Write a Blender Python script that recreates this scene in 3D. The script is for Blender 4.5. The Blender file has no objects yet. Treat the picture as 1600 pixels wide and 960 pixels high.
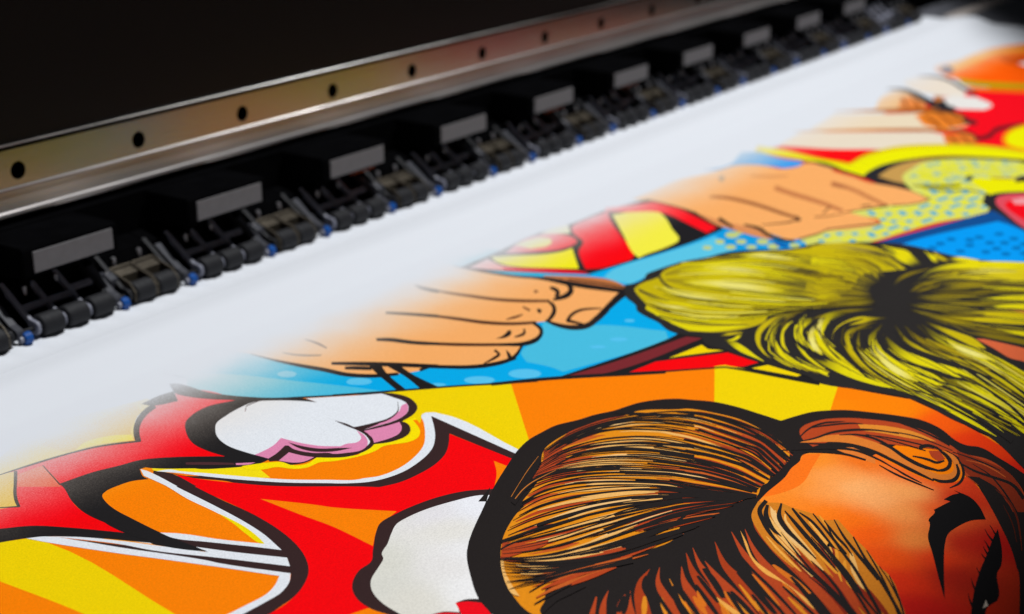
import bpy, bmesh, math, random
from mathutils import Vector, Matrix
from mathutils.geometry import tessellate_polygon

scene = bpy.context.scene
COL = scene.collection
# ------------------------------------------------------------------ camera
# metres; X runs along the printer, Y=0 is the line where the rollers touch the paper, z=0 is the paper
cam_data = bpy.data.cameras.new("camera")
cam = bpy.data.objects.new("camera", cam_data)
COL.objects.link(cam)
PITCH, HEAD = math.radians(19.5449), math.radians(34.6475)
CAM_LOC = Vector((-0.69833, -0.77217, 0.35))
fwd = Vector((math.cos(HEAD) * math.cos(PITCH), math.sin(HEAD) * math.cos(PITCH), -math.sin(PITCH)))
right = Vector((math.sin(HEAD), -math.cos(HEAD), 0))
up = right.cross(fwd)
cam.matrix_world = Matrix(((right.x, up.x, -fwd.x, CAM_LOC.x), (right.y, up.y, -fwd.y, CAM_LOC.y),
                           (right.z, up.z, -fwd.z, CAM_LOC.z), (0, 0, 0, 1)))
cam_data.sensor_width = 36
cam_data.lens = 54
cam_data.clip_start = 0.02
cam_data.clip_end = 50
cam_data.dof.use_dof = True
cam_data.dof.focus_distance = 0.775
cam_data.dof.aperture_fstop = 6.9
cam_data.dof.aperture_blades = 9
scene.camera = cam
# ------------------------------------------------------------------ world and lamp (indoor close-up: one spotlight, faint room light)
world = bpy.data.worlds.new("World")
scene.world = world
world.use_nodes = True
bg = world.node_tree.nodes["Background"]
bg.inputs[0].default_value = (0.75, 0.85, 1.0, 1)
bg.inputs[1].default_value = 0.018
sp = bpy.data.lights.new("spot_lamp", 'SPOT')
sp.energy = 480
sp.color = (0.97, 0.985, 1.0)
sp.shadow_soft_size = 0.06
lamp = bpy.data.objects.new("spot_lamp", sp)
COL.objects.link(lamp)
LAMP_AT, LAMP_TO = Vector((0.836, -0.562, 3.191)), Vector((-0.192, 2.491, 0.0))
lamp.location = LAMP_AT
lamp.rotation_euler = (LAMP_TO - LAMP_AT).to_track_quat('-Z', 'Y').to_euler()
sp.spot_size = 2 * 0.752
sp.spot_blend = 0.044
scene.view_settings.view_transform = 'Standard'
scene.view_settings.look = 'None'
scene.view_settings.exposure = 0
scene.view_settings.gamma = 1
scene.cycles.max_bounces = 8

# ------------------------------------------------------------------ helpers
def lin(hexs, k=1.0):
    out = []
    for i in (0, 2, 4):
        c = int(hexs[i:i + 2], 16) / 255
        c = c / 12.92 if c <= 0.04045 else ((c + 0.055) / 1.055) ** 2.4
        out.append(min(c * k, 0.96))
    return tuple(out)

def material(name, color, rough=0.5, metal=0.0, spec=0.5, noise=0.0, scale=300.0, bump=0.0, aniso=None, emit=None):
    m = bpy.data.materials.new(name)
    m.use_nodes = True
    nt = m.node_tree
    b = nt.nodes["Principled BSDF"]
    b.inputs["Base Color"].default_value = (*color, 1)
    b.inputs["Roughness"].default_value = rough
    b.inputs["Metallic"].default_value = metal
    b.inputs["Specular IOR Level"].default_value = spec
    if noise or bump:
        tc = nt.nodes.new("ShaderNodeTexCoord")
        mp = nt.nodes.new("ShaderNodeMapping")
        if aniso: mp.inputs["Scale"].default_value = aniso
        nz = nt.nodes.new("ShaderNodeTexNoise")
        nz.inputs["Scale"].default_value = scale
        nz.inputs["Detail"].default_value = 4
        nt.links.new(tc.outputs["Object"], mp.inputs[0])
        nt.links.new(mp.outputs[0], nz.inputs["Vector"])
        if noise:
            rp = nt.nodes.new("ShaderNodeMapRange")
            rp.inputs["From Min"].default_value = 0.25
            rp.inputs["From Max"].default_value = 0.75
            rp.inputs["To Min"].default_value = 1 - noise
            rp.inputs["To Max"].default_value = 1 + noise
            mx = nt.nodes.new("ShaderNodeVectorMath")
            mx.operation = 'SCALE'
            mx.inputs[0].default_value = color
            nt.links.new(nz.outputs["Fac"], rp.inputs["Value"])
            nt.links.new(rp.outputs[0], mx.inputs["Scale"])
            nt.links.new(mx.outputs[0], b.inputs["Base Color"])
            rr = nt.nodes.new("ShaderNodeMapRange")
            rr.inputs["From Min"].default_value = 0.25
            rr.inputs["From Max"].default_value = 0.75
            rr.inputs["To Min"].default_value = rough * 0.85
            rr.inputs["To Max"].default_value = min(rough * 1.2, 1)
            nt.links.new(nz.outputs["Fac"], rr.inputs["Value"])
            nt.links.new(rr.outputs[0], b.inputs["Roughness"])
        if bump:
            bp = nt.nodes.new("ShaderNodeBump")
            bp.inputs["Strength"].default_value = bump
            bp.inputs["Distance"].default_value = 0.0004
            nt.links.new(nz.outputs["Fac"], bp.inputs["Height"])
            nt.links.new(bp.outputs[0], b.inputs["Normal"])
    return m

def link(name, bm, mat, parent=None, smooth=False, bevel=0.0):
    me = bpy.data.meshes.new(name)
    bmesh.ops.recalc_face_normals(bm, faces=bm.faces)
    bm.to_mesh(me)
    bm.free()
    me.materials.append(mat)
    if smooth:
        for p in me.polygons: p.use_smooth = True
    o = bpy.data.objects.new(name, me)
    COL.objects.link(o)
    if parent is not None: o.parent = parent
    if bevel:
        md = o.modifiers.new("bevel", 'BEVEL')
        md.width = bevel
        md.segments = 2
        md.limit_method = 'ANGLE'
    return o

def tag(o, label=None, cat=None, group=None, kind=None):
    if label: o["label"] = label
    if cat: o["category"] = cat
    if group: o["group"] = group
    if kind: o["kind"] = kind
    return o

def empty(name, loc=(0, 0, 0)):
    o = bpy.data.objects.new(name, None)
    o.empty_display_size = 0.02
    o.location = loc
    COL.objects.link(o)
    return o

def box(bm, x0, x1, y0, y1, z0, z1):
    v = [bm.verts.new((x, y, z)) for z in (z0, z1) for x, y in ((x0, y0), (x1, y0), (x1, y1), (x0, y1))]
    for f in ((0, 3, 2, 1), (4, 5, 6, 7), (0, 1, 5, 4), (1, 2, 6, 5), (2, 3, 7, 6), (3, 0, 4, 7)):
        bm.faces.new([v[i] for i in f])

def prism_x(bm, prof, x0, x1):
    """closed (y,z) outline pushed along X"""
    a = [bm.verts.new((x0, y, z)) for y, z in prof]
    b = [bm.verts.new((x1, y, z)) for y, z in prof]
    n = len(prof)
    for i in range(n):
        bm.faces.new((a[i], a[(i + 1) % n], b[(i + 1) % n], b[i]))
    bm.faces.new(a[::-1])
    bm.faces.new(b)

def lathe_x(bm, cy, cz, prof, n=28):
    """(x, r) outline turned round an axis along X"""
    rings = []
    for x, r in prof:
        rings.append([bm.verts.new((x, cy + r * math.cos(2 * math.pi * i / n), cz + r * math.sin(2 * math.pi * i / n))) for i in range(n)])
    for a, b in zip(rings, rings[1:]):
        for i in range(n):
            bm.faces.new((a[i], a[(i + 1) % n], b[(i + 1) % n], b[i]))
    bm.faces.new(rings[0])
    bm.faces.new(rings[-1][::-1])

def lathe_z(bm, cx, cy, prof, n=16):
    rings = []
    for z, r in prof:
        rings.append([bm.verts.new((cx + r * math.cos(2 * math.pi * i / n), cy + r * math.sin(2 * math.pi * i / n), z)) for i in range(n)])
    for a, b in zip(rings, rings[1:]):
        for i in range(n):
            bm.faces.new((a[i], a[(i + 1) % n], b[(i + 1) % n], b[i]))
    bm.faces.new(rings[0][::-1])
    bm.faces.new(rings[-1])

# ------------------------------------------------------------------ materials
PAPER = (0.70, 0.72, 0.76)
M_black = material("black_plastic", (0.0022, 0.0022, 0.0025), 0.9, spec=0.0, noise=0.25, scale=60)
M_dark = material("dark_grey_plastic", (0.012, 0.012, 0.014), 0.45, spec=0.2, noise=0.2, scale=120)
M_arm = material("grey_plastic_lifted", (0.22, 0.225, 0.275), 0.4, spec=0.5, noise=0.2, scale=150)  # arm grey lifted to offset the shade under the blocks
M_rubber = material("roller_rubber", (0.012, 0.012, 0.014), 0.62, spec=0.25, noise=0.25, scale=400, bump=0.3)
M_blue = material("blue_plastic", (0.004, 0.065, 0.28), 0.4, spec=0.3)
M_edge = material("polished_edge", (0.50, 0.48, 0.46), 0.34, metal=1.0, noise=0.35, scale=9)
M_wide = material("grey_plastic_dimmed", (0.034, 0.035, 0.044), 0.45, spec=0.3, noise=0.2, scale=150)  # same arm grey, dimmed where the lamp hits it directly
M_brass = material("tinted_sheet_steel", (0.085, 0.070, 0.050), 0.45, metal=0.5, noise=0.25, scale=90)
M_steel = material("bright_steel", (0.30, 0.295, 0.31), 0.5, metal=1.0, noise=0.15, scale=120)
M_plate = material("grey_label", (0.13, 0.124, 0.128), 0.55, spec=0.3, noise=0.10, scale=160)
M_orange = material("orange_plastic", (0.75, 0.11, 0.01), 0.45, spec=0.4)
M_rail = material("brushed_rail_metal", (0.275, 0.262, 0.245), 0.21, metal=1.0, noise=0.10, scale=40, bump=0.10, aniso=(1, 30, 30))
M_lip = material("satin_lip_metal", (0.58, 0.54, 0.52), 0.36, metal=0.8, noise=0.10, scale=40, bump=0.15, aniso=(0.6, 40, 40))
M_hood = material("smoked_black_acrylic", (0.006, 0.0045, 0.004), 0.28, spec=0.25)
M_platen = material("anodised_platen", (0.11, 0.113, 0.13), 0.5, metal=0.2, noise=0.2, scale=50)
M_strip = material("beige_strip", (0.66, 0.58, 0.53), 0.45, metal=0.3, noise=0.15, scale=50)

def sheet_material(name, printed):
    m = bpy.data.materials.new(name)
    m.use_nodes = True
    nt = m.node_tree
    N, L = nt.nodes, nt.links
    b = N["Principled BSDF"]
    b.inputs["Roughness"].default_value = 0.55
    b.inputs["Specular IOR Level"].default_value = 0.05
    tc = N.new("ShaderNodeTexCoord")
    fine = N.new("ShaderNodeTexNoise")          # woven grain of the media
    fine.inputs["Scale"].default_value = 1150
    fine.inputs["Detail"].default_value = 3
    fine.inputs["Roughness"].default_value = 0.65
    L.new(tc.outputs["Object"], fine.inputs["Vector"])
    bp = N.new("ShaderNodeBump")
    bp.inputs["Strength"].default_value = 0.25
    bp.inputs["Distance"].default_value = 0.0003
    L.new(fine.outputs["Fac"], bp.inputs["Height"])
    L.new(bp.outputs[0], b.inputs["Normal"])
    if not printed:
        b.inputs["Base Color"].default_value = (*PAPER, 1)
        return m
    at = N.new("ShaderNodeAttribute")
    at.attribute_name = "ink"
    gr = N.new("ShaderNodeMapRange")
    gr.inputs["From Min"].default_value = 0.3
    gr.inputs["From Max"].default_value = 0.7
    gr.inputs["To Min"].default_value = 0.86
    gr.inputs["To Max"].default_value = 1.12
    L.new(fine.outputs["Fac"], gr.inputs["Value"])
    sc = N.new("ShaderNodeVectorMath")
    sc.operation = 'SCALE'
    L.new(at.outputs["Color"], sc.inputs[0])
    L.new(gr.outputs[0], sc.inputs["Scale"])
    # the picture is printed with a soft airbrushed edge towards the rollers
    sx = N.new("ShaderNodeSeparateXYZ")
    L.new(tc.outputs["Object"], sx.inputs[0])
    nz = N.new("ShaderNodeTexNoise")
    nz.inputs["Scale"].default_value = 26
    nz.inputs["Detail"].default_value = 2
    L.new(tc.outputs["Object"], nz.inputs["Vector"])
    spk = N.new("ShaderNodeMath")
    spk.operation = 'MULTIPLY_ADD'
    spk.inputs[1].default_value = 0.022
    spk.inputs[2].default_value = -0.011
    L.new(nz.outputs["Fac"], spk.inputs[0])
    ad = N.new("ShaderNodeMath")
    ad.operation = 'ADD'
    L.new(sx.outputs["Y"], ad.inputs[0])
    L.new(spk.outputs[0], ad.inputs[1])
    dith = N.new("ShaderNodeMath")
    dith.operation = 'MULTIPLY_ADD'
    dith.inputs[1].default_value = 0.05
    L.new(fine.outputs["Fac"], dith.inputs[0])
    L.new(ad.outputs[0], dith.inputs[2])
    fd = N.new("ShaderNodeMapRange")
    fd.interpolation_type = 'SMOOTHSTEP'
    fd.inputs["From Min"].default_value = -0.112 + 0.025
    fd.inputs["From Max"].default_value = -0.221 + 0.025
    fd.inputs["To Min"].default_value = 0
    fd.inputs["To Max"].default_value = 1
    L.new(dith.outputs[0], fd.inputs["Value"])
    mx = N.new("ShaderNodeMix")
    mx.data_type = 'RGBA'
    mx.inputs[6].default_value = (*PAPER, 1)
    FADE = mx.inputs[0]
    lum = N.new("ShaderNodeRGBToBW")
    L.new(at.outputs["Color"], lum.inputs[0])
    ex = N.new("ShaderNodeMapRange")
    ex.inputs["From Min"].default_value = 0.02
    ex.inputs["From Max"].default_value = 0.16
    ex.inputs["To Min"].default_value = 0.68
    ex.inputs["To Max"].default_value = 1.0
    L.new(lum.outputs[0], ex.inputs["Value"])
    pw = N.new("ShaderNodeMath")
    pw.operation = 'POWER'
    L.new(fd.outputs[0], pw.inputs[0])
    L.new(ex.outputs[0], pw.inputs[1])
    L.new(pw.outputs[0], FADE)
    warm = N.new("ShaderNodeMix")
    warm.data_type = 'RGBA'
    warm.inputs[6].default_value = (*[c ** (1 / 2.2) for c in PAPER], 1)
    warm.inputs[7].default_value = (0.93, 0.82, 0.70, 1)
    L.new(fd.outputs[0], warm.inputs[0])
    L.new(warm.outputs[2], mx.inputs[6])
    g0, g1 = N.new("ShaderNodeGamma"), N.new("ShaderNodeGamma")
    g0.inputs[1].default_value = 1 / 2.2
    g1.inputs[1].default_value = 2.2
    L.new(sc.outputs[0], g0.inputs[0])
    L.new(g0.outputs[0], mx.inputs[7])
    L.new(mx.outputs[2], g1.inputs[0])
    L.new(g1.outputs[0], b.inputs["Base Color"])
    return m

M_paper = sheet_material("white_print_media", False)
M_ink = sheet_material("printed_media", True)

# ------------------------------------------------------------------ the printer
printer = empty("wide_format_printer", (0, 0.06, 0))
tag(printer, "black wide format printer with a metal rail full of round holes", "printer")
PY = 0.06                                   # part coordinates are given in world Y and shifted to the empty
def shift(bm):
    bmesh.ops.translate(bm, verts=bm.verts, vec=(0, -PY, 0))
    return bm
X0, X1 = -0.75, 2.6
# platen under the media
bm = bmesh.new()
prism_x(bm, [(-1.15, -0.004), (-0.02, -0.004), (0.16, -0.004), (0.16, -0.06), (-1.0, -0.06), (-1.15, -0.05)], X0 - 0.3, X1)
platen = link("platen", bm, M_platen, bevel=0.002)
tag(platen, kind="structure")
bm = bmesh.new()
box(bm, 1.52, 2.5, -0.030, -0.006, -0.0035, -0.001)
tag(link("edge_strip", bm, M_strip, bevel=0.0006), "pale beige metal strip lying on the dark platen beyond the sheet", "strip")
# black beam behind the rollers
bm = bmesh.new()
prism_x(bm, [(0.052, -0.0035), (0.15, -0.0035), (0.15, 0.30), (0.085, 0.30), (0.085, 0.066), (0.052, 0.060)], X0, X1)
link("beam", shift(bm), M_black, printer)
# rail face: a plate leaning back, one bored cell per hole
TOPZ, MIDZ, LEAN = 0.1095, 0.0842, 0.0004
HP, HX0 = 0.1055, -0.070
def rail_pt(x, z):                          # on the leaning face
    return (x, 0.060 + (z - MIDZ) / (TOPZ - MIDZ) * LEAN, z)
bm = bmesh.new()
nseg = 24
zc = 0.0948
first = int(math.floor((X0 - HX0) / HP))
ncell = int((X1 - X0) / HP) + 1
HR = 0.0061
for k in range(first, first + ncell):
    cx = HX0 + k * HP
    xl, xr = cx - HP / 2, cx + HP / 2
    ring, outer, deep = [], [], []
    for i in range(nseg):
        a = 2 * math.pi * (i + .5) / nseg
        c, s = math.cos(a), math.sin(a)
        ring.append(bm.verts.new(rail_pt(cx + HR * c, zc + HR * s)))
        deep.append(bm.verts.new((cx + HR * c, 0.075, zc + HR * s)))
        hx, hz0, hz1 = HP / 2, zc - MIDZ, TOPZ - zc
        tx = hx / abs(c)
        tz = (hz1 if s > 0 else hz0) / abs(s)
        t = min(tx, tz)
        outer.append(bm.verts.new(rail_pt(cx + t * c, zc + t * s)))
    for i in range(nseg):
        j = (i + 1) % nseg
        bm.faces.new((ring[i], ring[j], outer[j], outer[i]))
        bm.faces.new((ring[i], deep[i], deep[j], ring[j]))
    for x, z in ((xr, TOPZ), (xl, TOPZ), (xl, MIDZ), (xr, MIDZ)):   # fill the four corners
        cv = bm.verts.new(rail_pt(x, z))
        ang = math.atan2(z - zc, x - cx)
        best = min(range(nseg), key=lambda i: abs(((2 * math.pi * (i + 1) / nseg) - ang + math.pi) % (2 * math.pi) - math.pi))
        bm.faces.new((outer[best], cv, outer[(best + 1) % nseg]))
rail = link("rail", shift(bm), M_rail, printer)
for k in range(0, 14):
    cx = HX0 + k * HP
    bm = bmesh.new()
    lathe_x(bm, 0, 0, [(0, HR * 0.97), (0.002, HR * 0.97)], 20)
    bmesh.ops.rotate(bm, verts=bm.verts, cent=(0, 0, 0), matrix=Matrix.Rotation(math.radians(90), 3, 'Z'))
    bmesh.ops.translate(bm, verts=bm.verts, vec=(cx, 0.0685 - PY, zc))
    link("screw_socket", bm, M_black, rail)
# rounded top edge, groove bead, lower lip
bm = bmesh.new()
prof = [(0.0634 + 0.0007 * math.cos(a), 0.1119 + 0.0007 * math.sin(a)) for a in [i * math.pi / 8 for i in range(16)]]
prism_x(bm, prof, X0, X1)
link("rail_top_edge", shift(bm), M_edge, printer, smooth=True)
bm = bmesh.new()
prism_x(bm, [(0.0590 + 0.0010 * math.cos(a), 0.0836 + 0.0010 * math.sin(a)) for a in [i * math.pi / 6 for i in range(12)]], X0, X1)
link("bead", shift(bm), M_lip, printer, smooth=True)
bm = bmesh.new()
lipp = [(0.0596, 0.0828), (0.0594, 0.0800), (0.0588, 0.0740), (0.0583, 0.0704), (0.0580, 0.0696), (0.0570, 0.0686), (0.0564, 0.0668), (0.0568, 0.0654), (0.0580, 0.0646), (0.066, 0.0645), (0.066, 0.0828)]
prism_x(bm, lipp, X0, X1)
link("lower_lip", shift(bm), M_lip, printer, bevel=0.0004)
bm = bmesh.new()
prism_x(bm, [(0.0665, 0.1085), (0.0790, 0.1085), (0.108, 0.46), (0.096, 0.46)], X0, X1)
link("hood", shift(bm), M_hood, printer)

# ------------------------------------------------------------------ pinch roller unit (one kind, copied along the beam)
MOD = 0.1435
RA = 0.0078                                 # roller radius
AY, AZ = 0.0045, 0.0080                     # roller axis
def roller(parent, x, ln, mat=None):
    bm = bmesh.new()
    h = ln / 2
    lathe_x(bm, AY, AZ, [(x - h, RA - 0.0011), (x - h + 0.0008, RA - 0.0002), (x - h + 0.0016, RA), (x + h - 0.0016, RA), (x + h - 0.0008, RA - 0.0002), (x + h, RA - 0.0011)], 36)
    return link("roller", bm, mat or M_rubber, parent, smooth=False)
def arm(parent, x, w, mat, y1=0.036, z1=0.031, nose=0.0052, name="arm"):
    bm = bmesh.new()
    pr = []
    g = math.atan2(z1 - AZ, y1 - AY)
    for i in range(7):                      # rounded nose round the axle, then a straight bar
        a = g + math.radians(90 + i * 30)
        pr.append((AY + nose * math.cos(a), AZ + nose * math.sin(a)))
    c, q, h = math.cos(g), math.sin(g), 0.0021
    pr += [(AY + 0.006 * c + h * q, AZ + 0.006 * q - h * c), (y1 + h * q, z1 - h * c), (y1 - h * q, z1 + h * c), (AY + 0.006 * c - h * q, AZ + 0.006 * q + h * c)]
    prism_x(bm, pr, x - w / 2, x + w / 2)
    return link(name, bm, mat, parent, bevel=0.0006)
def clip(parent, x):
    bm = bmesh.new()
    lathe_x(bm, AY - 0.003, AZ - 0.0036, [(x - 0.0035, 0.0036), (x - 0.003, 0.0042), (x + 0.002, 0.0042), (x + 0.0026, 0.0036)], 24)
    c = link("clip", bm, M_blue, parent)
    bm = bmesh.new()
    lathe_x(bm, AY - 0.003, AZ - 0.0036, [(x - 0.006, 0.0022), (x - 0.0036, 0.0024)], 18)
    link("axle_end", bm, M_arm, c)
    return c
def make_unit():
    r = empty("pinch_roller_unit")
    for x in (0.0200, 0.0405, 0.0615): roller(r, x, 0.0174)
    for x in (0.0985, 0.1190): roller(r, x, 0.0166)
    for x in (0.0095, 0.0302, 0.0512): arm(r, x, 0.0030, M_arm)
    arm(r, 0.0715, 0.0026, M_dark)
    for x in (0.0862, 0.1315): arm(r, x, 0.0036, M_dark)
    for x in (-0.0045, 0.0765): arm(r, x, 0.0060, M_wide, y1=0.030, z1=0.026, nose=0.0036)
    for x0, x1 in ((0.0110, 0.0287), (0.0317, 0.0497), (0.0527, 0.0702)):
        bm = bmesh.new()
        s = 0.0165 if x0 < 0.05 else 0.0195
        z = AZ + (s - AY) * 0.70
        prism_x(bm, [(s - 0.0014, z + 0.001), (s + 0.0018, z + 0.0034), (s + 0.0030, z + 0.0018), (s, z - 0.001)], x0, x1)
        link("cross_bar", bm, M_arm, r)
    for x in (0.0985, 0.1190):              # folded steel cage round each of the two end rollers
        bm = bmesh.new()
        for sx in (-1, 1):
            xa = x + sx * 0.0093
            prism_x(bm, [(-0.0015, 0.0035), (-0.0015, 0.0105), (0.004, 0.0165), (0.024, 0.0225), (0.024, 0.0125), (0.010, 0.0035)], xa - 0.0005, xa + 0.0005)
        prism_x(bm, [(0.0226, 0.0214), (0.0240, 0.0219), (0.0240, 0.0227), (0.0226, 0.0222)], x - 0.0087, x + 0.0087)
        prism_x(bm, [(0.0150, 0.0120), (0.0226, 0.0150), (0.0226, 0.0206), (0.0150, 0.0182)], x - 0.0087, x + 0.0087)
        link("roller_cage", bm, M_brass, r)
    bm = bmesh.new()                        # black strip added as shade behind the rollers, hides the lit paper
    prism_x(bm, [(0.0125, 0.0014), (0.0262, 0.0014), (0.0262, 0.0150), (0.0150, 0.0085), (0.0125, 0.0060)], -0.0122, MOD - 0.0127)
    link("shade_strip", bm, M_black, r)
    clip(r, 0.0)
    clip(r, 0.0810)
    bm = bmesh.new()                        # base the arms hinge on
    prism_x(bm, [(0.026, -0.003), (0.050, -0.003), (0.050, 0.034), (0.033, 0.030), (0.026, 0.018)], -0.012, MOD - 0.0125)
    link("base", bm, M_black, r, bevel=0.001)
    for x, y, z in ((0.023, 0.030, 0.0250), (0.0500, 0.031, 0.0260), (0.084, 0.0205, 0.0190), (0.098, 0.029, 0.0245), (0.122, 0.030, 0.0250)):
        bm = bmesh.new()
        lathe_z(bm, x, y, [(z - 0.006, 0.0019), (z + 0.0022, 0.0019), (z + 0.0030, 0.0014)], 14)
        link("screw", bm, M_steel, r)
    bm = bmesh.new()                        # spring housing beside the cages
    prism_x(bm, [(0.013, 0.010), (0.013, 0.0185), (0.0185, 0.0215), (0.026, 0.0215), (0.026, 0.010)], 0.0805, 0.0880)
    link("spring_housing", bm, M_wide, r, bevel=0.0012)
    bm = bmesh.new()
    lathe_x(bm, AY, AZ, [(-0.012, 0.0016), (MOD - 0.0125, 0.0016)], 12)
    link("axle", bm, M_dark, r)
    return r
def copy_tree(o, parent=None):
    c = o.copy()
    COL.objects.link(c)
    c.parent = parent
    for ch in list(o.children): copy_tree(ch, c)
    return c
ORD = ["first", "second", "third", "fourth", "fifth", "sixth", "seventh", "eighth", "ninth", "tenth"]
unit = make_unit()
k0 = -2
NU = 12
for k in range(NU):
    u = unit if k == 0 else copy_tree(unit)
    u.location = (-0.1215 + MOD * (k + k0 + 1), 0, 0)
    if k == 0: lab = "black rollers cut off by the left edge of the photo"
    elif k <= 9: lab = "black pinch rollers with blue clips under the %s grey plate from the left" % ORD[k - 1]
    elif k == 10: lab = "blurred black pinch rollers right of the last grey plate"
    else: lab = "blurred black pinch rollers by the far corner of the white sheet, farthest away"
    tag(u, lab, "roller unit", "black pinch roller units pressing on the paper")

# ------------------------------------------------------------------ black lever blocks with grey plates
def make_block():
    r = empty("lever_block")
    bm = bmesh.new()
    prism_x(bm, [(0.0062, 0.0410), (0.0062, 0.0592), (0.0090, 0.0606), (0.0500, 0.0606), (0.0500, 0.0380), (0.030, 0.0380)], -0.0075, 0.0700)
    link("body", bm, M_black, r, bevel=0.0012)
    bm = bmesh.new()
    prism_x(bm, [(0.0050, 0.0432), (0.0050, 0.0573), (0.0064, 0.0573), (0.0064, 0.0432)], 0.0, 0.0650)
    link("plate", bm, M_plate, r, bevel=0.0004)
    bm = bmesh.new()
    prism_x(bm, [(0.030, 0.026), (0.034, 0.026), (0.034, 0.0385), (0.030, 0.0385)], 0.010, 0.022)
    link("stem", bm, M_black, r)
    return r
def add_tab(r):
    bm = bmesh.new()
    prism_x(bm, [(0.020, 0.0352), (0.020, 0.0400), (0.036, 0.0400), (0.036, 0.0352)], 0.040, 0.072)
    t = link("tab", bm, M_orange, r, bevel=0.0008)
    t["label"] = "orange tab under the block"
block = make_block()
for k in range(10):
    b = block if k == 0 else copy_tree(block)
    b.location = (-0.1072 + 0.1428 * k, 0, 0)
    extra = " and orange tab" if k in (2, 4, 5) else ""
    tag(b, "black block with a grey plate%s, %s from the left above the rollers" % (extra, ORD[k] if k else "nearest and first"), "lever block", "black blocks with grey plates above the rollers")
for b in [o for o in list(COL.objects) if o.name.startswith("lever_block")]:
    k = round((b.location.x + 0.1072) / 0.1428)
    if k in (2, 4, 5): add_tab(b)

# ------------------------------------------------------------------ the printed sheet
sheet = empty("printed_sheet", (0, 0, 0))
tag(sheet, "white media sheet printed with bright pop art comic panels lying under the rollers", "print")
def relief(x, y):
    """flat under the picture, a soft swell in the blank margin, dimples under the rollers"""
    z = 0.0
    if y > -0.102:
        t = (y + 0.102) / 0.102
        a, b = min(max((y + 0.096) / 0.034, 0), 1), min(max((y + 0.062) / 0.054, 0), 1)
        z += 0.0078 * a * a * (3 - 2 * a) * (1 - b * b * (3 - 2 * b))
        z += 0.0005 * math.exp(-((y + 0.036 + 0.004 * math.sin(x * 3)) / 0.0035) ** 2)
        z += 0.0006 * math.sin(x * 9.0 + 1.0) * math.sin(math.pi * min(t, 1))
        z -= 0.0
    if -0.05 < y < 0.012:
        w = math.exp(-((y - 0.002) / 0.016) ** 2)
        ph = ((x + 0.1215) % MOD)
        z += w * 0.0009 * (1 - math.cos(2 * math.pi * ph / 0.0205))
        z *= 1.0
    return z
bm = bmesh.new()
xs = [-1.0 + i * 0.02 for i in range(28)] + [-0.44 + i * 0.00512 for i in range(376)] + [1.4852]
ys = [-1.1, -0.9, -0.7, -0.5, -0.3, -0.2, -0.15] + [-0.115 + i * 0.002 for i in range(68)] + [0.03, 0.05]
xs = sorted(set(round(x, 5) for x in xs))
grid = [[bm.verts.new((x, y, relief(x, y))) for x in xs] for y in ys]
for a, b in zip(grid, grid[1:]):
    for i in range(len(xs) - 1):
        bm.faces.new((a[i], a[i + 1], b[i + 1], b[i]))
paper = link("paper", bm, M_paper, sheet, smooth=True)
sd = paper.modifiers.new("thickness", 'SOLIDIFY')
sd.thickness = 0.0012
sd.offset = -1 if paper.data.polygons[0].normal.z > 0 else 1
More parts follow.
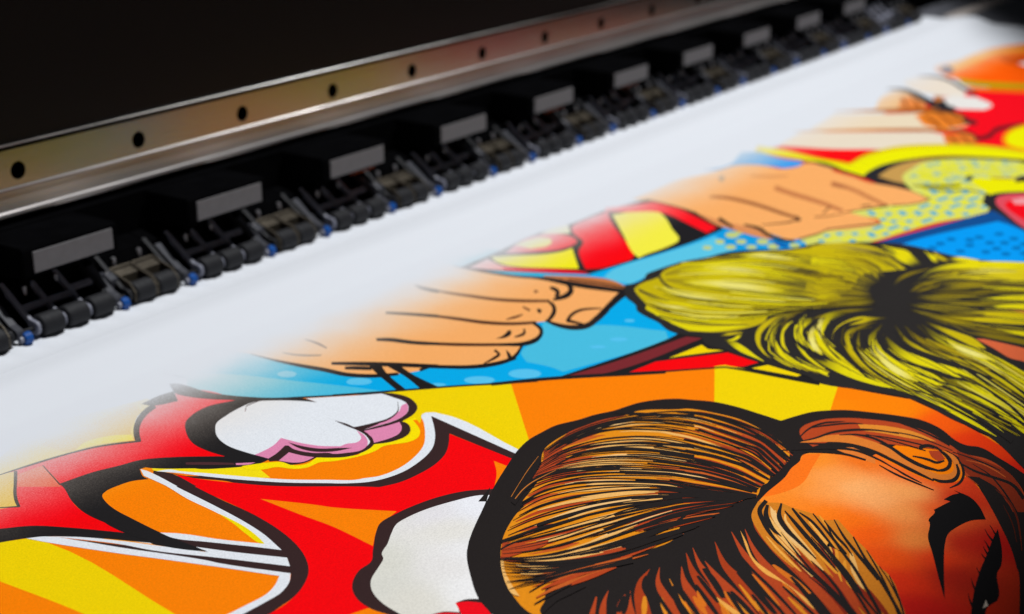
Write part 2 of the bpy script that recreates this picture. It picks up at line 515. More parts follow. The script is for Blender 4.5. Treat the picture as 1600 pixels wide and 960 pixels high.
ART = """
p0 d92012 12216 -2479 11244 -9125 6503 -8954 4046 -4882
p0 0090e0 4200 -4837 6684 -8960 2984 -8826 2236 -5415
p0 b49e0e 3896 -4926 3088 -8830 222 -8726 280 -5990
p0 ff8000 353 -5969 280 -8728 -2319 -8634 -5780 -3626 -4645 -1176 -1048 -6381
p0 241f1e 578 -5902 -33 -7849 -2162 -8003 -3627 -5884 -2032 -4957 -1048 -6381
p0 00a6e2 2090 -1060 2228 -1707 3009 -2028 4721 -2826 4233 -3738 2108 -3556 924 -3515 666 -3591 -41 -2924 -998 -1914 -1071 -1469 -1043 -1226 -1065 -1060
p0 46b9da -1002 -1195 -967 -1216 -838 -1424 -721 -1751 -569 -2181 -523 -2355 -746 -2135 -935 -1947 -1082 -1663 -1158 -1411 -1174 -1373
p1 46b9da 1001 -2453 1083 -2740 1135 -2760 1311 -3208 1151 -3326 332 -3043 355 -2943 342 -2767 465 -2645 754 -2591
p0 58c0de 2040 -2290 2244 -2257 2723 -2354 3188 -2457 3524 -2503 3360 -2736 3054 -2744 2846 -2706 2659 -2606 2438 -2538 2197 -2543 2007 -2532 1993 -2408
p0 0a96d8 3455 -2423 3681 -2425 3540 -2798 3566 -2899 3593 -2999 4223 -3210 3686 -3439 3357 -3142 3231 -2948 3150 -2754 3280 -2608
p1 54bfe8 -617 -1734 -646 -1745 -676 -1734 -696 -1705 -699 -1668 -683 -1638 -654 -1626 -623 -1637 -603 -1667 -600 -1704
p1 54bfe8 -488 -2144 -512 -2152 -538 -2142 -554 -2118 -556 -2089 -543 -2065 -519 -2056 -493 -2066 -476 -2091 -474 -2120
p1 54bfe8 -447 -2186 -480 -2194 -516 -2176 -543 -2137 -549 -2094 -533 -2061 -500 -2052 -463 -2070 -436 -2109 -430 -2153
p1 54bfe8 -10 -2780 -49 -2785 -93 -2759 -126 -2711 -135 -2660 -118 -2625 -79 -2619 -35 -2645 -1 -2693 8 -2745
p1 54bfe8 233 -2952 186 -2960 136 -2933 101 -2882 94 -2826 118 -2786 165 -2777 216 -2803 252 -2855 258 -2912
p1 54bfe8 -236 -2582 -253 -2583 -274 -2569 -291 -2545 -297 -2520 -291 -2503 -274 -2502 -253 -2516 -236 -2540 -230 -2566
p1 54bfe8 1366 -2942 1349 -2944 1332 -2935 1320 -2918 1319 -2900 1328 -2887 1345 -2884 1363 -2893 1374 -2910 1376 -2929
p1 54bfe8 1039 -3084 1014 -3085 986 -3068 965 -3038 960 -3007 972 -2987 996 -2985 1025 -3002 1045 -3033 1051 -3064
p1 54bfe8 845 -3039 826 -3039 802 -3022 784 -2996 777 -2969 784 -2952 803 -2952 827 -2969 845 -2996 852 -3023
p1 bcc878 3526 -2621 3475 -2635 3432 -2628 3414 -2602 3427 -2566 3466 -2535 3518 -2519 3561 -2526 3580 -2553 3566 -2589
p1 bcc878 3305 -2613 3267 -2624 3237 -2620 3224 -2601 3233 -2575 3262 -2552 3300 -2541 3331 -2545 3344 -2564 3334 -2590
p1 bcc878 3401 -2752 3363 -2762 3331 -2756 3316 -2735 3325 -2708 3354 -2684 3392 -2674 3424 -2680 3439 -2702 3430 -2729
p1 bcc878 3498 -2892 3451 -2905 3413 -2898 3397 -2875 3409 -2843 3445 -2816 3491 -2803 3530 -2810 3547 -2833 3534 -2865
p1 bcc878 3229 -2748 3192 -2758 3160 -2751 3146 -2730 3155 -2703 3183 -2680 3220 -2670 3252 -2677 3266 -2697 3257 -2725
p1 bcc878 3110 -2605 3077 -2615 3049 -2609 3036 -2590 3044 -2566 3068 -2545 3101 -2536 3129 -2541 3142 -2560 3135 -2584
p1 bcc878 3319 -2878 3285 -2886 3256 -2878 3241 -2857 3248 -2831 3272 -2810 3306 -2802 3336 -2810 3350 -2831 3344 -2857
p1 bcc878 3433 -3013 3388 -3025 3350 -3018 3334 -2995 3345 -2964 3381 -2937 3427 -2925 3465 -2932 3481 -2955 3469 -2986
p1 bcc878 3549 -3131 3511 -3140 3478 -3133 3464 -3112 3473 -3086 3502 -3064 3540 -3055 3573 -3062 3587 -3083 3578 -3109
p1 bcc878 3724 -3158 3684 -3166 3650 -3156 3633 -3133 3641 -3104 3671 -3081 3710 -3073 3745 -3082 3762 -3106 3753 -3135
p1 bcc878 3922 -3256 3856 -3272 3802 -3261 3779 -3229 3797 -3186 3848 -3150 3914 -3134 3970 -3144 3992 -3178 3974 -3220
p1 bcc878 3593 -2622 3562 -2630 3537 -2626 3526 -2610 3534 -2589 3557 -2570 3587 -2561 3613 -2566 3624 -2582 3616 -2603
p1 bcc878 4059 -3296 4013 -3305 3973 -3294 3955 -3267 3965 -3235 3999 -3210 4045 -3200 4085 -3211 4103 -3238 4093 -3271
p1 0a62ac 3564 -2883 3547 -3043 3418 -3081 3440 -2993
p0 d92012 6005 -1546 9633 -2113 11394 -2721 3331 -5093 3524 -3301 4943 -2433
p1 fb5a04 11240 -1381 11847 -1480 12961 -1532 13763 -1915 10747 -2817 10660 -2093 10668 -1752
p1 fb8a08 11187 -1401 11701 -1467 12659 -1523 13507 -1992 13072 -2122 12602 -1757 11744 -1725 11054 -1676
p1 d24a08 12345 -1798 12618 -2091 12424 -2316 11831 -2332 11965 -2046
p1 e8e4e0 12035 -2147 12297 -2231 12199 -2383 11885 -2316
p1 b0960c 10675 -1850 10686 -2182 10893 -2774 10652 -2846 10360 -2291 10380 -2032
p1 ee6a04 10325 -2071 10332 -2301 10604 -2860 10324 -2944 10037 -2286
p1 f00a1c 8905 -2346 9850 -2178 10110 -2261 10352 -2936 7488 -3792 7446 -3265 7261 -2937 7082 -2739
p1 e4d8c8 10234 -1389 10599 -1474 10605 -1714 10064 -2161 9704 -2286 9601 -2058 9647 -1964 9719 -1744
k 2a2830 2a2830 2a2830 | 10507 -1447 10571 -1616 10451 -1833 10083 -2120 9825 -2369 | 10566 -1425 10705 -1568 10607 -1792 10242 -2083 9999 -2325
p1 2c304c 11169 -1469 11438 -1477 11163 -1647 10941 -1695 10935 -1596
p1 e8b070 8481 -1732 9233 -1525 9569 -1528 9587 -1716 9153 -2033 8864 -2141
p1 e2782c 8702 -1906 9305 -1709 9401 -1768 9175 -1987 8910 -2133
p1 e2ded8 9432 -2128 9691 -2140 9760 -2398 9443 -2680 9164 -2691 9045 -2460 9130 -2302
k 26262a 26262a 26262a | 9605 -1415 9601 -1592 9421 -1798 9127 -2047 8894 -2303 8884 -2458 | 9659 -1394 9786 -1525 9670 -1730 9422 -1967 9205 -2211 9130 -2380
p1 26262a 9238 -2001 9226 -2137 9405 -2166 9140 -2317 9026 -2449 8844 -2258
p1 b46824 9548 -1981 9601 -2058 9395 -2151 9226 -2137
p1 e4d2b4 7247 -1542 8046 -1465 8540 -2079 8796 -2276 8667 -2646 8337 -2786 8013 -2649 7533 -2047
p1 e6812a 8512 -2181 8796 -2276 8667 -2646 8375 -2773 8013 -2649 8090 -2429 8286 -2303
p1 e2d4be 6443 -1574 7063 -1535 7273 -1800 7838 -2592 7791 -2781 7947 -2930 7751 -3100 7475 -3092 7206 -2858 6602 -2091
p1 e07a2c 7763 -2740 7975 -2920 7751 -3100 7475 -3092 7354 -2953 7529 -2841
k c07832 c07832 c07832 | 8161 -1415 8305 -1655 8453 -1870 8606 -2084 8768 -2323 | 8207 -1395 8433 -1601 8627 -1800 8798 -2011 8962 -2252
k d08a48 d08a48 d08a48 | 7039 -1474 7257 -1749 7480 -2042 7661 -2308 7825 -2577 8021 -2870 | 7079 -1455 7354 -1706 7601 -1991 7801 -2254 7978 -2521 8152 -2825
k 9c4e18 9c4e18 9c4e18 | 8301 -1582 8390 -1758 8504 -1951 8616 -2121 8697 -2311 8725 -2517 | 8324 -1572 8483 -1720 8671 -1884 8825 -2042 8897 -2241 8885 -2464
k b4642a b4642a b4642a | 7542 -2079 7635 -2242 7720 -2398 7816 -2566 7904 -2716 7956 -2891 | 7563 -2070 7707 -2213 7840 -2352 7966 -2510 8061 -2661 8101 -2843
k 96430f 96430f 96430f | 8506 -2254 8351 -2373 8211 -2492 8046 -2614 | 8535 -2247 8467 -2344 8330 -2468 8107 -2604
k 96430f 96430f 96430f | 8680 -2335 8488 -2475 8332 -2591 8166 -2711 | 8709 -2328 8593 -2451 8435 -2573 8215 -2704
k 96430f 96430f 96430f | 8681 -2479 8556 -2566 8441 -2653 8287 -2746 | 8710 -2472 8653 -2544 8533 -2638 8330 -2742
k 96430f 96430f 96430f | 7721 -2804 7631 -2868 7557 -2928 7448 -2997 | 7748 -2798 7728 -2845 7647 -2914 7486 -2994
k 96430f 96430f 96430f | 7829 -2884 7740 -2949 7664 -3005 7531 -3066 | 7856 -2878 7828 -2928 7734 -3000 7554 -3071
k 96430f 96430f 96430f | 9325 -1679 9128 -1787 8968 -1871 8742 -1976 | 9351 -1675 9222 -1771 9022 -1878 8764 -1982
k 96430f 96430f 96430f | 9399 -1786 9201 -1891 9035 -1979 8814 -2088 | 9425 -1781 9294 -1877 9101 -1981 8844 -2091
k 2a2226 2a2226 2a2226 | 8800 -2274 8787 -2392 8777 -2497 8685 -2622 8486 -2764 | 8840 -2260 8894 -2356 8897 -2461 8778 -2600 8530 -2760
k 2a2226 2a2226 2a2226 | 8021 -2732 8009 -2826 7949 -2955 7785 -3088 | 8057 -2720 8089 -2800 8040 -2934 7862 -3073
k a05a24 a05a24 a05a24 | 8700 -2238 8722 -2364 8721 -2504 8590 -2668 | 8748 -2221 8813 -2332 8832 -2471 8697 -2640
k 2a2226 2a2226 2a2226 | 8547 -2661 8408 -2750 8376 -2819 8432 -2856 | 8690 -2629 8631 -2697 8611 -2743 8586 -2807
k 5a1820 5a1820 5a1820 | 7693 -3087 7877 -3165 8233 -3137 8494 -3203 8720 -3257 | 7839 -3030 8044 -3089 8418 -3064 8646 -3148 8808 -3225
k b04a20 b04a20 b04a20 | 7193 -2863 7270 -2965 7395 -3063 7630 -3107 | 7232 -2848 7336 -2941 7468 -3034 7693 -3081
p1 f08a08 7884 -3293 8266 -3211 8594 -3225 8923 -3363 7488 -3792 7494 -3570 7632 -3415
p1 e6e400 7907 -3326 8294 -3252 8538 -3277 8768 -3410 7688 -3733 7655 -3568 7723 -3426
p0 f4060e 6356 -1545 6511 -1960 6820 -2407 6522 -2395 6171 -2427 6200 -2099 6277 -1809
p1 d8c010 6333 -1415 6313 -1530 6305 -1709 6194 -2102 6171 -2427 6620 -2421 7109 -2561 7414 -2882 7580 -3220 7554 -3773 7230 -3870 7107 -3378 6938 -3053 6627 -2830 6272 -2726 5898 -2750 5736 -2753 5908 -2393 6028 -2075 6057 -1653 6069 -1508
p1 e8e400 6240 -1460 6251 -1560 6232 -1743 6134 -2128 6089 -2461 6484 -2477 6965 -2617 7280 -2930 7433 -3269 7455 -3802 7293 -3851 7145 -3365 6969 -3042 6657 -2818 6308 -2712 5926 -2738 5770 -2739 5953 -2373 6069 -2057 6093 -1636
p1 26262a 5769 -2738 6081 -2687 6338 -2712 6653 -2848 6930 -3068 7114 -3388 7269 -3900 5274 -4491 5029 -4137 5041 -3461 5609 -2928
p1 c2954e 5872 -2822 6276 -2813 6603 -2892 6775 -3060 5756 -3140 5776 -3010
p1 d3d465 5998 -3004 6326 -2972 6635 -2983 6830 -3104 7032 -3415 7121 -3686 6977 -3914 6409 -4085 5843 -3811 5709 -3844 5320 -4008 5151 -3986 4766 -3789 4280 -3642 3958 -3552 3742 -3424 3568 -3171 3896 -3022 4287 -3362 4467 -3423 4576 -3346 4575 -3069 4801 -3150 5031 -3268 5159 -3416 5410 -3486 5568 -3260 5749 -3131
p1 e2de24 6730 -3147 6695 -3153 6665 -3144 6652 -3126 6661 -3103 6688 -3086 6724 -3080 6754 -3089 6767 -3107 6758 -3130
p1 b4c48c 6812 -3265 6776 -3270 6746 -3262 6733 -3243 6742 -3221 6770 -3204 6806 -3199 6836 -3207 6849 -3226 6840 -3248
p1 8cb4a4 6893 -3383 6857 -3388 6827 -3380 6814 -3361 6823 -3339 6851 -3322 6887 -3317 6918 -3325 6931 -3344 6922 -3367
p1 b4c48c 6975 -3501 6939 -3506 6908 -3497 6895 -3479 6905 -3457 6933 -3440 6969 -3435 7000 -3444 7013 -3463 7003 -3485
p1 8cb4a4 7057 -3619 7020 -3624 6990 -3615 6977 -3596 6986 -3575 7014 -3558 7051 -3554 7082 -3562 7095 -3581 7085 -3603
p1 8cb4a4 6531 -3096 6496 -3102 6467 -3094 6454 -3075 6462 -3053 6489 -3036 6524 -3030 6554 -3038 6567 -3057 6558 -3079
p1 8cb4a4 6635 -3132 6599 -3138 6569 -3130 6556 -3111 6565 -3089 6593 -3071 6628 -3066 6658 -3074 6671 -3093 6662 -3115
p1 e2de24 6612 -3213 6577 -3219 6547 -3211 6534 -3192 6543 -3170 6570 -3153 6605 -3147 6635 -3156 6648 -3174 6639 -3196
p1 dedc20 6716 -3250 6680 -3255 6650 -3247 6637 -3228 6646 -3206 6674 -3189 6709 -3183 6739 -3192 6752 -3211 6743 -3233
p1 c6ce80 6693 -3330 6658 -3336 6628 -3327 6615 -3309 6624 -3287 6651 -3270 6686 -3265 6716 -3273 6729 -3292 6720 -3314
p1 d8d628 6797 -3367 6761 -3372 6731 -3364 6718 -3345 6727 -3323 6755 -3306 6791 -3301 6821 -3310 6834 -3328 6825 -3350
p1 8cb4a4 6774 -3447 6738 -3452 6708 -3444 6696 -3425 6705 -3403 6732 -3387 6768 -3382 6798 -3390 6811 -3409 6801 -3431
p1 dedc20 6878 -3485 6842 -3489 6812 -3481 6799 -3462 6808 -3440 6836 -3424 6872 -3419 6902 -3428 6915 -3446 6906 -3468
p1 d8d628 6855 -3564 6819 -3569 6789 -3560 6776 -3542 6785 -3520 6813 -3504 6849 -3499 6879 -3508 6892 -3527 6882 -3548
p1 dedc20 6959 -3602 6923 -3607 6893 -3598 6880 -3579 6889 -3558 6917 -3541 6953 -3537 6984 -3545 6997 -3564 6988 -3586
p1 b4c48c 6936 -3681 6900 -3686 6870 -3677 6857 -3658 6866 -3637 6894 -3621 6930 -3616 6960 -3625 6973 -3644 6964 -3665
p1 c6ce80 7041 -3720 7004 -3724 6974 -3715 6961 -3696 6970 -3675 6999 -3659 7035 -3655 7065 -3663 7078 -3682 7069 -3704
p1 d8d628 7016 -3798 6980 -3803 6950 -3794 6937 -3775 6947 -3754 6975 -3738 7011 -3734 7041 -3743 7054 -3761 7045 -3783
p1 c6ce80 6336 -3047 6301 -3052 6272 -3044 6260 -3026 6268 -3004 6294 -2987 6328 -2981 6358 -2989 6371 -3007 6362 -3029
p1 e2de24 6437 -3082 6403 -3087 6373 -3079 6361 -3061 6369 -3039 6396 -3022 6430 -3016 6460 -3024 6473 -3042 6464 -3065
p1 dedc20 6416 -3163 6381 -3168 6352 -3160 6339 -3141 6348 -3120 6374 -3103 6409 -3097 6438 -3105 6451 -3124 6442 -3146
p1 e2de24 6518 -3198 6483 -3204 6454 -3195 6441 -3177 6449 -3155 6476 -3138 6511 -3133 6540 -3141 6553 -3159 6545 -3181
p1 d8d628 6496 -3279 6461 -3284 6432 -3275 6419 -3257 6428 -3235 6454 -3219 6489 -3213 6519 -3221 6531 -3240 6523 -3262
p1 dedc20 6598 -3315 6563 -3320 6534 -3312 6521 -3293 6530 -3271 6557 -3255 6592 -3249 6621 -3258 6634 -3276 6625 -3298
p1 8cb4a4 6576 -3395 6541 -3399 6512 -3391 6499 -3373 6508 -3351 6535 -3335 6569 -3329 6599 -3338 6612 -3356 6603 -3378
p1 d8d628 6679 -3431 6644 -3436 6614 -3428 6601 -3409 6610 -3387 6637 -3371 6672 -3366 6702 -3374 6715 -3393 6706 -3415
p1 c6ce80 6656 -3510 6621 -3515 6592 -3507 6579 -3488 6588 -3467 6615 -3450 6650 -3446 6679 -3454 6692 -3473 6683 -3494
p1 b4c48c 6759 -3548 6724 -3552 6694 -3544 6681 -3525 6690 -3504 6718 -3487 6753 -3483 6783 -3491 6796 -3510 6787 -3532
p1 d8d628 6736 -3626 6701 -3631 6672 -3622 6659 -3604 6668 -3582 6695 -3566 6730 -3562 6760 -3571 6773 -3589 6764 -3611
p1 c6ce80 6840 -3664 6804 -3669 6774 -3660 6762 -3641 6771 -3620 6798 -3604 6834 -3599 6864 -3608 6876 -3627 6867 -3648
p1 d8d628 6816 -3742 6781 -3747 6752 -3738 6739 -3719 6748 -3698 6775 -3682 6810 -3678 6840 -3687 6853 -3706 6844 -3727
p1 dedc20 6920 -3781 6884 -3785 6855 -3776 6842 -3757 6851 -3736 6878 -3720 6914 -3716 6944 -3725 6957 -3744 6948 -3765
p1 d8d628 6897 -3858 6861 -3862 6831 -3853 6819 -3835 6828 -3814 6855 -3798 6891 -3794 6921 -3803 6934 -3822 6924 -3843
p1 e2de24 6284 -3091 6250 -3097 6221 -3089 6208 -3070 6217 -3048 6243 -3031 6277 -3026 6306 -3034 6319 -3052 6310 -3074
p1 e2de24 6263 -3171 6230 -3176 6201 -3168 6188 -3150 6196 -3128 6222 -3112 6256 -3106 6285 -3114 6298 -3133 6289 -3154
p1 c6ce80 6364 -3207 6330 -3212 6301 -3204 6288 -3185 6296 -3164 6322 -3147 6357 -3141 6386 -3149 6399 -3168 6390 -3190
p1 d8d628 6343 -3286 6309 -3291 6280 -3283 6267 -3265 6276 -3243 6302 -3227 6336 -3221 6365 -3229 6377 -3248 6369 -3270
p1 d8d628 6443 -3322 6409 -3327 6380 -3319 6367 -3300 6376 -3279 6402 -3262 6437 -3257 6466 -3265 6479 -3284 6470 -3305
p1 dedc20 6422 -3401 6388 -3406 6359 -3398 6347 -3379 6355 -3358 6381 -3342 6415 -3337 6444 -3345 6457 -3363 6449 -3385
p1 dedc20 6523 -3437 6489 -3442 6460 -3434 6447 -3415 6455 -3394 6482 -3378 6517 -3373 6546 -3381 6559 -3400 6550 -3421
p1 d8d628 6502 -3516 6467 -3521 6438 -3512 6426 -3494 6434 -3473 6461 -3456 6495 -3452 6524 -3460 6537 -3479 6528 -3500
p1 d8d628 6603 -3553 6568 -3557 6539 -3549 6526 -3530 6535 -3509 6562 -3493 6596 -3488 6626 -3497 6639 -3515 6630 -3537
p1 d8d628 6581 -3631 6547 -3635 6518 -3627 6505 -3608 6513 -3587 6540 -3571 6575 -3567 6604 -3575 6617 -3594 6608 -3615
p1 d8d628 6683 -3668 6648 -3673 6619 -3664 6606 -3646 6615 -3624 6642 -3609 6676 -3604 6706 -3613 6719 -3631 6710 -3653
p1 b4c48c 6661 -3746 6626 -3750 6597 -3741 6584 -3723 6593 -3702 6619 -3686 6654 -3682 6684 -3691 6696 -3709 6687 -3730
p1 b4c48c 6763 -3784 6728 -3788 6698 -3779 6685 -3761 6694 -3740 6721 -3724 6756 -3720 6786 -3729 6799 -3747 6790 -3768
p1 d8d628 6740 -3861 6705 -3865 6676 -3856 6663 -3837 6672 -3817 6699 -3801 6734 -3797 6763 -3806 6776 -3825 6767 -3846
p1 e2de24 6842 -3899 6807 -3903 6778 -3894 6765 -3876 6774 -3855 6801 -3839 6836 -3835 6866 -3844 6879 -3863 6870 -3884
p1 8cb4a4 6819 -3976 6784 -3979 6755 -3970 6742 -3952 6751 -3931 6778 -3916 6813 -3912 6843 -3922 6856 -3940 6847 -3961
p1 8cb4a4 6073 -3121 6040 -3127 6012 -3119 6000 -3101 6007 -3079 6033 -3063 6066 -3057 6094 -3065 6107 -3083 6099 -3105
p1 d8d628 6172 -3156 6139 -3162 6110 -3154 6098 -3136 6106 -3114 6131 -3097 6165 -3092 6193 -3100 6206 -3118 6198 -3140
p1 d8d628 6152 -3235 6119 -3241 6091 -3233 6078 -3214 6086 -3193 6111 -3176 6145 -3171 6173 -3179 6186 -3197 6178 -3219
p1 8cb4a4 6251 -3271 6218 -3276 6189 -3268 6177 -3250 6185 -3228 6210 -3212 6244 -3206 6273 -3214 6285 -3233 6277 -3254
p1 d8d628 6231 -3349 6198 -3354 6169 -3346 6157 -3328 6165 -3307 6190 -3290 6224 -3285 6252 -3294 6265 -3312 6257 -3333
p1 c6ce80 6330 -3385 6297 -3390 6268 -3382 6255 -3364 6264 -3342 6289 -3326 6323 -3321 6352 -3329 6365 -3348 6356 -3369
p1 b4c48c 6310 -3463 6276 -3468 6248 -3460 6235 -3442 6243 -3420 6269 -3404 6303 -3400 6331 -3408 6344 -3426 6336 -3447
p1 dedc20 6409 -3500 6375 -3504 6347 -3496 6334 -3478 6342 -3457 6369 -3440 6403 -3436 6431 -3444 6444 -3462 6436 -3484
p1 b4c48c 6388 -3577 6355 -3582 6326 -3573 6314 -3555 6322 -3534 6348 -3518 6382 -3514 6410 -3522 6423 -3540 6415 -3562
p1 c6ce80 6488 -3614 6454 -3619 6426 -3610 6413 -3592 6421 -3571 6448 -3555 6482 -3550 6511 -3559 6523 -3577 6515 -3598
p1 d8d628 6467 -3691 6433 -3695 6405 -3687 6392 -3669 6400 -3648 6426 -3632 6460 -3628 6489 -3637 6502 -3655 6494 -3676
p1 d8d628 6568 -3729 6533 -3733 6504 -3724 6492 -3706 6500 -3685 6527 -3669 6561 -3665 6590 -3674 6603 -3692 6594 -3713
p1 b4c48c 6546 -3805 6512 -3809 6483 -3800 6471 -3782 6479 -3762 6505 -3746 6539 -3742 6568 -3751 6581 -3769 6572 -3790
p1 dedc20 6647 -3843 6612 -3847 6583 -3838 6571 -3820 6579 -3799 6606 -3784 6640 -3780 6670 -3789 6682 -3807 6673 -3828
p1 b4c48c 6625 -3919 6590 -3923 6562 -3914 6549 -3896 6558 -3875 6584 -3860 6618 -3856 6647 -3865 6660 -3883 6651 -3904
p1 b4c48c 6726 -3957 6691 -3961 6662 -3952 6649 -3934 6658 -3913 6685 -3898 6720 -3894 6749 -3903 6762 -3922 6753 -3942
p1 e2de24 5965 -3186 5932 -3191 5905 -3183 5892 -3165 5900 -3144 5925 -3127 5957 -3122 5985 -3130 5998 -3148 5990 -3169
p1 e2de24 6062 -3221 6029 -3226 6001 -3218 5989 -3200 5997 -3178 6022 -3162 6055 -3157 6083 -3165 6096 -3183 6088 -3204
p1 dedc20 6043 -3299 6010 -3304 5982 -3296 5970 -3278 5978 -3256 6003 -3240 6035 -3235 6064 -3243 6076 -3261 6068 -3282
p1 e2de24 6141 -3334 6108 -3339 6080 -3331 6067 -3313 6075 -3292 6100 -3275 6133 -3270 6162 -3278 6174 -3297 6166 -3318
p1 8cb4a4 6121 -3412 6088 -3416 6060 -3408 6048 -3390 6056 -3369 6081 -3353 6114 -3348 6142 -3356 6154 -3375 6146 -3396
p1 8cb4a4 6219 -3447 6186 -3452 6158 -3444 6145 -3426 6153 -3405 6179 -3389 6212 -3384 6240 -3392 6253 -3410 6245 -3432
p1 b4c48c 6199 -3525 6166 -3529 6138 -3521 6126 -3503 6133 -3482 6159 -3466 6192 -3462 6220 -3470 6233 -3488 6225 -3509
p1 dedc20 6298 -3561 6264 -3565 6236 -3557 6223 -3539 6231 -3518 6257 -3502 6290 -3498 6319 -3506 6332 -3524 6323 -3545
p1 b4c48c 6277 -3638 6244 -3642 6216 -3633 6203 -3615 6211 -3595 6237 -3579 6270 -3575 6299 -3583 6311 -3601 6303 -3622
p1 b4c48c 6376 -3674 6342 -3679 6314 -3670 6301 -3652 6310 -3631 6335 -3616 6369 -3611 6398 -3620 6410 -3638 6402 -3659
p1 b4c48c 6355 -3751 6322 -3755 6294 -3746 6281 -3728 6289 -3707 6315 -3692 6348 -3688 6377 -3697 6389 -3715 6381 -3735
p1 c6ce80 6454 -3788 6421 -3792 6392 -3783 6380 -3765 6388 -3744 6414 -3729 6448 -3725 6476 -3734 6489 -3752 6480 -3773
p1 8cb4a4 6433 -3864 6400 -3867 6371 -3859 6359 -3841 6367 -3820 6393 -3805 6427 -3801 6455 -3810 6468 -3828 6459 -3848
p1 b4c48c 6533 -3901 6499 -3905 6470 -3896 6458 -3878 6466 -3858 6492 -3843 6526 -3839 6555 -3847 6568 -3866 6559 -3886
p1 d8d628 6511 -3977 6478 -3980 6449 -3971 6437 -3953 6445 -3933 6471 -3918 6505 -3914 6534 -3923 6546 -3941 6538 -3962
p1 c6ce80 6611 -4015 6577 -4018 6548 -4009 6536 -3991 6544 -3971 6571 -3956 6605 -3952 6634 -3961 6646 -3979 6638 -4000
p1 c6ce80 5916 -3228 5884 -3233 5856 -3226 5844 -3208 5851 -3187 5876 -3170 5908 -3165 5936 -3173 5949 -3191 5941 -3212
p1 8cb4a4 5898 -3306 5865 -3311 5838 -3303 5826 -3285 5833 -3264 5858 -3248 5890 -3243 5918 -3251 5930 -3269 5922 -3290
p1 d8d628 5994 -3341 5961 -3346 5934 -3338 5921 -3320 5929 -3299 5954 -3283 5986 -3278 6014 -3286 6027 -3304 6019 -3325
p1 dedc20 5975 -3418 5943 -3422 5915 -3414 5903 -3397 5910 -3376 5935 -3360 5967 -3355 5995 -3363 6008 -3381 6000 -3402
p1 b4c48c 6072 -3453 6039 -3458 6011 -3450 5999 -3432 6007 -3411 6031 -3395 6064 -3390 6092 -3399 6105 -3417 6097 -3438
p1 dedc20 6052 -3530 6020 -3534 5992 -3526 5980 -3508 5988 -3487 6012 -3472 6045 -3467 6073 -3475 6085 -3493 6077 -3514
p1 8cb4a4 6149 -3566 6117 -3570 6089 -3562 6076 -3544 6084 -3523 6109 -3508 6142 -3503 6170 -3511 6183 -3529 6175 -3550
p1 b4c48c 6130 -3642 6097 -3646 6069 -3638 6057 -3620 6065 -3599 6090 -3584 6123 -3579 6151 -3588 6163 -3606 6155 -3626
p1 c6ce80 6227 -3678 6194 -3682 6166 -3674 6154 -3656 6162 -3635 6187 -3620 6220 -3616 6248 -3624 6261 -3642 6253 -3663
p1 dedc20 6207 -3754 6174 -3758 6147 -3749 6134 -3731 6142 -3711 6167 -3696 6200 -3692 6228 -3700 6241 -3718 6233 -3739
p1 e2de24 6305 -3791 6272 -3795 6244 -3786 6231 -3768 6239 -3748 6265 -3733 6298 -3728 6326 -3737 6339 -3755 6330 -3776
p1 c6ce80 6285 -3866 6252 -3870 6224 -3861 6211 -3843 6219 -3823 6245 -3808 6278 -3804 6306 -3813 6318 -3831 6310 -3851
p1 b4c48c 6383 -3903 6349 -3907 6321 -3898 6309 -3880 6317 -3860 6342 -3845 6376 -3841 6404 -3850 6417 -3868 6408 -3888
p1 c6ce80 6362 -3978 6329 -3981 6301 -3973 6289 -3955 6297 -3935 6322 -3920 6355 -3916 6384 -3925 6396 -3943 6388 -3963
p1 e2de24 6460 -4016 6427 -4019 6399 -4010 6386 -3992 6394 -3972 6420 -3958 6454 -3954 6482 -3963 6495 -3981 6486 -4001
p1 dedc20 5810 -3291 5779 -3296 5751 -3288 5739 -3270 5746 -3249 5771 -3233 5803 -3228 5830 -3236 5842 -3254 5835 -3275
p1 e0dc24 5790 -3364 5759 -3369 5733 -3363 5722 -3348 5731 -3329 5755 -3314 5787 -3308 5813 -3314 5823 -3330 5815 -3348
p1 8cb4a4 5888 -3402 5855 -3407 5828 -3399 5816 -3381 5823 -3361 5848 -3345 5880 -3340 5907 -3348 5920 -3366 5912 -3387
p1 e0dc24 5867 -3475 5835 -3480 5809 -3474 5799 -3458 5807 -3440 5832 -3425 5864 -3419 5890 -3426 5900 -3441 5891 -3460
p1 d8d628 5965 -3514 5932 -3518 5905 -3510 5893 -3492 5900 -3472 5925 -3456 5957 -3452 5985 -3460 5997 -3478 5989 -3498
p1 e0dc24 5943 -3586 5912 -3591 5886 -3584 5875 -3569 5884 -3550 5909 -3536 5941 -3531 5967 -3537 5977 -3552 5968 -3571
p1 d8d628 6042 -3625 6009 -3630 5982 -3621 5970 -3604 5977 -3583 6002 -3568 6034 -3563 6062 -3572 6074 -3590 6066 -3610
p1 c6ce80 6119 -3737 6086 -3741 6059 -3732 6046 -3715 6054 -3694 6079 -3679 6111 -3675 6139 -3684 6152 -3701 6144 -3722
p1 e0dc24 6097 -3808 6065 -3812 6039 -3806 6028 -3790 6037 -3772 6062 -3758 6094 -3753 6121 -3760 6131 -3775 6122 -3794
p1 b4c48c 6196 -3848 6163 -3852 6135 -3844 6123 -3826 6131 -3806 6156 -3791 6189 -3787 6217 -3795 6229 -3813 6221 -3834
p1 e2de24 6273 -3960 6240 -3964 6212 -3955 6200 -3937 6208 -3917 6233 -3902 6266 -3899 6294 -3907 6306 -3925 6298 -3945
p1 e0dc24 5704 -3348 5673 -3354 5647 -3348 5637 -3333 5645 -3314 5670 -3299 5701 -3293 5726 -3299 5737 -3315 5728 -3333
p1 4fa8c4 5686 -3424 5656 -3429 5630 -3423 5620 -3408 5628 -3390 5652 -3375 5683 -3369 5709 -3375 5719 -3391 5711 -3409
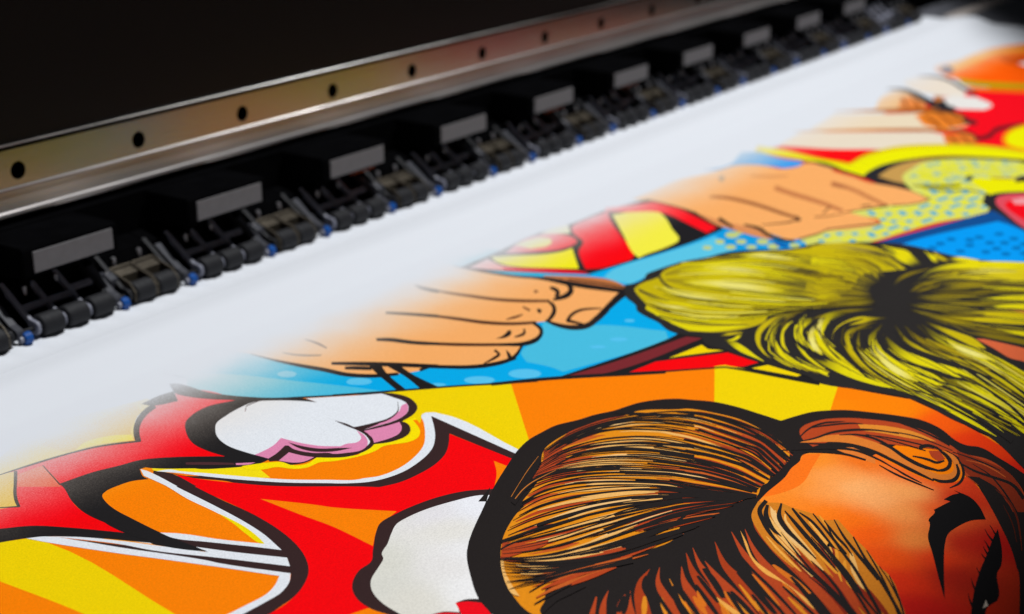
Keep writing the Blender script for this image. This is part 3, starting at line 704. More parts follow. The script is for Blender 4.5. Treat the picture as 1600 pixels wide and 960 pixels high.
p1 e0dc24 5780 -3459 5749 -3464 5724 -3458 5713 -3443 5722 -3424 5746 -3409 5777 -3404 5803 -3410 5814 -3426 5805 -3444
p1 4fa8c4 5763 -3534 5732 -3539 5706 -3533 5696 -3518 5704 -3499 5728 -3485 5759 -3480 5785 -3486 5796 -3501 5787 -3520
p1 e0dc24 5857 -3570 5825 -3575 5800 -3568 5789 -3553 5798 -3535 5822 -3520 5854 -3515 5880 -3521 5890 -3537 5881 -3555
p1 4fa8c4 5839 -3644 5808 -3649 5782 -3643 5771 -3628 5780 -3609 5805 -3595 5836 -3590 5861 -3596 5872 -3612 5863 -3630
p1 e0dc24 5933 -3680 5902 -3685 5876 -3679 5865 -3663 5874 -3645 5899 -3631 5930 -3626 5956 -3632 5967 -3647 5958 -3666
p1 e0dc24 6009 -3791 5978 -3795 5952 -3789 5941 -3774 5950 -3755 5975 -3741 6007 -3736 6033 -3743 6044 -3758 6035 -3777
p1 e0dc24 5548 -3430 5517 -3435 5492 -3429 5482 -3414 5490 -3396 5514 -3381 5544 -3376 5569 -3382 5580 -3397 5572 -3415
p1 4fa8c4 5640 -3465 5610 -3470 5584 -3464 5574 -3449 5582 -3430 5606 -3416 5637 -3410 5662 -3416 5673 -3432 5664 -3450
p1 e0dc24 5623 -3539 5593 -3544 5568 -3538 5557 -3523 5565 -3505 5589 -3490 5620 -3485 5645 -3491 5656 -3506 5647 -3525
p1 4fa8c4 5716 -3574 5685 -3579 5660 -3573 5649 -3558 5658 -3540 5682 -3525 5713 -3520 5738 -3526 5749 -3542 5740 -3560
p1 e0dc24 5699 -3648 5668 -3653 5643 -3647 5632 -3632 5641 -3614 5665 -3599 5695 -3594 5721 -3601 5731 -3616 5723 -3634
p1 4fa8c4 5792 -3684 5761 -3689 5735 -3682 5725 -3667 5733 -3649 5758 -3635 5789 -3630 5814 -3636 5825 -3652 5816 -3670
p1 e0dc24 5774 -3758 5743 -3762 5718 -3756 5708 -3741 5716 -3723 5740 -3709 5771 -3704 5797 -3710 5807 -3726 5798 -3744
p1 4fa8c4 5867 -3794 5837 -3798 5811 -3792 5801 -3777 5809 -3759 5834 -3744 5865 -3740 5890 -3746 5901 -3762 5892 -3780
p1 e0dc24 5539 -3524 5509 -3529 5484 -3523 5474 -3508 5482 -3489 5506 -3475 5536 -3470 5561 -3476 5571 -3491 5563 -3509
p1 4fa8c4 5523 -3597 5493 -3602 5468 -3596 5458 -3581 5466 -3563 5489 -3549 5519 -3544 5544 -3550 5555 -3565 5546 -3583
p1 e0dc24 5614 -3632 5584 -3637 5559 -3631 5549 -3616 5557 -3598 5581 -3584 5611 -3579 5636 -3585 5647 -3600 5638 -3618
p1 4fa8c4 5598 -3706 5568 -3710 5543 -3704 5532 -3689 5541 -3671 5564 -3657 5594 -3652 5619 -3659 5630 -3674 5621 -3692
p1 e0dc24 5690 -3741 5659 -3746 5634 -3739 5624 -3724 5632 -3706 5656 -3692 5686 -3688 5712 -3694 5722 -3709 5714 -3727
p1 4fa8c4 5673 -3814 5642 -3818 5617 -3812 5607 -3797 5615 -3779 5639 -3765 5669 -3761 5694 -3767 5705 -3782 5696 -3800
p1 e0dc24 5350 -3547 5321 -3552 5296 -3546 5286 -3531 5294 -3513 5317 -3499 5346 -3494 5371 -3500 5381 -3515 5373 -3533
p1 4fa8c4 5440 -3582 5410 -3587 5386 -3580 5376 -3566 5384 -3548 5407 -3533 5436 -3528 5461 -3534 5472 -3549 5463 -3567
p1 4fa8c4 5515 -3689 5485 -3694 5460 -3688 5450 -3673 5458 -3655 5481 -3641 5511 -3636 5536 -3643 5546 -3658 5538 -3676
p1 e0dc24 5498 -3762 5469 -3766 5444 -3760 5434 -3745 5442 -3728 5465 -3714 5495 -3709 5520 -3715 5530 -3730 5522 -3748
p1 4fa8c4 5589 -3797 5559 -3802 5534 -3795 5524 -3781 5532 -3763 5556 -3749 5586 -3744 5611 -3751 5621 -3766 5613 -3784
p1 e0dc24 5573 -3869 5543 -3874 5518 -3867 5508 -3852 5516 -3835 5539 -3821 5569 -3817 5594 -3823 5604 -3838 5596 -3856
p1 4fa8c4 5217 -3552 5188 -3557 5164 -3551 5154 -3536 5162 -3518 5184 -3504 5213 -3499 5237 -3505 5248 -3520 5240 -3538
p1 e0dc24 5306 -3586 5277 -3591 5253 -3585 5243 -3570 5250 -3552 5273 -3538 5302 -3533 5327 -3539 5337 -3554 5329 -3572
p1 e0dc24 5380 -3693 5351 -3698 5327 -3692 5316 -3677 5324 -3659 5347 -3645 5376 -3640 5401 -3647 5411 -3661 5403 -3679
p1 4fa8c4 5365 -3765 5335 -3769 5311 -3763 5301 -3748 5309 -3731 5332 -3717 5361 -3713 5385 -3719 5395 -3734 5387 -3751
p1 e0dc24 5454 -3800 5425 -3805 5400 -3798 5390 -3783 5398 -3766 5421 -3752 5450 -3748 5475 -3754 5485 -3769 5477 -3786
p1 4fa8c4 5438 -3871 5409 -3876 5385 -3869 5374 -3855 5382 -3837 5405 -3824 5435 -3819 5459 -3826 5469 -3841 5461 -3858
p1 e0dc24 4977 -3397 4948 -3402 4925 -3396 4915 -3382 4922 -3364 4944 -3350 4972 -3344 4996 -3350 5006 -3365 4999 -3383
p1 e0dc24 5050 -3503 5021 -3508 4998 -3502 4988 -3487 4995 -3469 5017 -3455 5045 -3450 5069 -3456 5079 -3471 5072 -3489
p1 4fa8c4 5137 -3537 5109 -3542 5085 -3535 5075 -3521 5082 -3503 5104 -3489 5133 -3484 5157 -3490 5167 -3505 5160 -3523
p1 e0dc24 5123 -3608 5094 -3613 5071 -3607 5060 -3593 5068 -3575 5090 -3561 5118 -3556 5142 -3562 5152 -3577 5145 -3595
p1 4fa8c4 5211 -3643 5182 -3647 5158 -3641 5148 -3627 5155 -3609 5178 -3595 5206 -3590 5230 -3596 5241 -3611 5233 -3629
p1 e0dc24 5196 -3714 5167 -3719 5143 -3712 5133 -3698 5141 -3680 5163 -3667 5192 -3662 5216 -3668 5226 -3683 5218 -3700
p1 4fa8c4 5284 -3749 5255 -3753 5231 -3747 5221 -3732 5228 -3715 5251 -3701 5280 -3697 5304 -3703 5314 -3718 5306 -3735
p1 e0dc24 5269 -3820 5240 -3824 5216 -3818 5206 -3803 5214 -3786 5236 -3772 5265 -3768 5289 -3774 5299 -3789 5291 -3806
p1 4fa8c4 5357 -3855 5328 -3859 5304 -3853 5294 -3838 5302 -3821 5324 -3807 5353 -3803 5378 -3809 5388 -3824 5380 -3841
p1 4fa8c4 5430 -3961 5401 -3965 5377 -3959 5367 -3944 5375 -3927 5398 -3913 5427 -3909 5451 -3916 5461 -3930 5453 -3948
p1 4fa8c4 4740 -3245 4712 -3250 4689 -3245 4679 -3230 4686 -3212 4707 -3198 4735 -3192 4758 -3198 4768 -3212 4761 -3230
p1 e0dc24 4825 -3277 4798 -3283 4774 -3277 4764 -3263 4771 -3245 4793 -3230 4821 -3225 4844 -3230 4854 -3245 4847 -3263
p1 e0dc24 4898 -3383 4870 -3388 4847 -3382 4837 -3367 4844 -3350 4866 -3335 4893 -3330 4917 -3336 4927 -3351 4920 -3368
p1 4fa8c4 4885 -3454 4857 -3459 4834 -3454 4824 -3439 4831 -3422 4852 -3407 4880 -3402 4903 -3408 4913 -3423 4906 -3440
p1 e0dc24 4971 -3488 4943 -3493 4919 -3487 4909 -3472 4917 -3455 4938 -3441 4966 -3436 4990 -3441 5000 -3456 4993 -3474
p1 4fa8c4 4957 -3559 4929 -3564 4906 -3558 4896 -3544 4903 -3526 4925 -3512 4953 -3507 4976 -3513 4986 -3528 4979 -3545
p1 4fa8c4 5030 -3664 5002 -3669 4978 -3663 4968 -3648 4975 -3631 4997 -3617 5025 -3612 5049 -3618 5059 -3633 5051 -3650
p1 e0dc24 5116 -3698 5088 -3703 5064 -3697 5054 -3682 5062 -3665 5084 -3651 5112 -3646 5136 -3653 5146 -3667 5138 -3685
p1 4fa8c4 5102 -3769 5074 -3773 5050 -3767 5040 -3753 5048 -3735 5070 -3722 5098 -3717 5121 -3724 5132 -3738 5124 -3756
p1 e0dc24 5189 -3804 5161 -3808 5137 -3802 5127 -3787 5134 -3770 5156 -3756 5185 -3752 5209 -3758 5219 -3773 5211 -3790
p1 e0dc24 5262 -3909 5233 -3913 5209 -3907 5199 -3892 5207 -3875 5229 -3862 5258 -3857 5282 -3864 5292 -3878 5284 -3896
p1 4fa8c4 4700 -3284 4672 -3289 4649 -3284 4639 -3269 4646 -3252 4667 -3237 4695 -3232 4718 -3238 4728 -3252 4721 -3270
p1 e0dc24 4687 -3356 4660 -3361 4637 -3355 4627 -3341 4634 -3323 4655 -3309 4682 -3304 4705 -3310 4715 -3324 4708 -3342
p1 4fa8c4 4772 -3389 4744 -3394 4721 -3388 4711 -3374 4718 -3356 4739 -3342 4767 -3337 4790 -3342 4800 -3357 4793 -3374
p1 e0dc24 4759 -3460 4732 -3465 4709 -3459 4699 -3445 4706 -3427 4727 -3413 4754 -3408 4777 -3414 4787 -3428 4780 -3446
p1 4fa8c4 4844 -3493 4816 -3498 4793 -3492 4783 -3478 4790 -3460 4812 -3446 4839 -3441 4862 -3447 4872 -3461 4865 -3479
p1 e0dc24 4831 -3564 4803 -3569 4780 -3563 4770 -3548 4777 -3531 4799 -3517 4826 -3512 4849 -3518 4859 -3533 4852 -3550
p1 4fa8c4 4916 -3597 4888 -3602 4865 -3596 4855 -3582 4862 -3564 4884 -3551 4911 -3546 4935 -3552 4945 -3566 4938 -3584
p1 e0dc24 4903 -3668 4875 -3672 4852 -3666 4842 -3652 4849 -3635 4870 -3621 4898 -3617 4921 -3623 4931 -3637 4924 -3654
p1 4fa8c4 4988 -3702 4960 -3706 4937 -3700 4927 -3686 4934 -3669 4956 -3655 4984 -3650 5007 -3656 5017 -3671 5010 -3688
p1 e0dc24 4975 -3772 4947 -3776 4924 -3770 4914 -3756 4921 -3739 4942 -3725 4970 -3721 4993 -3727 5003 -3741 4996 -3759
p1 4fa8c4 5060 -3806 5032 -3811 5009 -3804 4999 -3790 5006 -3773 5028 -3759 5056 -3755 5080 -3761 5090 -3776 5082 -3793
p1 e0dc24 5046 -3876 5019 -3880 4995 -3874 4985 -3859 4993 -3842 5014 -3829 5042 -3825 5066 -3831 5075 -3846 5068 -3863
p1 4fa8c4 5133 -3911 5104 -3915 5081 -3908 5071 -3894 5078 -3877 5100 -3864 5128 -3860 5152 -3866 5162 -3880 5155 -3898
p1 4fa8c4 4599 -3413 4572 -3418 4549 -3412 4540 -3398 4546 -3380 4567 -3366 4594 -3361 4616 -3367 4626 -3381 4620 -3399
p1 e0dc24 4683 -3445 4656 -3450 4633 -3445 4623 -3430 4630 -3413 4650 -3399 4678 -3394 4700 -3400 4710 -3414 4704 -3431
p1 e0dc24 4754 -3549 4727 -3554 4704 -3548 4694 -3534 4701 -3516 4722 -3502 4749 -3498 4772 -3503 4782 -3518 4775 -3535
p1 e0dc24 4826 -3653 4798 -3657 4776 -3651 4766 -3637 4773 -3620 4794 -3606 4821 -3601 4844 -3607 4854 -3622 4847 -3639
p1 4fa8c4 4813 -3722 4786 -3727 4763 -3721 4753 -3706 4760 -3689 4781 -3676 4808 -3671 4831 -3677 4841 -3692 4834 -3709
p1 e0dc24 4897 -3756 4870 -3760 4847 -3754 4837 -3740 4844 -3723 4865 -3710 4893 -3705 4916 -3711 4926 -3726 4919 -3743
p1 e0dc24 4512 -3469 4486 -3473 4463 -3468 4454 -3454 4460 -3436 4480 -3423 4507 -3418 4529 -3423 4539 -3438 4532 -3455
p1 4fa8c4 4595 -3501 4568 -3506 4546 -3500 4536 -3486 4542 -3469 4563 -3455 4590 -3450 4612 -3456 4622 -3470 4615 -3488
p1 e0dc24 4583 -3571 4556 -3576 4534 -3570 4524 -3556 4531 -3539 4551 -3525 4578 -3520 4600 -3526 4610 -3540 4603 -3557
p1 4fa8c4 4666 -3604 4639 -3609 4616 -3603 4607 -3589 4613 -3571 4634 -3558 4661 -3553 4683 -3559 4693 -3573 4687 -3591
p1 e0dc24 4654 -3673 4627 -3678 4604 -3672 4595 -3658 4601 -3641 4622 -3627 4648 -3623 4671 -3629 4681 -3643 4674 -3660
p1 4fa8c4 4737 -3707 4710 -3711 4687 -3705 4677 -3691 4684 -3674 4705 -3661 4732 -3656 4755 -3662 4765 -3676 4758 -3693
p1 4fa8c4 4392 -3474 4366 -3479 4344 -3473 4334 -3459 4341 -3442 4361 -3428 4387 -3423 4409 -3429 4418 -3443 4412 -3460
p1 e0dc24 4474 -3506 4447 -3511 4425 -3505 4416 -3491 4422 -3474 4442 -3460 4468 -3456 4491 -3461 4500 -3475 4494 -3493
p1 4fa8c4 4462 -3575 4436 -3580 4414 -3574 4404 -3560 4411 -3543 4431 -3530 4457 -3525 4479 -3531 4489 -3545 4482 -3562
p1 e0dc24 4544 -3608 4518 -3613 4496 -3607 4486 -3593 4492 -3576 4513 -3562 4539 -3558 4561 -3564 4571 -3578 4565 -3595
p1 e0dc24 4615 -3710 4588 -3714 4566 -3709 4556 -3694 4563 -3678 4583 -3664 4610 -3660 4632 -3666 4642 -3680 4635 -3697
p1 4fa8c4 4319 -3459 4293 -3464 4271 -3459 4262 -3445 4268 -3428 4288 -3414 4313 -3409 4335 -3415 4345 -3429 4339 -3446
p1 e0dc24 4308 -3528 4282 -3533 4261 -3527 4251 -3513 4257 -3496 4277 -3483 4303 -3478 4324 -3484 4334 -3498 4328 -3515
p1 4fa8c4 4389 -3561 4363 -3565 4341 -3560 4331 -3546 4338 -3529 4357 -3515 4383 -3511 4405 -3516 4415 -3530 4409 -3547
p1 e0dc24 4378 -3629 4352 -3634 4330 -3628 4321 -3614 4327 -3597 4347 -3584 4372 -3579 4394 -3585 4404 -3599 4398 -3616
p1 4fa8c4 4459 -3662 4433 -3666 4411 -3660 4401 -3646 4407 -3630 4427 -3617 4453 -3612 4476 -3618 4485 -3632 4479 -3649
p1 4fa8c4 4018 -3282 3993 -3287 3972 -3282 3962 -3268 3968 -3251 3987 -3237 4012 -3232 4033 -3237 4043 -3251 4037 -3268
p1 4fa8c4 4087 -3382 4062 -3387 4041 -3381 4031 -3368 4037 -3351 4056 -3337 4081 -3332 4103 -3338 4112 -3351 4106 -3368
p1 e0dc24 4166 -3414 4141 -3418 4120 -3413 4110 -3399 4116 -3382 4135 -3369 4161 -3364 4182 -3369 4192 -3383 4186 -3400
p1 4fa8c4 4156 -3482 4131 -3487 4110 -3481 4100 -3467 4106 -3451 4125 -3437 4151 -3432 4172 -3438 4182 -3452 4176 -3469
p1 e0dc24 4236 -3514 4211 -3519 4189 -3513 4179 -3499 4185 -3482 4205 -3469 4230 -3464 4252 -3470 4262 -3484 4255 -3501
p1 4fa8c4 4225 -3582 4200 -3587 4179 -3581 4169 -3567 4175 -3550 4194 -3537 4220 -3533 4241 -3538 4251 -3552 4245 -3569
p1 e0dc24 4305 -3614 4280 -3619 4258 -3613 4249 -3599 4255 -3583 4274 -3569 4300 -3565 4321 -3571 4331 -3584 4325 -3601
p1 4fa8c4 3914 -3220 3889 -3225 3868 -3220 3859 -3206 3864 -3189 3883 -3175 3907 -3170 3929 -3175 3938 -3189 3932 -3206
p1 e0dc24 3905 -3288 3880 -3293 3859 -3288 3850 -3274 3855 -3257 3874 -3244 3898 -3239 3919 -3244 3929 -3258 3923 -3275
p1 e0dc24 3973 -3388 3949 -3393 3928 -3387 3918 -3373 3924 -3357 3942 -3343 3967 -3338 3988 -3344 3998 -3357 3992 -3374
p1 e0dc24 4042 -3487 4017 -3492 3996 -3486 3986 -3472 3992 -3456 4011 -3442 4036 -3438 4057 -3443 4067 -3457 4061 -3474
p1 4fa8c4 4120 -3519 4095 -3523 4074 -3518 4065 -3504 4070 -3487 4089 -3474 4114 -3469 4136 -3475 4145 -3489 4139 -3505
p1 4fa8c4 3758 -3245 3734 -3250 3713 -3244 3704 -3231 3709 -3214 3728 -3200 3752 -3195 3772 -3200 3782 -3214 3776 -3231
p1 e0dc24 3835 -3275 3811 -3280 3790 -3275 3781 -3261 3786 -3244 3804 -3231 3829 -3226 3850 -3231 3859 -3245 3853 -3262
p1 e0dc24 3903 -3374 3879 -3379 3858 -3374 3849 -3360 3854 -3343 3873 -3330 3897 -3325 3918 -3330 3928 -3344 3922 -3361
p1 4fa8c4 3894 -3442 3870 -3446 3849 -3441 3840 -3427 3845 -3411 3864 -3397 3888 -3393 3909 -3398 3918 -3412 3913 -3428
p1 e0dc24 3972 -3473 3947 -3478 3926 -3472 3917 -3459 3922 -3442 3941 -3429 3966 -3424 3987 -3429 3996 -3443 3990 -3460
p1 e6e000 6165 -3572 6319 -3568 6364 -3698 6462 -3881 6318 -4112 6073 -4067 5811 -3856 5953 -3739
k b08a10 b08a10 b08a10 | 6357 -3688 6386 -3761 6434 -3825 6517 -3887 | 6403 -3673 6445 -3743 6489 -3807 6554 -3875
p1 2a3a44 6248 -3490 6364 -3492 6292 -3553 6152 -3553
k 8a8418 8a8418 8a8418 | 5722 -3202 5741 -3348 5806 -3464 5939 -3556 | 5756 -3189 5840 -3313 5918 -3422 6017 -3527
k 3a2a20 3a2a20 3a2a20 | 6345 -3909 6411 -3958 6408 -4018 6431 -4075 | 6428 -3876 6623 -3887 6641 -3961 6570 -4040
k 5a6a50 5a6a50 5a6a50 | 5716 -3300 5683 -3440 5734 -3567 5834 -3658 5817 -3796 | 5738 -3293 5727 -3427 5784 -3548 5880 -3644 5843 -3789
p0 104a8a 3830 -3550 5339 -4035 5590 -4398 4018 -4863 3422 -3666
p0 104a8a 3943 -3580 4340 -3728 5235 -4058 5099 -4136 4424 -3914 3987 -3777
p0 0096ea 3969 -3752 4276 -3839 5054 -4172 5008 -4273 4720 -4655 4050 -4854 3929 -4399 3927 -3990
p1 0070b8 4377 -4065 4342 -4070 4313 -4061 4300 -4042 4308 -4020 4334 -4004 4369 -3999 4398 -4007 4411 -4026 4403 -4048
p1 0070b8 4304 -4237 4270 -4241 4242 -4233 4229 -4214 4237 -4193 4262 -4176 4296 -4172 4325 -4181 4338 -4199 4330 -4221
p1 0070b8 4206 -4394 4173 -4398 4144 -4389 4132 -4370 4139 -4349 4164 -4334 4198 -4330 4226 -4339 4239 -4357 4231 -4378
p1 0070b8 4553 -4226 4518 -4231 4488 -4222 4475 -4203 4483 -4181 4510 -4165 4545 -4160 4575 -4169 4589 -4188 4580 -4210
p1 0070b8 4453 -4343 4419 -4347 4390 -4338 4377 -4319 4385 -4298 4411 -4282 4446 -4278 4475 -4287 4488 -4306 4480 -4327
p1 0070b8 4731 -4326 4695 -4330 4665 -4321 4652 -4302 4661 -4280 4688 -4264 4724 -4260 4754 -4269 4768 -4288 4759 -4310
p1 0070b8 4518 -4436 4483 -4440 4454 -4431 4441 -4412 4449 -4391 4476 -4375 4510 -4371 4540 -4380 4553 -4399 4544 -4420
p1 0070b8 4336 -4433 4302 -4437 4273 -4428 4260 -4409 4268 -4388 4294 -4373 4328 -4369 4357 -4378 4370 -4396 4361 -4418
p1 0070b8 4671 -4460 4636 -4464 4606 -4455 4593 -4436 4602 -4414 4629 -4399 4664 -4395 4694 -4404 4707 -4423 4698 -4444
p1 0070b8 4439 -4553 4405 -4557 4376 -4547 4364 -4529 4372 -4508 4398 -4493 4432 -4489 4461 -4498 4474 -4517 4465 -4538
p1 0070b8 4217 -4037 4183 -4042 4154 -4034 4141 -4015 4149 -3993 4175 -3977 4209 -3971 4238 -3980 4251 -3999 4243 -4021
p1 0070b8 4113 -4230 4080 -4235 4052 -4226 4039 -4207 4047 -4186 4072 -4170 4105 -4166 4133 -4175 4146 -4193 4138 -4214
p1 0070b8 4242 -4534 4209 -4538 4181 -4529 4168 -4510 4176 -4490 4201 -4475 4234 -4471 4262 -4480 4275 -4498 4267 -4519
p1 0070b8 4578 -4572 4543 -4575 4514 -4566 4501 -4547 4509 -4526 4536 -4511 4570 -4507 4600 -4516 4613 -4535 4604 -4556
p1 0070b8 4442 -4190 4407 -4195 4378 -4186 4365 -4167 4373 -4145 4399 -4129 4434 -4124 4464 -4133 4477 -4152 4468 -4174
p1 0070b8 4075 -4026 4042 -4031 4013 -4022 4001 -4003 4008 -3982 4033 -3965 4066 -3960 4095 -3969 4108 -3987 4100 -4009
p1 0070b8 4339 -4645 4305 -4648 4277 -4639 4264 -4620 4272 -4600 4297 -4585 4331 -4582 4359 -4591 4372 -4609 4364 -4630
p1 0070b8 4452 -4691 4418 -4694 4389 -4685 4377 -4666 4385 -4646 4411 -4631 4444 -4627 4473 -4637 4486 -4655 4478 -4676
p1 26262a 5595 -3865 5903 -3884 6090 -4062 6197 -4217 4685 -4666 5007 -4338 5272 -4112 5403 -3986
p1 d84a58 5597 -3978 5837 -3940 6020 -4084 6092 -4249 4791 -4634 4988 -4408 5323 -4151
p1 ee0618 5621 -4049 5760 -4067 5837 -4324 5010 -4570 5241 -4308
p1 e89498 5754 -4058 5892 -4124 5925 -4231 5711 -4251 5640 -4128
p0 1e1c1f 1574 -1305 1717 -1610 2023 -2174 2489 -2280 2824 -2359 3230 -2425 3608 -2450 3733 -2302 3991 -1843 3992 -1523 4025 -1511 3567 -1393 3051 -1368 2710 -1299 1962 -1316
p0 ee8a90 1655 -1367 1905 -1356 1840 -1512 1860 -1653 2048 -2090 2039 -2175 1864 -1862 1737 -1596
p1 d40014 1794 -1556 1855 -1656 2059 -2083 2037 -2171 1864 -1862 1759 -1616
p1 f60008 2090 -1385 2255 -1553 2424 -1673 2645 -1677 2723 -1603 2753 -1522 2742 -1429 2688 -1364 2516 -1304
p1 ece24a 2312 -1318 2472 -1334 2587 -1381 2613 -1445 2541 -1514 2415 -1545 2297 -1477
p1 efe600 1962 -1346 2089 -1472 2225 -1622 2367 -1709 2493 -1731 2093 -2044 2003 -1887 1870 -1622 1874 -1476
p1 e6e69a 2658 -1321 2878 -1315 3004 -1367 2812 -1511
p1 f60008 2993 -1416 3261 -1402 3516 -1424 3267 -1613 2991 -1865 2539 -2239 2366 -2216 2198 -2168 2115 -2088 2450 -1818 2686 -1706 2826 -1531
p1 efe640 3453 -1507 3641 -1606 3747 -1772 3709 -1824 3580 -1946 3373 -2110 3133 -2302 2927 -2311 2587 -2274 2568 -2280 2631 -2197 3003 -1883
p1 fb0c1a 3602 -1351 3786 -1474 3980 -1594 3960 -1797 3807 -2068 3608 -2385 3432 -2389 3588 -2125 3724 -1865 3724 -1740 3589 -1565 3499 -1414
p1 f3a862 3943 -1408 4419 -1411 4758 -1422 5177 -1548 5443 -1574 5557 -1652 5632 -1778 5602 -1993 5716 -2072 5955 -2095 5978 -2218 5910 -2379 5828 -2406 5721 -2645 5604 -2881 5609 -2928 5603 -3078 5555 -3242 5380 -3479 5159 -3416 5011 -3275 4631 -3045 4503 -3375 4444 -3410 4287 -3362 4057 -3178 3932 -3119 3910 -3113 3691 -3066 3632 -2981 3706 -2786 3792 -2319 3878 -2067 3953 -1801 3984 -1527
p1 d88a54 3984 -1847 3867 -2073 3656 -2389 3647 -2442 3556 -2790 3566 -2899 3706 -2786 3765 -2547 3799 -2316
p1 2c93e8 5182 -1437 5415 -1534 5983 -1411 6084 -1557 5986 -1811 5994 -2064 5782 -2081 5640 -2015 5632 -1778 5552 -1627 5434 -1578 5278 -1550
k 3c3428 3c3428 3c3428 | 5929 -2040 5998 -2140 5992 -2244 5919 -2389 5786 -2557 | 5957 -2028 6047 -2118 6058 -2220 5991 -2365 5855 -2536
k 3c3428 3c3428 3c3428 | 5965 -2186 5888 -2387 5812 -2571 5723 -2767 | 6039 -2159 5955 -2363 5878 -2549 5793 -2744
k 2a2622 2a2622 2a2622 | 4003 -1502 3966 -1695 3921 -1876 3853 -2078 | 4026 -1491 3998 -1679 3962 -1858 3902 -2056
k cf8850 cf8850 cf8850 | 4346 -1931 4391 -2069 4364 -2265 4310 -2449 4241 -2630 4171 -2830 | 4437 -1884 4521 -2008 4501 -2208 4441 -2399 4360 -2586 4264 -2797
k 5a3826 5a3826 5a3826 | 4233 -2769 4191 -2802 4162 -2824 4122 -2857 | 4293 -2757 4262 -2788 4243 -2809 4212 -2840
k 7a4628 7a4628 7a4628 | 4412 -1922 4423 -2094 4396 -2266 4335 -2450 4256 -2626 4193 -2810 | 4435 -1910 4460 -2077 4443 -2246 4385 -2431 4307 -2608 4244 -2792
k 7a4628 7a4628 7a4628 | 4968 -2266 4855 -2456 4779 -2637 4712 -2813 4622 -2995 | 4992 -2257 4902 -2439 4838 -2616 4770 -2794 4667 -2981
k 7a4628 7a4628 7a4628 | 5370 -2613 5344 -2701 5317 -2764 5248 -2879 5193 -2974 | 5395 -2603 5387 -2686 5374 -2746 5301 -2863 5241 -2959
k c47a48 c47a48 c47a48 | 4914 -2260 4820 -2455 4745 -2668 4677 -2842 4583 -3032 | 5060 -2206 4963 -2402 4883 -2618 4800 -2802 4680 -3002
k c47a48 c47a48 c47a48 | 5346 -2600 5271 -2801 5079 -3070 4930 -3278 | 5475 -2552 5393 -2764 5191 -3039 5029 -3252
k b06a40 b06a40 b06a40 | 5312 -2622 5304 -2673 5299 -2706 5291 -2756 | 5440 -2575 5426 -2628 5415 -2664 5401 -2716
k dc9458 dc9458 dc9458 | 5198 -1896 5225 -2009 5290 -2095 5389 -2172 | 5285 -1856 5329 -1961 5386 -2048 5458 -2139
k 5a3a28 5a3a28 5a3a28 | 3871 -2654 3956 -2728 4037 -2792 4169 -2843 | 3891 -2644 3986 -2713 4075 -2772 4215 -2818
k 1e1c1c 1e1c1c 1e1c1c | 3805 -2292 3753 -2364 3707 -2430 3661 -2501 | 3891 -2264 3837 -2336 3777 -2408 3705 -2487
k 1e1c1c 1e1c1c 1e1c1c | 3785 -2536 3740 -2679 3629 -2814 3572 -2957 3595 -3064 | 3827 -2518 3821 -2649 3704 -2795 3640 -2929 3648 -3042
k 5a3826 5a3826 5a3826 | 4830 -3092 4870 -3113 4900 -3133 4917 -3161 | 4852 -3081 4907 -3095 4939 -3118 4941 -3152
k 8a5230 8a5230 8a5230 | 4317 -2909 4380 -2971 4469 -3023 4556 -3069 | 4352 -2892 4411 -2956 4495 -3011 4577 -3058
k 8a5230 8a5230 8a5230 | 4724 -2865 4629 -2880 4567 -2890 4474 -2905 | 4690 -2891 4600 -2903 4540 -2911 4452 -2923
p1 a88868 5016 -1731 4950 -1759 4903 -1769 4894 -1755 4926 -1725 4986 -1688 5053 -1659 5100 -1649 5109 -1662 5077 -1694
k 6a4028 6a4028 6a4028 | 3667 -3056 3782 -3099 3898 -3132 4090 -3138 | 3691 -3043 3819 -3079 3934 -3112 4112 -3124
k 6a4028 6a4028 6a4028 | 4044 -3139 4195 -3233 4315 -3323 4430 -3422 | 4077 -3123 4229 -3217 4355 -3306 4479 -3401
k 6a4028 6a4028 6a4028 | 4588 -3053 4731 -3132 4853 -3203 4979 -3278 | 4609 -3042 4763 -3117 4895 -3184 5031 -3254
k 6a4028 6a4028 6a4028 | 4998 -3293 5085 -3379 5188 -3445 5337 -3490 | 5037 -3277 5119 -3365 5220 -3430 5375 -3474
k 402a22 402a22 402a22 | 5789 -2852 5684 -2987 5629 -3103 5640 -3208 | 5849 -2835 5743 -2971 5684 -3084 5683 -3193
p1 f3a862 -576 -1071 -525 -1298 -520 -1541 -469 -1822 -446 -2015 -371 -2141 -268 -2234 -126 -2318 -70 -2306 -32 -2338 7 -2438 117 -2573 260 -2648 400 -2652 563 -2591 625 -2575 742 -2574 837 -2549 929 -2461 956 -2417 1033 -2472 1005 -2582 1041 -2690 1144 -2728 1460 -2665 1830 -2589 1859 -2504 1819 -2054 1711 -1751 1634 -1298 1657 -1060 -518 -1060
p1 be7240 1814 -1914 1938 -2120 2010 -2344 1937 -2553 1855 -2574 1797 -2349 1765 -2160 1777 -1967
k 201c1c 201c1c 201c1c | 1700 -1846 1727 -1994 1724 -2169 1739 -2321 1772 -2460 1813 -2604 | 1722 -1831 1796 -1952 1817 -2116 1837 -2266 1860 -2410 1892 -2561
k 3a2418 3a2418 3a2418 | 1832 -2116 1863 -2246 1888 -2410 1900 -2553 | 1855 -2103 1893 -2228 1921 -2392 1929 -2538
k 3a2a2a 3a2a2a 3a2a2a | 1614 -1252 1617 -1429 1635 -1631 1663 -1783 1733 -1938 | 1631 -1240 1651 -1406 1678 -1604 1709 -1754 1779 -1909
k 1e1a1a 1e1a1a 1e1a1a | 1793 -2067 1729 -2164 1660 -2232 1589 -2257 1508 -2260 1425 -2252 | 1826 -2054 1787 -2142 1688 -2256 1519 -2327 1441 -2313 1392 -2278
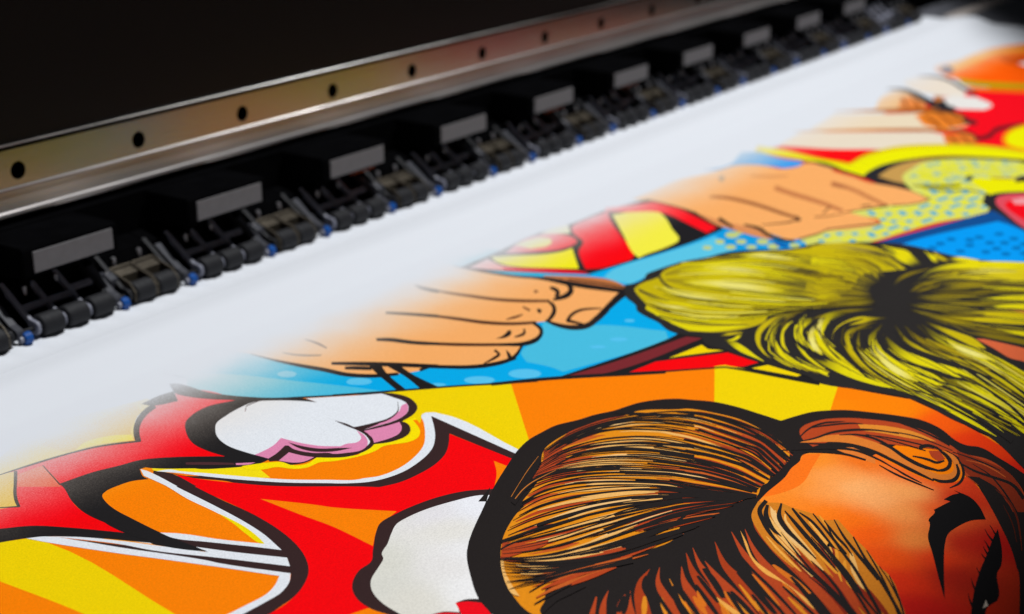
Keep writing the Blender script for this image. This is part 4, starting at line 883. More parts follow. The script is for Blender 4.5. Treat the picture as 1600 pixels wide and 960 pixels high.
k 6a4228 6a4228 6a4228 | 1114 -1300 1091 -1559 1125 -1774 1167 -1962 1250 -2133 1352 -2275 | 1130 -1290 1132 -1531 1178 -1739 1224 -1925 1304 -2096 1399 -2245
k 1e1a1a 1e1a1a 1e1a1a | 1353 -2255 1289 -2333 1213 -2387 1127 -2425 1033 -2457 | 1385 -2246 1341 -2321 1215 -2419 1095 -2470 1012 -2487
k 2a2220 2a2220 2a2220 | 1015 -2461 973 -2584 980 -2695 1048 -2759 1220 -2751 1430 -2707 | 1049 -2444 1038 -2550 1061 -2646 1128 -2697 1279 -2682 1496 -2631
k 1e1a1c 1e1a1c 1e1a1c | 1322 -2724 1497 -2687 1653 -2657 1814 -2633 | 1371 -2664 1556 -2616 1730 -2574 1904 -2538
k 2a1e1a 2a1e1a 2a1e1a | 1098 -2593 1225 -2551 1323 -2552 1390 -2592 1436 -2640 | 1113 -2559 1264 -2514 1361 -2521 1422 -2572 1456 -2627
k 2a1e1a 2a1e1a 2a1e1a | 1082 -2584 1089 -2628 1090 -2685 1088 -2735 | 1142 -2552 1138 -2601 1131 -2664 1122 -2718
k 503020 503020 503020 | 598 -1633 663 -1806 705 -1988 741 -2151 825 -2316 944 -2439 | 617 -1619 700 -1778 756 -1954 796 -2115 874 -2281 987 -2409
k 503020 503020 503020 | 183 -1947 238 -2103 310 -2242 384 -2357 482 -2493 | 217 -1921 282 -2070 357 -2207 430 -2324 525 -2462
k 1e1a1a 1e1a1a 1e1a1a | 472 -2474 505 -2528 538 -2580 613 -2625 722 -2618 901 -2515 977 -2395 | 511 -2446 553 -2494 595 -2539 673 -2571 764 -2569 856 -2521 929 -2416
k 1e1a1a 1e1a1a 1e1a1a | -142 -2218 -79 -2344 -15 -2454 49 -2550 145 -2632 300 -2683 569 -2595 | -107 -2191 -33 -2310 33 -2419 100 -2511 198 -2589 343 -2641 578 -2573
k 1e1a1a 1e1a1a 1e1a1a | 1596 -2114 1570 -2166 1557 -2190 1472 -2233 | 1640 -2093 1644 -2130 1565 -2223 1463 -2271
p1 7a4a2c 1498 -2083 1481 -2091 1467 -2091 1461 -2084 1467 -2071 1481 -2058 1498 -2050 1512 -2049 1518 -2057 1512 -2070
k 7a4a2c 7a4a2c 7a4a2c | 1157 -2183 1142 -2214 1132 -2235 1118 -2266 | 1187 -2170 1175 -2199 1168 -2219 1157 -2248
k 5a3420 5a3420 5a3420 | 894 -2233 926 -2254 974 -2268 1035 -2269 | 907 -2222 957 -2228 1005 -2241 1051 -2254
p1 1e1a1a 562 -2378 639 -2383 740 -2355 746 -2374 686 -2413 613 -2420
k 2a1e1a 2a1e1a 2a1e1a | 817 -2420 754 -2459 716 -2458 665 -2455 | 824 -2432 728 -2492 682 -2487 649 -2469
k 3a2418 3a2418 3a2418 | 374 -2496 348 -2542 304 -2550 242 -2557 176 -2561 | 413 -2484 351 -2565 274 -2583 220 -2580 164 -2574
p1 1e1a1a 444 -2542 401 -2603 332 -2663 289 -2671 346 -2623
p1 1e1a1a 1206 -2274 1192 -2313 1128 -2350 1139 -2319
k 5a4034 5a4034 5a4034 | -147 -1380 -158 -1455 -171 -1523 -190 -1599 | -133 -1370 -132 -1436 -142 -1505 -171 -1588
k 6a5444 6a5444 6a5444 | -405 -1422 -393 -1518 -358 -1590 -303 -1655 | -392 -1412 -370 -1499 -334 -1569 -287 -1641
k 2c2826 2c2826 2c2826 | 97 -1772 137 -1855 166 -1956 209 -2062 262 -2145 | 137 -1739 193 -1813 221 -1916 255 -2027 303 -2115
k 3a3028 3a3028 3a3028 | 528 -1499 579 -1614 623 -1721 669 -1835 | 565 -1469 624 -1580 672 -1685 718 -1800
k 3a3028 3a3028 3a3028 | 1109 -1286 1068 -1388 1065 -1466 1074 -1526 | 1126 -1277 1107 -1364 1116 -1430 1128 -1489
k 1e1a1a 1e1a1a 1e1a1a | -534 -1272 -536 -1480 -522 -1665 -495 -1842 -474 -2016 -394 -2160 -281 -2256 | -525 -1264 -509 -1459 -479 -1631 -443 -1802 -422 -1976 -349 -2122 -246 -2225
k 1e1a1a 1e1a1a 1e1a1a | -159 -2327 -125 -2331 -102 -2335 -67 -2339 | -129 -2295 -92 -2297 -68 -2299 -31 -2301
k 1e1a1a 1e1a1a 1e1a1a | -381 -1808 -294 -1958 -220 -2089 -131 -2246 -54 -2385 | -345 -1777 -244 -1916 -164 -2044 -76 -2204 -3 -2347
k 1e1a1a 1e1a1a 1e1a1a | -393 -1926 -367 -1972 -336 -2025 -310 -2069 | -357 -1895 -323 -1934 -289 -1987 -267 -2035
p0 1e1a1a -257 -1997 -217 -2070 -303 -2187 -446 -2460 -480 -2411 -335 -2130
p0 1e1a1a -201 -2094 -150 -2158 -221 -2318 -292 -2574 -383 -2515 -275 -2304
k 1e1a1a 1e1a1a 1e1a1a | 108 -2610 175 -2645 249 -2673 346 -2694 | 135 -2588 204 -2621 273 -2652 359 -2683
p0 1f1d1e 580 -3484 1328 -3709 1421 -4236 1952 -4612 2599 -5549 -1523 -6668 -2936 -4623
p0 1f1d1e 203 -3055 1168 -3287 1317 -3299 1425 -3476 1296 -3714 1156 -4013 1134 -4157 1016 -4212 947 -3827 459 -3332 367 -3236
p0 78272c 277 -3097 651 -3216 1297 -3369 1330 -3468 522 -3294 350 -3188
p1 f0cf00 903 -3461 1221 -3521 1175 -3588 1212 -3682 973 -3507
p0 f60008 524 -3373 800 -3424 1193 -3720 1149 -3953 1037 -3908 962 -3819 653 -3498
p0 f0cf00 1039 -3962 1145 -4018 1111 -4256 1071 -4248
p0 ff8000 -4293 -2659 -3265 -1060 -2671 -1060 -2380 -1417 -1977 -1502 -1198 -1439 -929 -1942 -649 -2248 -524 -2357 -292 -2574 121 -2999 212 -3049 682 -3560 707 -3561 964 -3818 1022 -4192 1055 -4399 1083 -4640 1122 -4945 968 -5246 864 -5478 774 -5912 -1579 -6586
g ff8600 676 -4567 ff8200 926 -4929 f85a08 896 -5204 ee3a0c 764 -5467 e02410 427 -5816 | 719 -4382 1126 -4936 1014 -5183 844 -5485 596 -5781 374 -5849 544 -5649 641 -5436 799 -5230 831 -4985 549 -4460
p0 f0cf00 -3231 -1708 -3010 -2015 -2915 -2090 -2886 -2195 -3000 -3192 -3026 -3412 -3239 -3103 -3225 -2867 -3250 -2323 -3287 -1787
p0 f0cf00 -618 -2271 -292 -2574 0 -2888 -652 -3467 -791 -3491 -640 -2800 -679 -2744 -831 -2834 -1005 -2896 -1010 -2826 -562 -2487
p0 f0cf00 937 -3761 992 -3804 1052 -4400 1059 -4516 667 -4634 382 -4583 289 -4510 368 -4055
p0 f5dc10 -2034 -1999 -1985 -2062 -1862 -2232 -1739 -2402 -1721 -2480 -1764 -2591 -1833 -2491 -1923 -2293 -2024 -2103 -2052 -2034
p1 eacb50 -2745 -1357 -2402 -1234 -2004 -1071 -1708 -1171 -1399 -1275 -1411 -1397 -1552 -1396 -1844 -1651 -2029 -1541 -2315 -1453 -2538 -1409
p0 e0b040 -2160 -1480 -2021 -1532 -1926 -1594 -1840 -1657 -1791 -1571 -1665 -1465 -1539 -1382 -1485 -1256 -1810 -1288 -2169 -1273
p1 f0dc20 -2119 -1496 -2015 -1525 -1920 -1587 -1844 -1651 -1801 -1588 -1864 -1513 -2001 -1454
p0 eed050 -2778 -1310 -2532 -1401 -2470 -1437 -2742 -1790 -2956 -1553
p0 e8b428 -2647 -1335 -2471 -1437 -2588 -1585 -2676 -1696 -2724 -1782 -2885 -1650
p0 f60008 -2793 -1422 -2569 -1448 -2468 -1427 -2319 -1457 -2175 -1498 -2036 -1549 -1938 -1607 -1833 -1681 -1745 -1574 -1648 -1490 -1535 -1421 -1453 -1388 -1315 -1439 -1250 -1350 -1167 -1363 -1113 -1476 -1103 -1704 -1146 -1746 -1318 -1736 -1490 -1751 -1644 -1909 -1706 -2094 -1693 -2260 -1899 -2020 -2046 -1924 -2435 -1806 -2530 -1960 -2580 -2117 -2592 -2286 -2577 -2513 -2662 -2365 -2831 -2026 -2932 -1915 -3072 -1796
p0 e83a1c -2485 -1481 -2338 -1501 -2422 -1730 -2452 -1781 -2578 -1599
p0 e8b428 -2647 -1335 -2473 -1442 -2585 -1588 -2676 -1696 -2724 -1782 -2885 -1650
k 2a1210 2a1210 2a1210 | -2342 -1503 -2381 -1602 -2406 -1667 -2444 -1762 | -2334 -1500 -2372 -1598 -2397 -1663 -2434 -1758
k 1f1d1e 1f1d1e 1f1d1e | -2584 -1404 -2470 -1432 -2362 -1458 -2251 -1484 -2124 -1522 -2027 -1562 -1932 -1626 -1838 -1703 | -2580 -1398 -2461 -1417 -2350 -1438 -2239 -1465 -2112 -1504 -2013 -1544 -1917 -1607 -1824 -1686
k 1f1d1e 1f1d1e 1f1d1e | -2468 -1432 -2533 -1512 -2577 -1567 -2637 -1640 -2689 -1715 -2730 -1791 | -2458 -1447 -2523 -1528 -2568 -1582 -2628 -1656 -2671 -1718 -2713 -1791
k 1f1d1e 1f1d1e 1f1d1e | -2798 -1702 -2773 -1735 -2748 -1765 -2719 -1797 | -2793 -1695 -2766 -1726 -2740 -1754 -2710 -1784
k 1f1d1e 1f1d1e 1f1d1e | -1828 -1696 -1760 -1607 -1693 -1539 -1606 -1477 -1533 -1442 -1462 -1421 | -1857 -1683 -1787 -1589 -1695 -1495 -1584 -1416 -1501 -1377 -1427 -1358
p1 1f1d1e -1472 -1309 -1320 -1301 -1233 -1321 -1321 -1451 -1449 -1383
p1 1f1d1e -2437 -1748 -2240 -1784 -2106 -1837 -2000 -1874 -1874 -1993 -1772 -2125 -1713 -2211 -1683 -2289 -1661 -2423 -1731 -2394 -1808 -2324 -1911 -2184 -2030 -2010 -2047 -1965 -2080 -1959 -2130 -2041 -2134 -2085 -2200 -2032 -2273 -2014 -2349 -2010 -2393 -2028 -2435 -2097 -2468 -2203 -2489 -2361 -2506 -2519 -2517 -2659 -2517 -2652 -2516 -2812 -2517 -2897 -2559 -2795 -2609 -2631 -2631 -2562 -2674 -2472 -2761 -2290 -2840 -2163 -2914 -2089 -3013 -2019 -3164 -1920 -3055 -1773 -2923 -1904 -2815 -2007 -2731 -2158 -2646 -2346 -2585 -2487 -2592 -2286 -2580 -2117 -2530 -1960 -2443 -1781
p1 1f1d1e -1160 -1212 -1136 -1255 -1128 -1303 -1128 -1491 -1080 -1660 -1011 -1808 -965 -1896 -880 -2012 -877 -2128 -979 -1988 -1184 -1930 -1396 -1887 -1479 -1928 -1540 -2029 -1591 -2259 -1602 -2435 -1667 -2429 -1731 -2394 -1808 -2324 -1910 -2182 -1890 -2062 -1711 -2219 -1714 -2082 -1693 -1960 -1593 -1795 -1485 -1693 -1284 -1649 -1123 -1716 -1203 -1566 -1240 -1452 -1248 -1360 -1208 -1285
p1 4a2a2e -1883 -2095 -1809 -2198 -1744 -2309 -1756 -2331 -1833 -2222 -1903 -2116
p1 de86ac -1741 -2321 -1673 -2400 -1709 -2391 -1755 -2339
p1 f8de00 -1747 -2371 -1630 -2461 -1591 -2510 -1581 -2596 -1530 -2635 -1445 -2625 -1372 -2730 -1291 -2788 -1279 -2785 -1146 -2768 -1024 -2837 -956 -2858 -880 -2826 -817 -2757 -805 -2710 -722 -2731 -802 -2812 -853 -2865 -930 -2911 -999 -2910 -1129 -2829 -1200 -2831 -1301 -2804 -1430 -2728 -1477 -2681 -1566 -2667 -1618 -2620 -1654 -2531 -1715 -2493 -1760 -2422
p1 ff8000 -763 -2744 -747 -2761 -814 -2858 -867 -2909 -879 -2891 -816 -2823
p1 362424 -560 -2340 -520 -2413 -516 -2510 -562 -2607 -619 -2663 -704 -2697 -809 -2703 -820 -2752 -884 -2821 -953 -2846 -1027 -2839 -1087 -2813 -1138 -2771 -1190 -2786 -1275 -2782 -1348 -2751 -1395 -2698 -1442 -2627 -1531 -2617 -1591 -2577 -1594 -2485 -1623 -2455 -1604 -2418 -1424 -2381 -1134 -2330 -783 -2167
p1 e2e5ea -1486 -1917 -1415 -1859 -1320 -1833 -1196 -1817 -1076 -1827 -991 -1915 -917 -2035 -877 -2128 -870 -2034 -765 -2147 -647 -2272 -562 -2352 -568 -2442 -585 -2550 -643 -2618 -725 -2660 -830 -2663 -967 -2620 -1038 -2598 -1070 -2662 -1107 -2717 -1178 -2752 -1267 -2729 -1356 -2664 -1359 -2644 -1407 -2573 -1434 -2463 -1416 -2398 -1426 -2383 -1529 -2415 -1600 -2424 -1606 -2332 -1610 -2277 -1605 -2134 -1556 -2005
p1 de86ac -592 -2565 -644 -2617 -725 -2660 -829 -2662 -966 -2619 -1039 -2596 -957 -2603 -823 -2618 -700 -2597 -630 -2561
p1 de86ac -1606 -2332 -1528 -2336 -1459 -2330 -1365 -2297 -1353 -2428 -1321 -2544 -1263 -2637 -1222 -2643 -1173 -2677 -1122 -2665 -1069 -2600 -1051 -2573 -1075 -2645 -1128 -2717 -1189 -2757 -1249 -2760 -1309 -2718 -1359 -2667 -1361 -2646 -1409 -2574 -1434 -2463 -1416 -2398 -1426 -2383 -1529 -2415 -1600 -2424
p1 de86ac -1042 -2608 -912 -2671 -825 -2697 -882 -2759 -962 -2796 -1035 -2790 -1124 -2759 -1075 -2702 -1052 -2647
p1 de86ac -1588 -2487 -1479 -2460 -1468 -2551 -1448 -2614 -1526 -2603 -1561 -2568
k 362424 362424 362424 | -603 -2505 -719 -2593 -830 -2611 -898 -2591 -962 -2565 -1027 -2534 | -601 -2506 -722 -2603 -847 -2629 -917 -2610 -977 -2580 -1040 -2547
k 362424 362424 362424 | -1020 -2387 -1033 -2453 -1041 -2516 -1050 -2582 -1073 -2655 -1123 -2731 | -1015 -2384 -1026 -2448 -1025 -2506 -1027 -2568 -1045 -2643 -1096 -2726
p1 362424 -1026 -2535 -902 -2595 -913 -2619 -1036 -2601
k 362424 362424 362424 | -1047 -2606 -971 -2645 -899 -2674 -820 -2693 | -1043 -2601 -964 -2638 -893 -2667 -816 -2689
p1 362424 -1385 -2367 -1380 -2453 -1347 -2567 -1279 -2651 -1242 -2704 -1335 -2651 -1397 -2564 -1409 -2469
k 362424 362424 362424 | -1209 -1878 -1149 -1836 -1106 -1836 -1056 -1841 | -1209 -1875 -1143 -1827 -1098 -1826 -1051 -1835
k 6a1822 6a1822 6a1822 | -1214 -1881 -1202 -1873 -1194 -1868 -1182 -1859 | -1214 -1878 -1202 -1869 -1194 -1864 -1182 -1856
p1 362424 -1019 -2387 -1013 -2461 -1025 -2530 -1002 -2554 -1055 -2598 -1035 -2538
p1 362424 -2076 -1959 -2065 -1995 -2016 -2142 -1997 -2220 -1937 -2307 -1856 -2514 -1759 -2703 -1648 -2877 -1592 -2958 -1496 -3056 -1343 -3110 -1169 -3106 -1012 -3067 -892 -2997 -794 -2918 -657 -2792 -793 -3468 -864 -3494 -792 -3023 -904 -3103 -1026 -3167 -1163 -3200 -1300 -3200 -1430 -3179 -1530 -3129 -1674 -2940 -1735 -2864 -1846 -2691 -1929 -2538 -1915 -2477 -1993 -2267 -2020 -2148
p0 f60008 -2016 -2159 -1994 -2269 -1916 -2478 -1827 -2673 -1585 -3035 -1529 -3128 -1428 -3178 -1299 -3199 -1162 -3199 -1024 -3166 -903 -3101 -795 -3025 -864 -3494 -845 -3545 -1175 -3630 -1839 -3905 -2195 -4239 -2308 -4461 -2534 -4134 -2889 -3507 -2772 -3522 -2588 -3510 -2392 -3415 -2252 -3239 -2138 -2919 -2061 -2347
p0 ff8000 -1973 -2719 -1868 -2982 -1836 -3080 -1689 -3369 -1877 -3405 -2033 -3500 -1992 -3215 -1987 -3000
p0 ff8000 -2580 -3809 -2473 -3848 -2475 -3991 -2543 -4083 -2679 -3886
p1 ff8000 -941 -3429 -956 -3544 -1196 -3612 -1055 -3527
p1 362424 -2050 -2031 -2023 -2132 -2053 -2348 -2061 -2347 -2091 -2556 -2111 -2759 -2138 -2919 -2189 -3097 -2252 -3239 -2321 -3343 -2392 -3416 -2485 -3473 -2588 -3510 -2693 -3519 -2772 -3522 -2913 -3491 -2985 -3444 -2911 -3418 -2836 -3429 -2692 -3439 -2607 -3440 -2515 -3408 -2447 -3357 -2402 -3309 -2348 -3243 -2308 -3170 -2281 -3105 -2241 -2998 -2203 -2848 -2165 -2629 -2116 -2268 -2095 -2079
p0 ff8000 -2414 -2231 -2145 -2226 -2181 -2413 -2209 -2655 -2251 -2841 -2306 -3068 -2431 -2806 -2511 -2572 -2523 -2447
p1 1f1d1e -2349 -2010 -2393 -2028 -2435 -2097 -2468 -2203 -2489 -2361 -2506 -2519 -2517 -2659 -2532 -2719 -2582 -2646 -2557 -2150 -2378 -1943
p0 362424 -2513 -2657 -2449 -2823 -2307 -3169 -2348 -3247 -2451 -3001 -2516 -2821 -2537 -2735
p0 e2e5ea -2076 -1960 -2074 -2025 -2110 -2270 -2116 -2268 -2165 -2629 -2203 -2848 -2241 -2998 -2281 -3105 -2308 -3172 -2347 -3072 -2450 -2825 -2514 -2667 -2512 -2571 -2463 -2659 -2396 -2859 -2309 -3064 -2251 -2841 -2209 -2655 -2181 -2413 -2140 -2221 -2135 -2180 -2122 -2035
p1 f0d800 -2207 -2653 -2215 -2733 -2236 -2862 -2274 -2986 -2309 -3065 -2316 -3043 -2289 -2930 -2245 -2800
p0 362424 -2846 -2157 -2704 -2505 -2552 -2914 -2525 -2987 -2401 -3309 -2447 -3358 -2565 -3027 -2677 -2704 -2728 -2532 -2828 -2226
p0 e2e5ea -2839 -2167 -2761 -2290 -2675 -2473 -2591 -2656 -2514 -2875 -2519 -2899 -2515 -2818 -2450 -2999 -2348 -3243 -2401 -3310 -2527 -2989 -2654 -2680 -2701 -2502 -2777 -2308
k f09a20 f09a20 f09a20 | -2710 -2400 -2660 -2522 -2617 -2640 -2569 -2772 -2525 -2889 | -2706 -2397 -2654 -2515 -2609 -2632 -2562 -2766 -2522 -2887
p0 1f1d1e -2603 -2570 -2515 -2650 -2516 -2812 -2517 -2899 -2563 -2798 -2614 -2637
p1 e2e5ea -2916 -2088 -2850 -2151 -2786 -2319 -2723 -2526 -2582 -2944 -2564 -3026 -2448 -3356 -2515 -3408 -2607 -3440 -2692 -3439 -2836 -3429 -2962 -3421 -3042 -3342 -2874 -3374 -2763 -3387 -2653 -3395 -2569 -3372 -2495 -3331 -2590 -3052 -2704 -2734 -2764 -2572 -2854 -2304 -2891 -2183
p1 e2e5ea -2048 -2049 -1993 -2091 -1976 -2152 -1914 -2284 -1826 -2485 -1731 -2677 -1617 -2850 -1519 -2983 -1515 -2984 -1427 -3045 -1293 -3070 -1128 -3048 -996 -3000 -866 -2910 -755 -2815 -675 -2739 -638 -2737 -605 -2783 -748 -3455 -800 -3470 -657 -2792 -793 -2920 -891 -2998 -1012 -3068 -1168 -3108 -1342 -3112 -1496 -3056 -1593 -2959 -1647 -2876 -1759 -2703 -1856 -2514 -1942 -2312 -1999 -2156
p1 362424 -1187 -3638 -1220 -3612 -1311 -3518 -1440 -3446 -1598 -3399 -1705 -3383 -1827 -3380 -1915 -3423 -2068 -3529 -2157 -3590 -2245 -3596 -2342 -3638 -2406 -3691 -2460 -3776 -2481 -3869 -2476 -3970 -2518 -4121 -2291 -4448
g dbd8cc -1606 -3385 d9d7cc -2133 -3650 d8d6cc -2331 -3774 dedacf -2337 -3961 ebebf0 -1415 -3660 eceaea -1815 -3894 e6e2df -1982 -3869 e4e0d8 -1714 -3705 efedec -2086 -4128 e4e0e4 -1606 -3506 | -1271 -3656 -1287 -3638 -1313 -3603 -1443 -3532 -1589 -3476 -1709 -3453 -1794 -3453 -1883 -3492 -1978 -3544 -2064 -3580 -2100 -3618 -2182 -3654 -2275 -3692 -2332 -3735 -2378 -3793 -2417 -3878 -2444 -3997 -2477 -4161 -2298 -4419
p1 362424 -2221 -4134 -2178 -4154 -2135 -4210 -2217 -4326 -2293 -4216 -2370 -4104 -2319 -4135 -2283 -4195
p1 f0081a -2230 -4133 -2194 -4165 -2164 -4228 -2220 -4321 -2304 -4430 -2394 -4299 -2294 -4214
p1 f0081a -2372 -4105 -2326 -4140 -2290 -4200 -2394 -4299 -2466 -4195
p1 2a2726 3691 -3227 3407 -3095 3203 -2860 3051 -2746 2876 -2691 2681 -2593 2424 -2535 2261 -2517 2182 -2549 2036 -2548 1959 -2514 1741 -2654 1635 -2793 1546 -2856 1484 -2953 1422 -3091 1335 -3210 1309 -3304 1338 -3454 1223 -3562 1223 -3685 1161 -3874 1149 -4016 1134 -4157 1104 -4303 1049 -4401 1087 -4639 1126 -4943 974 -5244 869 -5477 531 -5800 245 -6064 4494 -4846 4092 -4681 3972 -4405 3957 -4186 3995 -4017 4020 -3765 3938 -3560 3671 -3236
p1 c0ac0a 1923 -2616 2050 -2594 2251 -2622 2394 -2585 2541 -2592 2769 -2680 2973 -2786 3174 -2919 3370 -3113 3584 -3274 3668 -3455 3729 -3751 3448 -4027 3362 -3959 3147 -3811 2784 -3862 2634 -3797 2570 -3953 2476 -3963 2347 -3824 2177 -3768 2020 -3636 1785 -3661 1495 -3516 1392 -3337 1467 -3156 1555 -2985 1603 -2890 1676 -2853 1814 -2710
k 968418 e0d00a 5c5020 | 2307 -2647 2505 -2790 2593 -2980 2667 -3208 2679 -3451 2648 -3689 | 2357 -2615 2667 -2695 2827 -2867 2891 -3110 2819 -3403 2675 -3680
k 968418 e0d00a 5c5020 | 2212 -2698 2186 -2961 2213 -3178 2259 -3385 2318 -3584 2415 -3777 | 2239 -2684 2383 -2863 2485 -3048 2522 -3274 2499 -3510 2468 -3756
k e2d66a e2d66a e2d66a | 2257 -2868 2278 -3050 2308 -3196 2376 -3362 2471 -3481 | 2284 -2854 2405 -2987 2456 -3129 2482 -3313 2493 -3472
k e2d66a e2d66a e2d66a | 2577 -2783 2662 -2930 2724 -3083 2788 -3258 | 2593 -2774 2724 -2898 2789 -3054 2811 -3248
k 968418 e0d00a 5c5020 | 3004 -2848 3078 -2986 3132 -3124 3152 -3297 3155 -3464 | 3034 -2833 3176 -2937 3255 -3071 3251 -3258 3185 -3453
k 968418 e0d00a 5c5020 | 1946 -2619 1742 -2937 1748 -3137 1841 -3331 1959 -3477 | 1969 -2612 1841 -2891 1862 -3081 1927 -3287 1984 -3466
k dccc50 dccc50 dccc50 | 2045 -2705 1969 -2911 1968 -3053 2012 -3198 2082 -3315 | 2060 -2698 2030 -2884 2039 -3019 2066 -3172 2102 -3305
k dccc50 dccc50 dccc50 | 1746 -2823 1713 -2938 1730 -3034 1784 -3124 | 1760 -2816 1757 -2918 1775 -3010 1803 -3114
k e0d00a e0d00a e0d00a | 1619 -2884 1491 -3119 1520 -3288 1604 -3420 1724 -3546 | 1638 -2877 1559 -3089 1596 -3249 1660 -3390 1742 -3537
k e0d00a e0d00a e0d00a | 1458 -3161 1414 -3315 1456 -3438 1563 -3531 1703 -3605 | 1476 -3152 1488 -3282 1534 -3397 1617 -3501 1721 -3596
k e0d00a e0d00a e0d00a | 2611 -2610 2703 -2727 2822 -2854 2911 -2993 2974 -3136 | 2627 -2600 2771 -2690 2894 -2816 2960 -2970 2992 -3128
k 7c6a14 7c6a14 7c6a14 | 2845 -2840 2926 -3019 2937 -3211 2908 -3390 2851 -3617 | 2855 -2835 2968 -2999 3023 -3175 3040 -3341 3024 -3556
k 2a2726 2a2726 2a2726 | 2901 -2966 2945 -3110 2961 -3253 2945 -3414 2936 -3584 | 2911 -2961 2965 -3101 3002 -3236 3011 -3389 3023 -3551
k 7c6a14 7c6a14 7c6a14 | 2408 -2830 2507 -2980 2579 -3171 2608 -3372 2629 -3560 | 2417 -2825 2554 -2955 2646 -3140 2670 -3347 2656 -3550
k 2a2726 2a2726 2a2726 | 2598 -3318 2609 -3428 2612 -3525 2604 -3637 2572 -3746 | 2607 -3314 2640 -3415 2653 -3508 2648 -3622 2615 -3732
k 2a2726 2a2726 2a2726 | 2248 -2620 2122 -2739 2057 -2846 2048 -2918 2059 -2980 2089 -3043 | 2287 -2616 2164 -2728 2096 -2831 2080 -2903 2082 -2969 2099 -3038
k 2a2726 2a2726 2a2726 | 1898 -2664 1870 -2740 1847 -2817 1836 -2876 1831 -2943 | 1933 -2649 1908 -2724 1879 -2803 1857 -2866 1841 -2938
k 2a2726 2a2726 2a2726 | 2021 -2741 1959 -2987 2003 -3216 2061 -3411 2138 -3568 2269 -3745 | 2029 -2737 1977 -2979 2032 -3202 2098 -3394 2175 -3550 2295 -3734
k 2a2726 2a2726 2a2726 | 1697 -2835 1632 -3026 1641 -3209 1682 -3347 1745 -3464 1846 -3583 | 1707 -2831 1676 -3006 1693 -3184 1727 -3325 1774 -3449 1860 -3576
k 7c6a14 7c6a14 7c6a14 | 1956 -3175 1919 -3369 1991 -3516 2092 -3624 2231 -3743 | 1971 -3169 1960 -3351 2040 -3491 2132 -3604 2246 -3736
k 2a2726 2a2726 2a2726 | 1798 -3420 1921 -3497 2010 -3581 2111 -3675 2220 -3777 2310 -3866 | 1811 -3412 1950 -3481 2055 -3558 2172 -3643 2299 -3738 2409 -3818
k 2a2726 2a2726 2a2726 | 1523 -3032 1512 -3205 1553 -3349 1629 -3491 1711 -3611 | 1547 -3021 1539 -3192 1578 -3336 1649 -3481 1722 -3605
k 2a2726 2a2726 2a2726 | 2856 -2701 2931 -2788 2982 -2886 3024 -2991 3074 -3099 | 2866 -2696 2955 -2775 3021 -2867 3069 -2970 3110 -3082
k 7c6a14 7c6a14 7c6a14 | 2630 -2577 2715 -2696 2828 -2799 2927 -2887 3036 -2998 | 2642 -2570 2760 -2670 2885 -2768 2975 -2862 3054 -2989
k 2a2726 2a2726 2a2726 | 3101 -2910 3181 -3015 3255 -3139 3267 -3270 3271 -3417 | 3111 -2905 3205 -3003 3292 -3123 3302 -3256 3283 -3413
k 2a2726 c6b00c c6b00c | 3430 -4046 3690 -3820 3821 -3614 3818 -3444 3733 -3311 3564 -3215 | 3417 -4048 3593 -3843 3652 -3670 3629 -3517 3569 -3386 3441 -3275
k 2a2726 a08c30 a08c30 | 3654 -3803 3745 -3633 3757 -3502 3692 -3399 3617 -3281 | 3638 -3808 3649 -3664 3659 -3539 3659 -3412 3607 -3286
k 2a2726 c6b00c c6b00c | 3373 -4017 3565 -3822 3633 -3657 3598 -3516 3506 -3386 3408 -3287 | 3359 -4020 3486 -3843 3500 -3705 3448 -3578 3365 -3450 3286 -3343
k 2a2726 e0d00a e0d00a | 3085 -3818 3259 -3674 3362 -3524 3369 -3419 3333 -3324 | 3072 -3820 3150 -3700 3196 -3579 3186 -3494 3150 -3401
k 2a2726 7c6a14 7c6a14 | 2848 -3946 2941 -3820 2999 -3691 3001 -3580 2977 -3483 | 2837 -3948 2884 -3836 2919 -3718 2914 -3614 2890 -3519
k 2a2726 c6b00c c6b00c | 2645 -3902 2700 -3803 2713 -3719 2721 -3637 2718 -3563 | 2632 -3906 2615 -3832 2576 -3772 2556 -3700 2553 -3627
k 2a2726 7c6a14 7c6a14 | 2522 -3993 2498 -3897 2461 -3799 2417 -3715 2319 -3638 | 2509 -3998 2437 -3922 2383 -3831 2346 -3746 2269 -3664
k 2a2726 c6b00c c6b00c | 3031 -3982 3206 -3892 3347 -3778 3408 -3685 3425 -3613 | 3023 -3981 3164 -3893 3275 -3792 3340 -3703 3406 -3619
k 2a2726 7c6a14 7c6a14 | 3235 -3930 3384 -3834 3457 -3743 3476 -3671 3461 -3608 | 3224 -3930 3327 -3843 3379 -3764 3411 -3693 3442 -3614
k 2a2726 e0d00a e0d00a | 3608 -4080 3748 -3965 3883 -3840 3882 -3752 3895 -3653 | 3593 -4083 3616 -3993 3700 -3879 3817 -3771 3884 -3657
k 2a2726 e0d00a e0d00a | 3555 -4059 3647 -3971 3720 -3890 3753 -3809 3799 -3724 | 3540 -4062 3557 -3992 3600 -3916 3710 -3818 3788 -3727
k 2a2726 e0d00a e0d00a | 3707 -4171 3814 -4121 3880 -4069 3904 -4018 3949 -3973 | 3695 -4171 3728 -4126 3776 -4085 3875 -4022 3939 -3974
k 2a2726 c6b00c c6b00c | 3825 -4223 3853 -4176 3883 -4133 3922 -4086 3962 -4043 | 3809 -4228 3791 -4194 3806 -4148 3858 -4097 3941 -4044
k 2a2726 e0d00a e0d00a | 3840 -4187 3837 -4247 3854 -4299 3882 -4353 3929 -4399 | 3856 -4181 3927 -4215 3961 -4266 3961 -4328 3955 -4391
k 2a2726 e0d00a e0d00a | 3149 -4193 3527 -4226 3684 -4368 3788 -4552 3865 -4716 3961 -4879 | 3157 -4187 3607 -4191 3836 -4312 3990 -4487 4081 -4652 4153 -4825
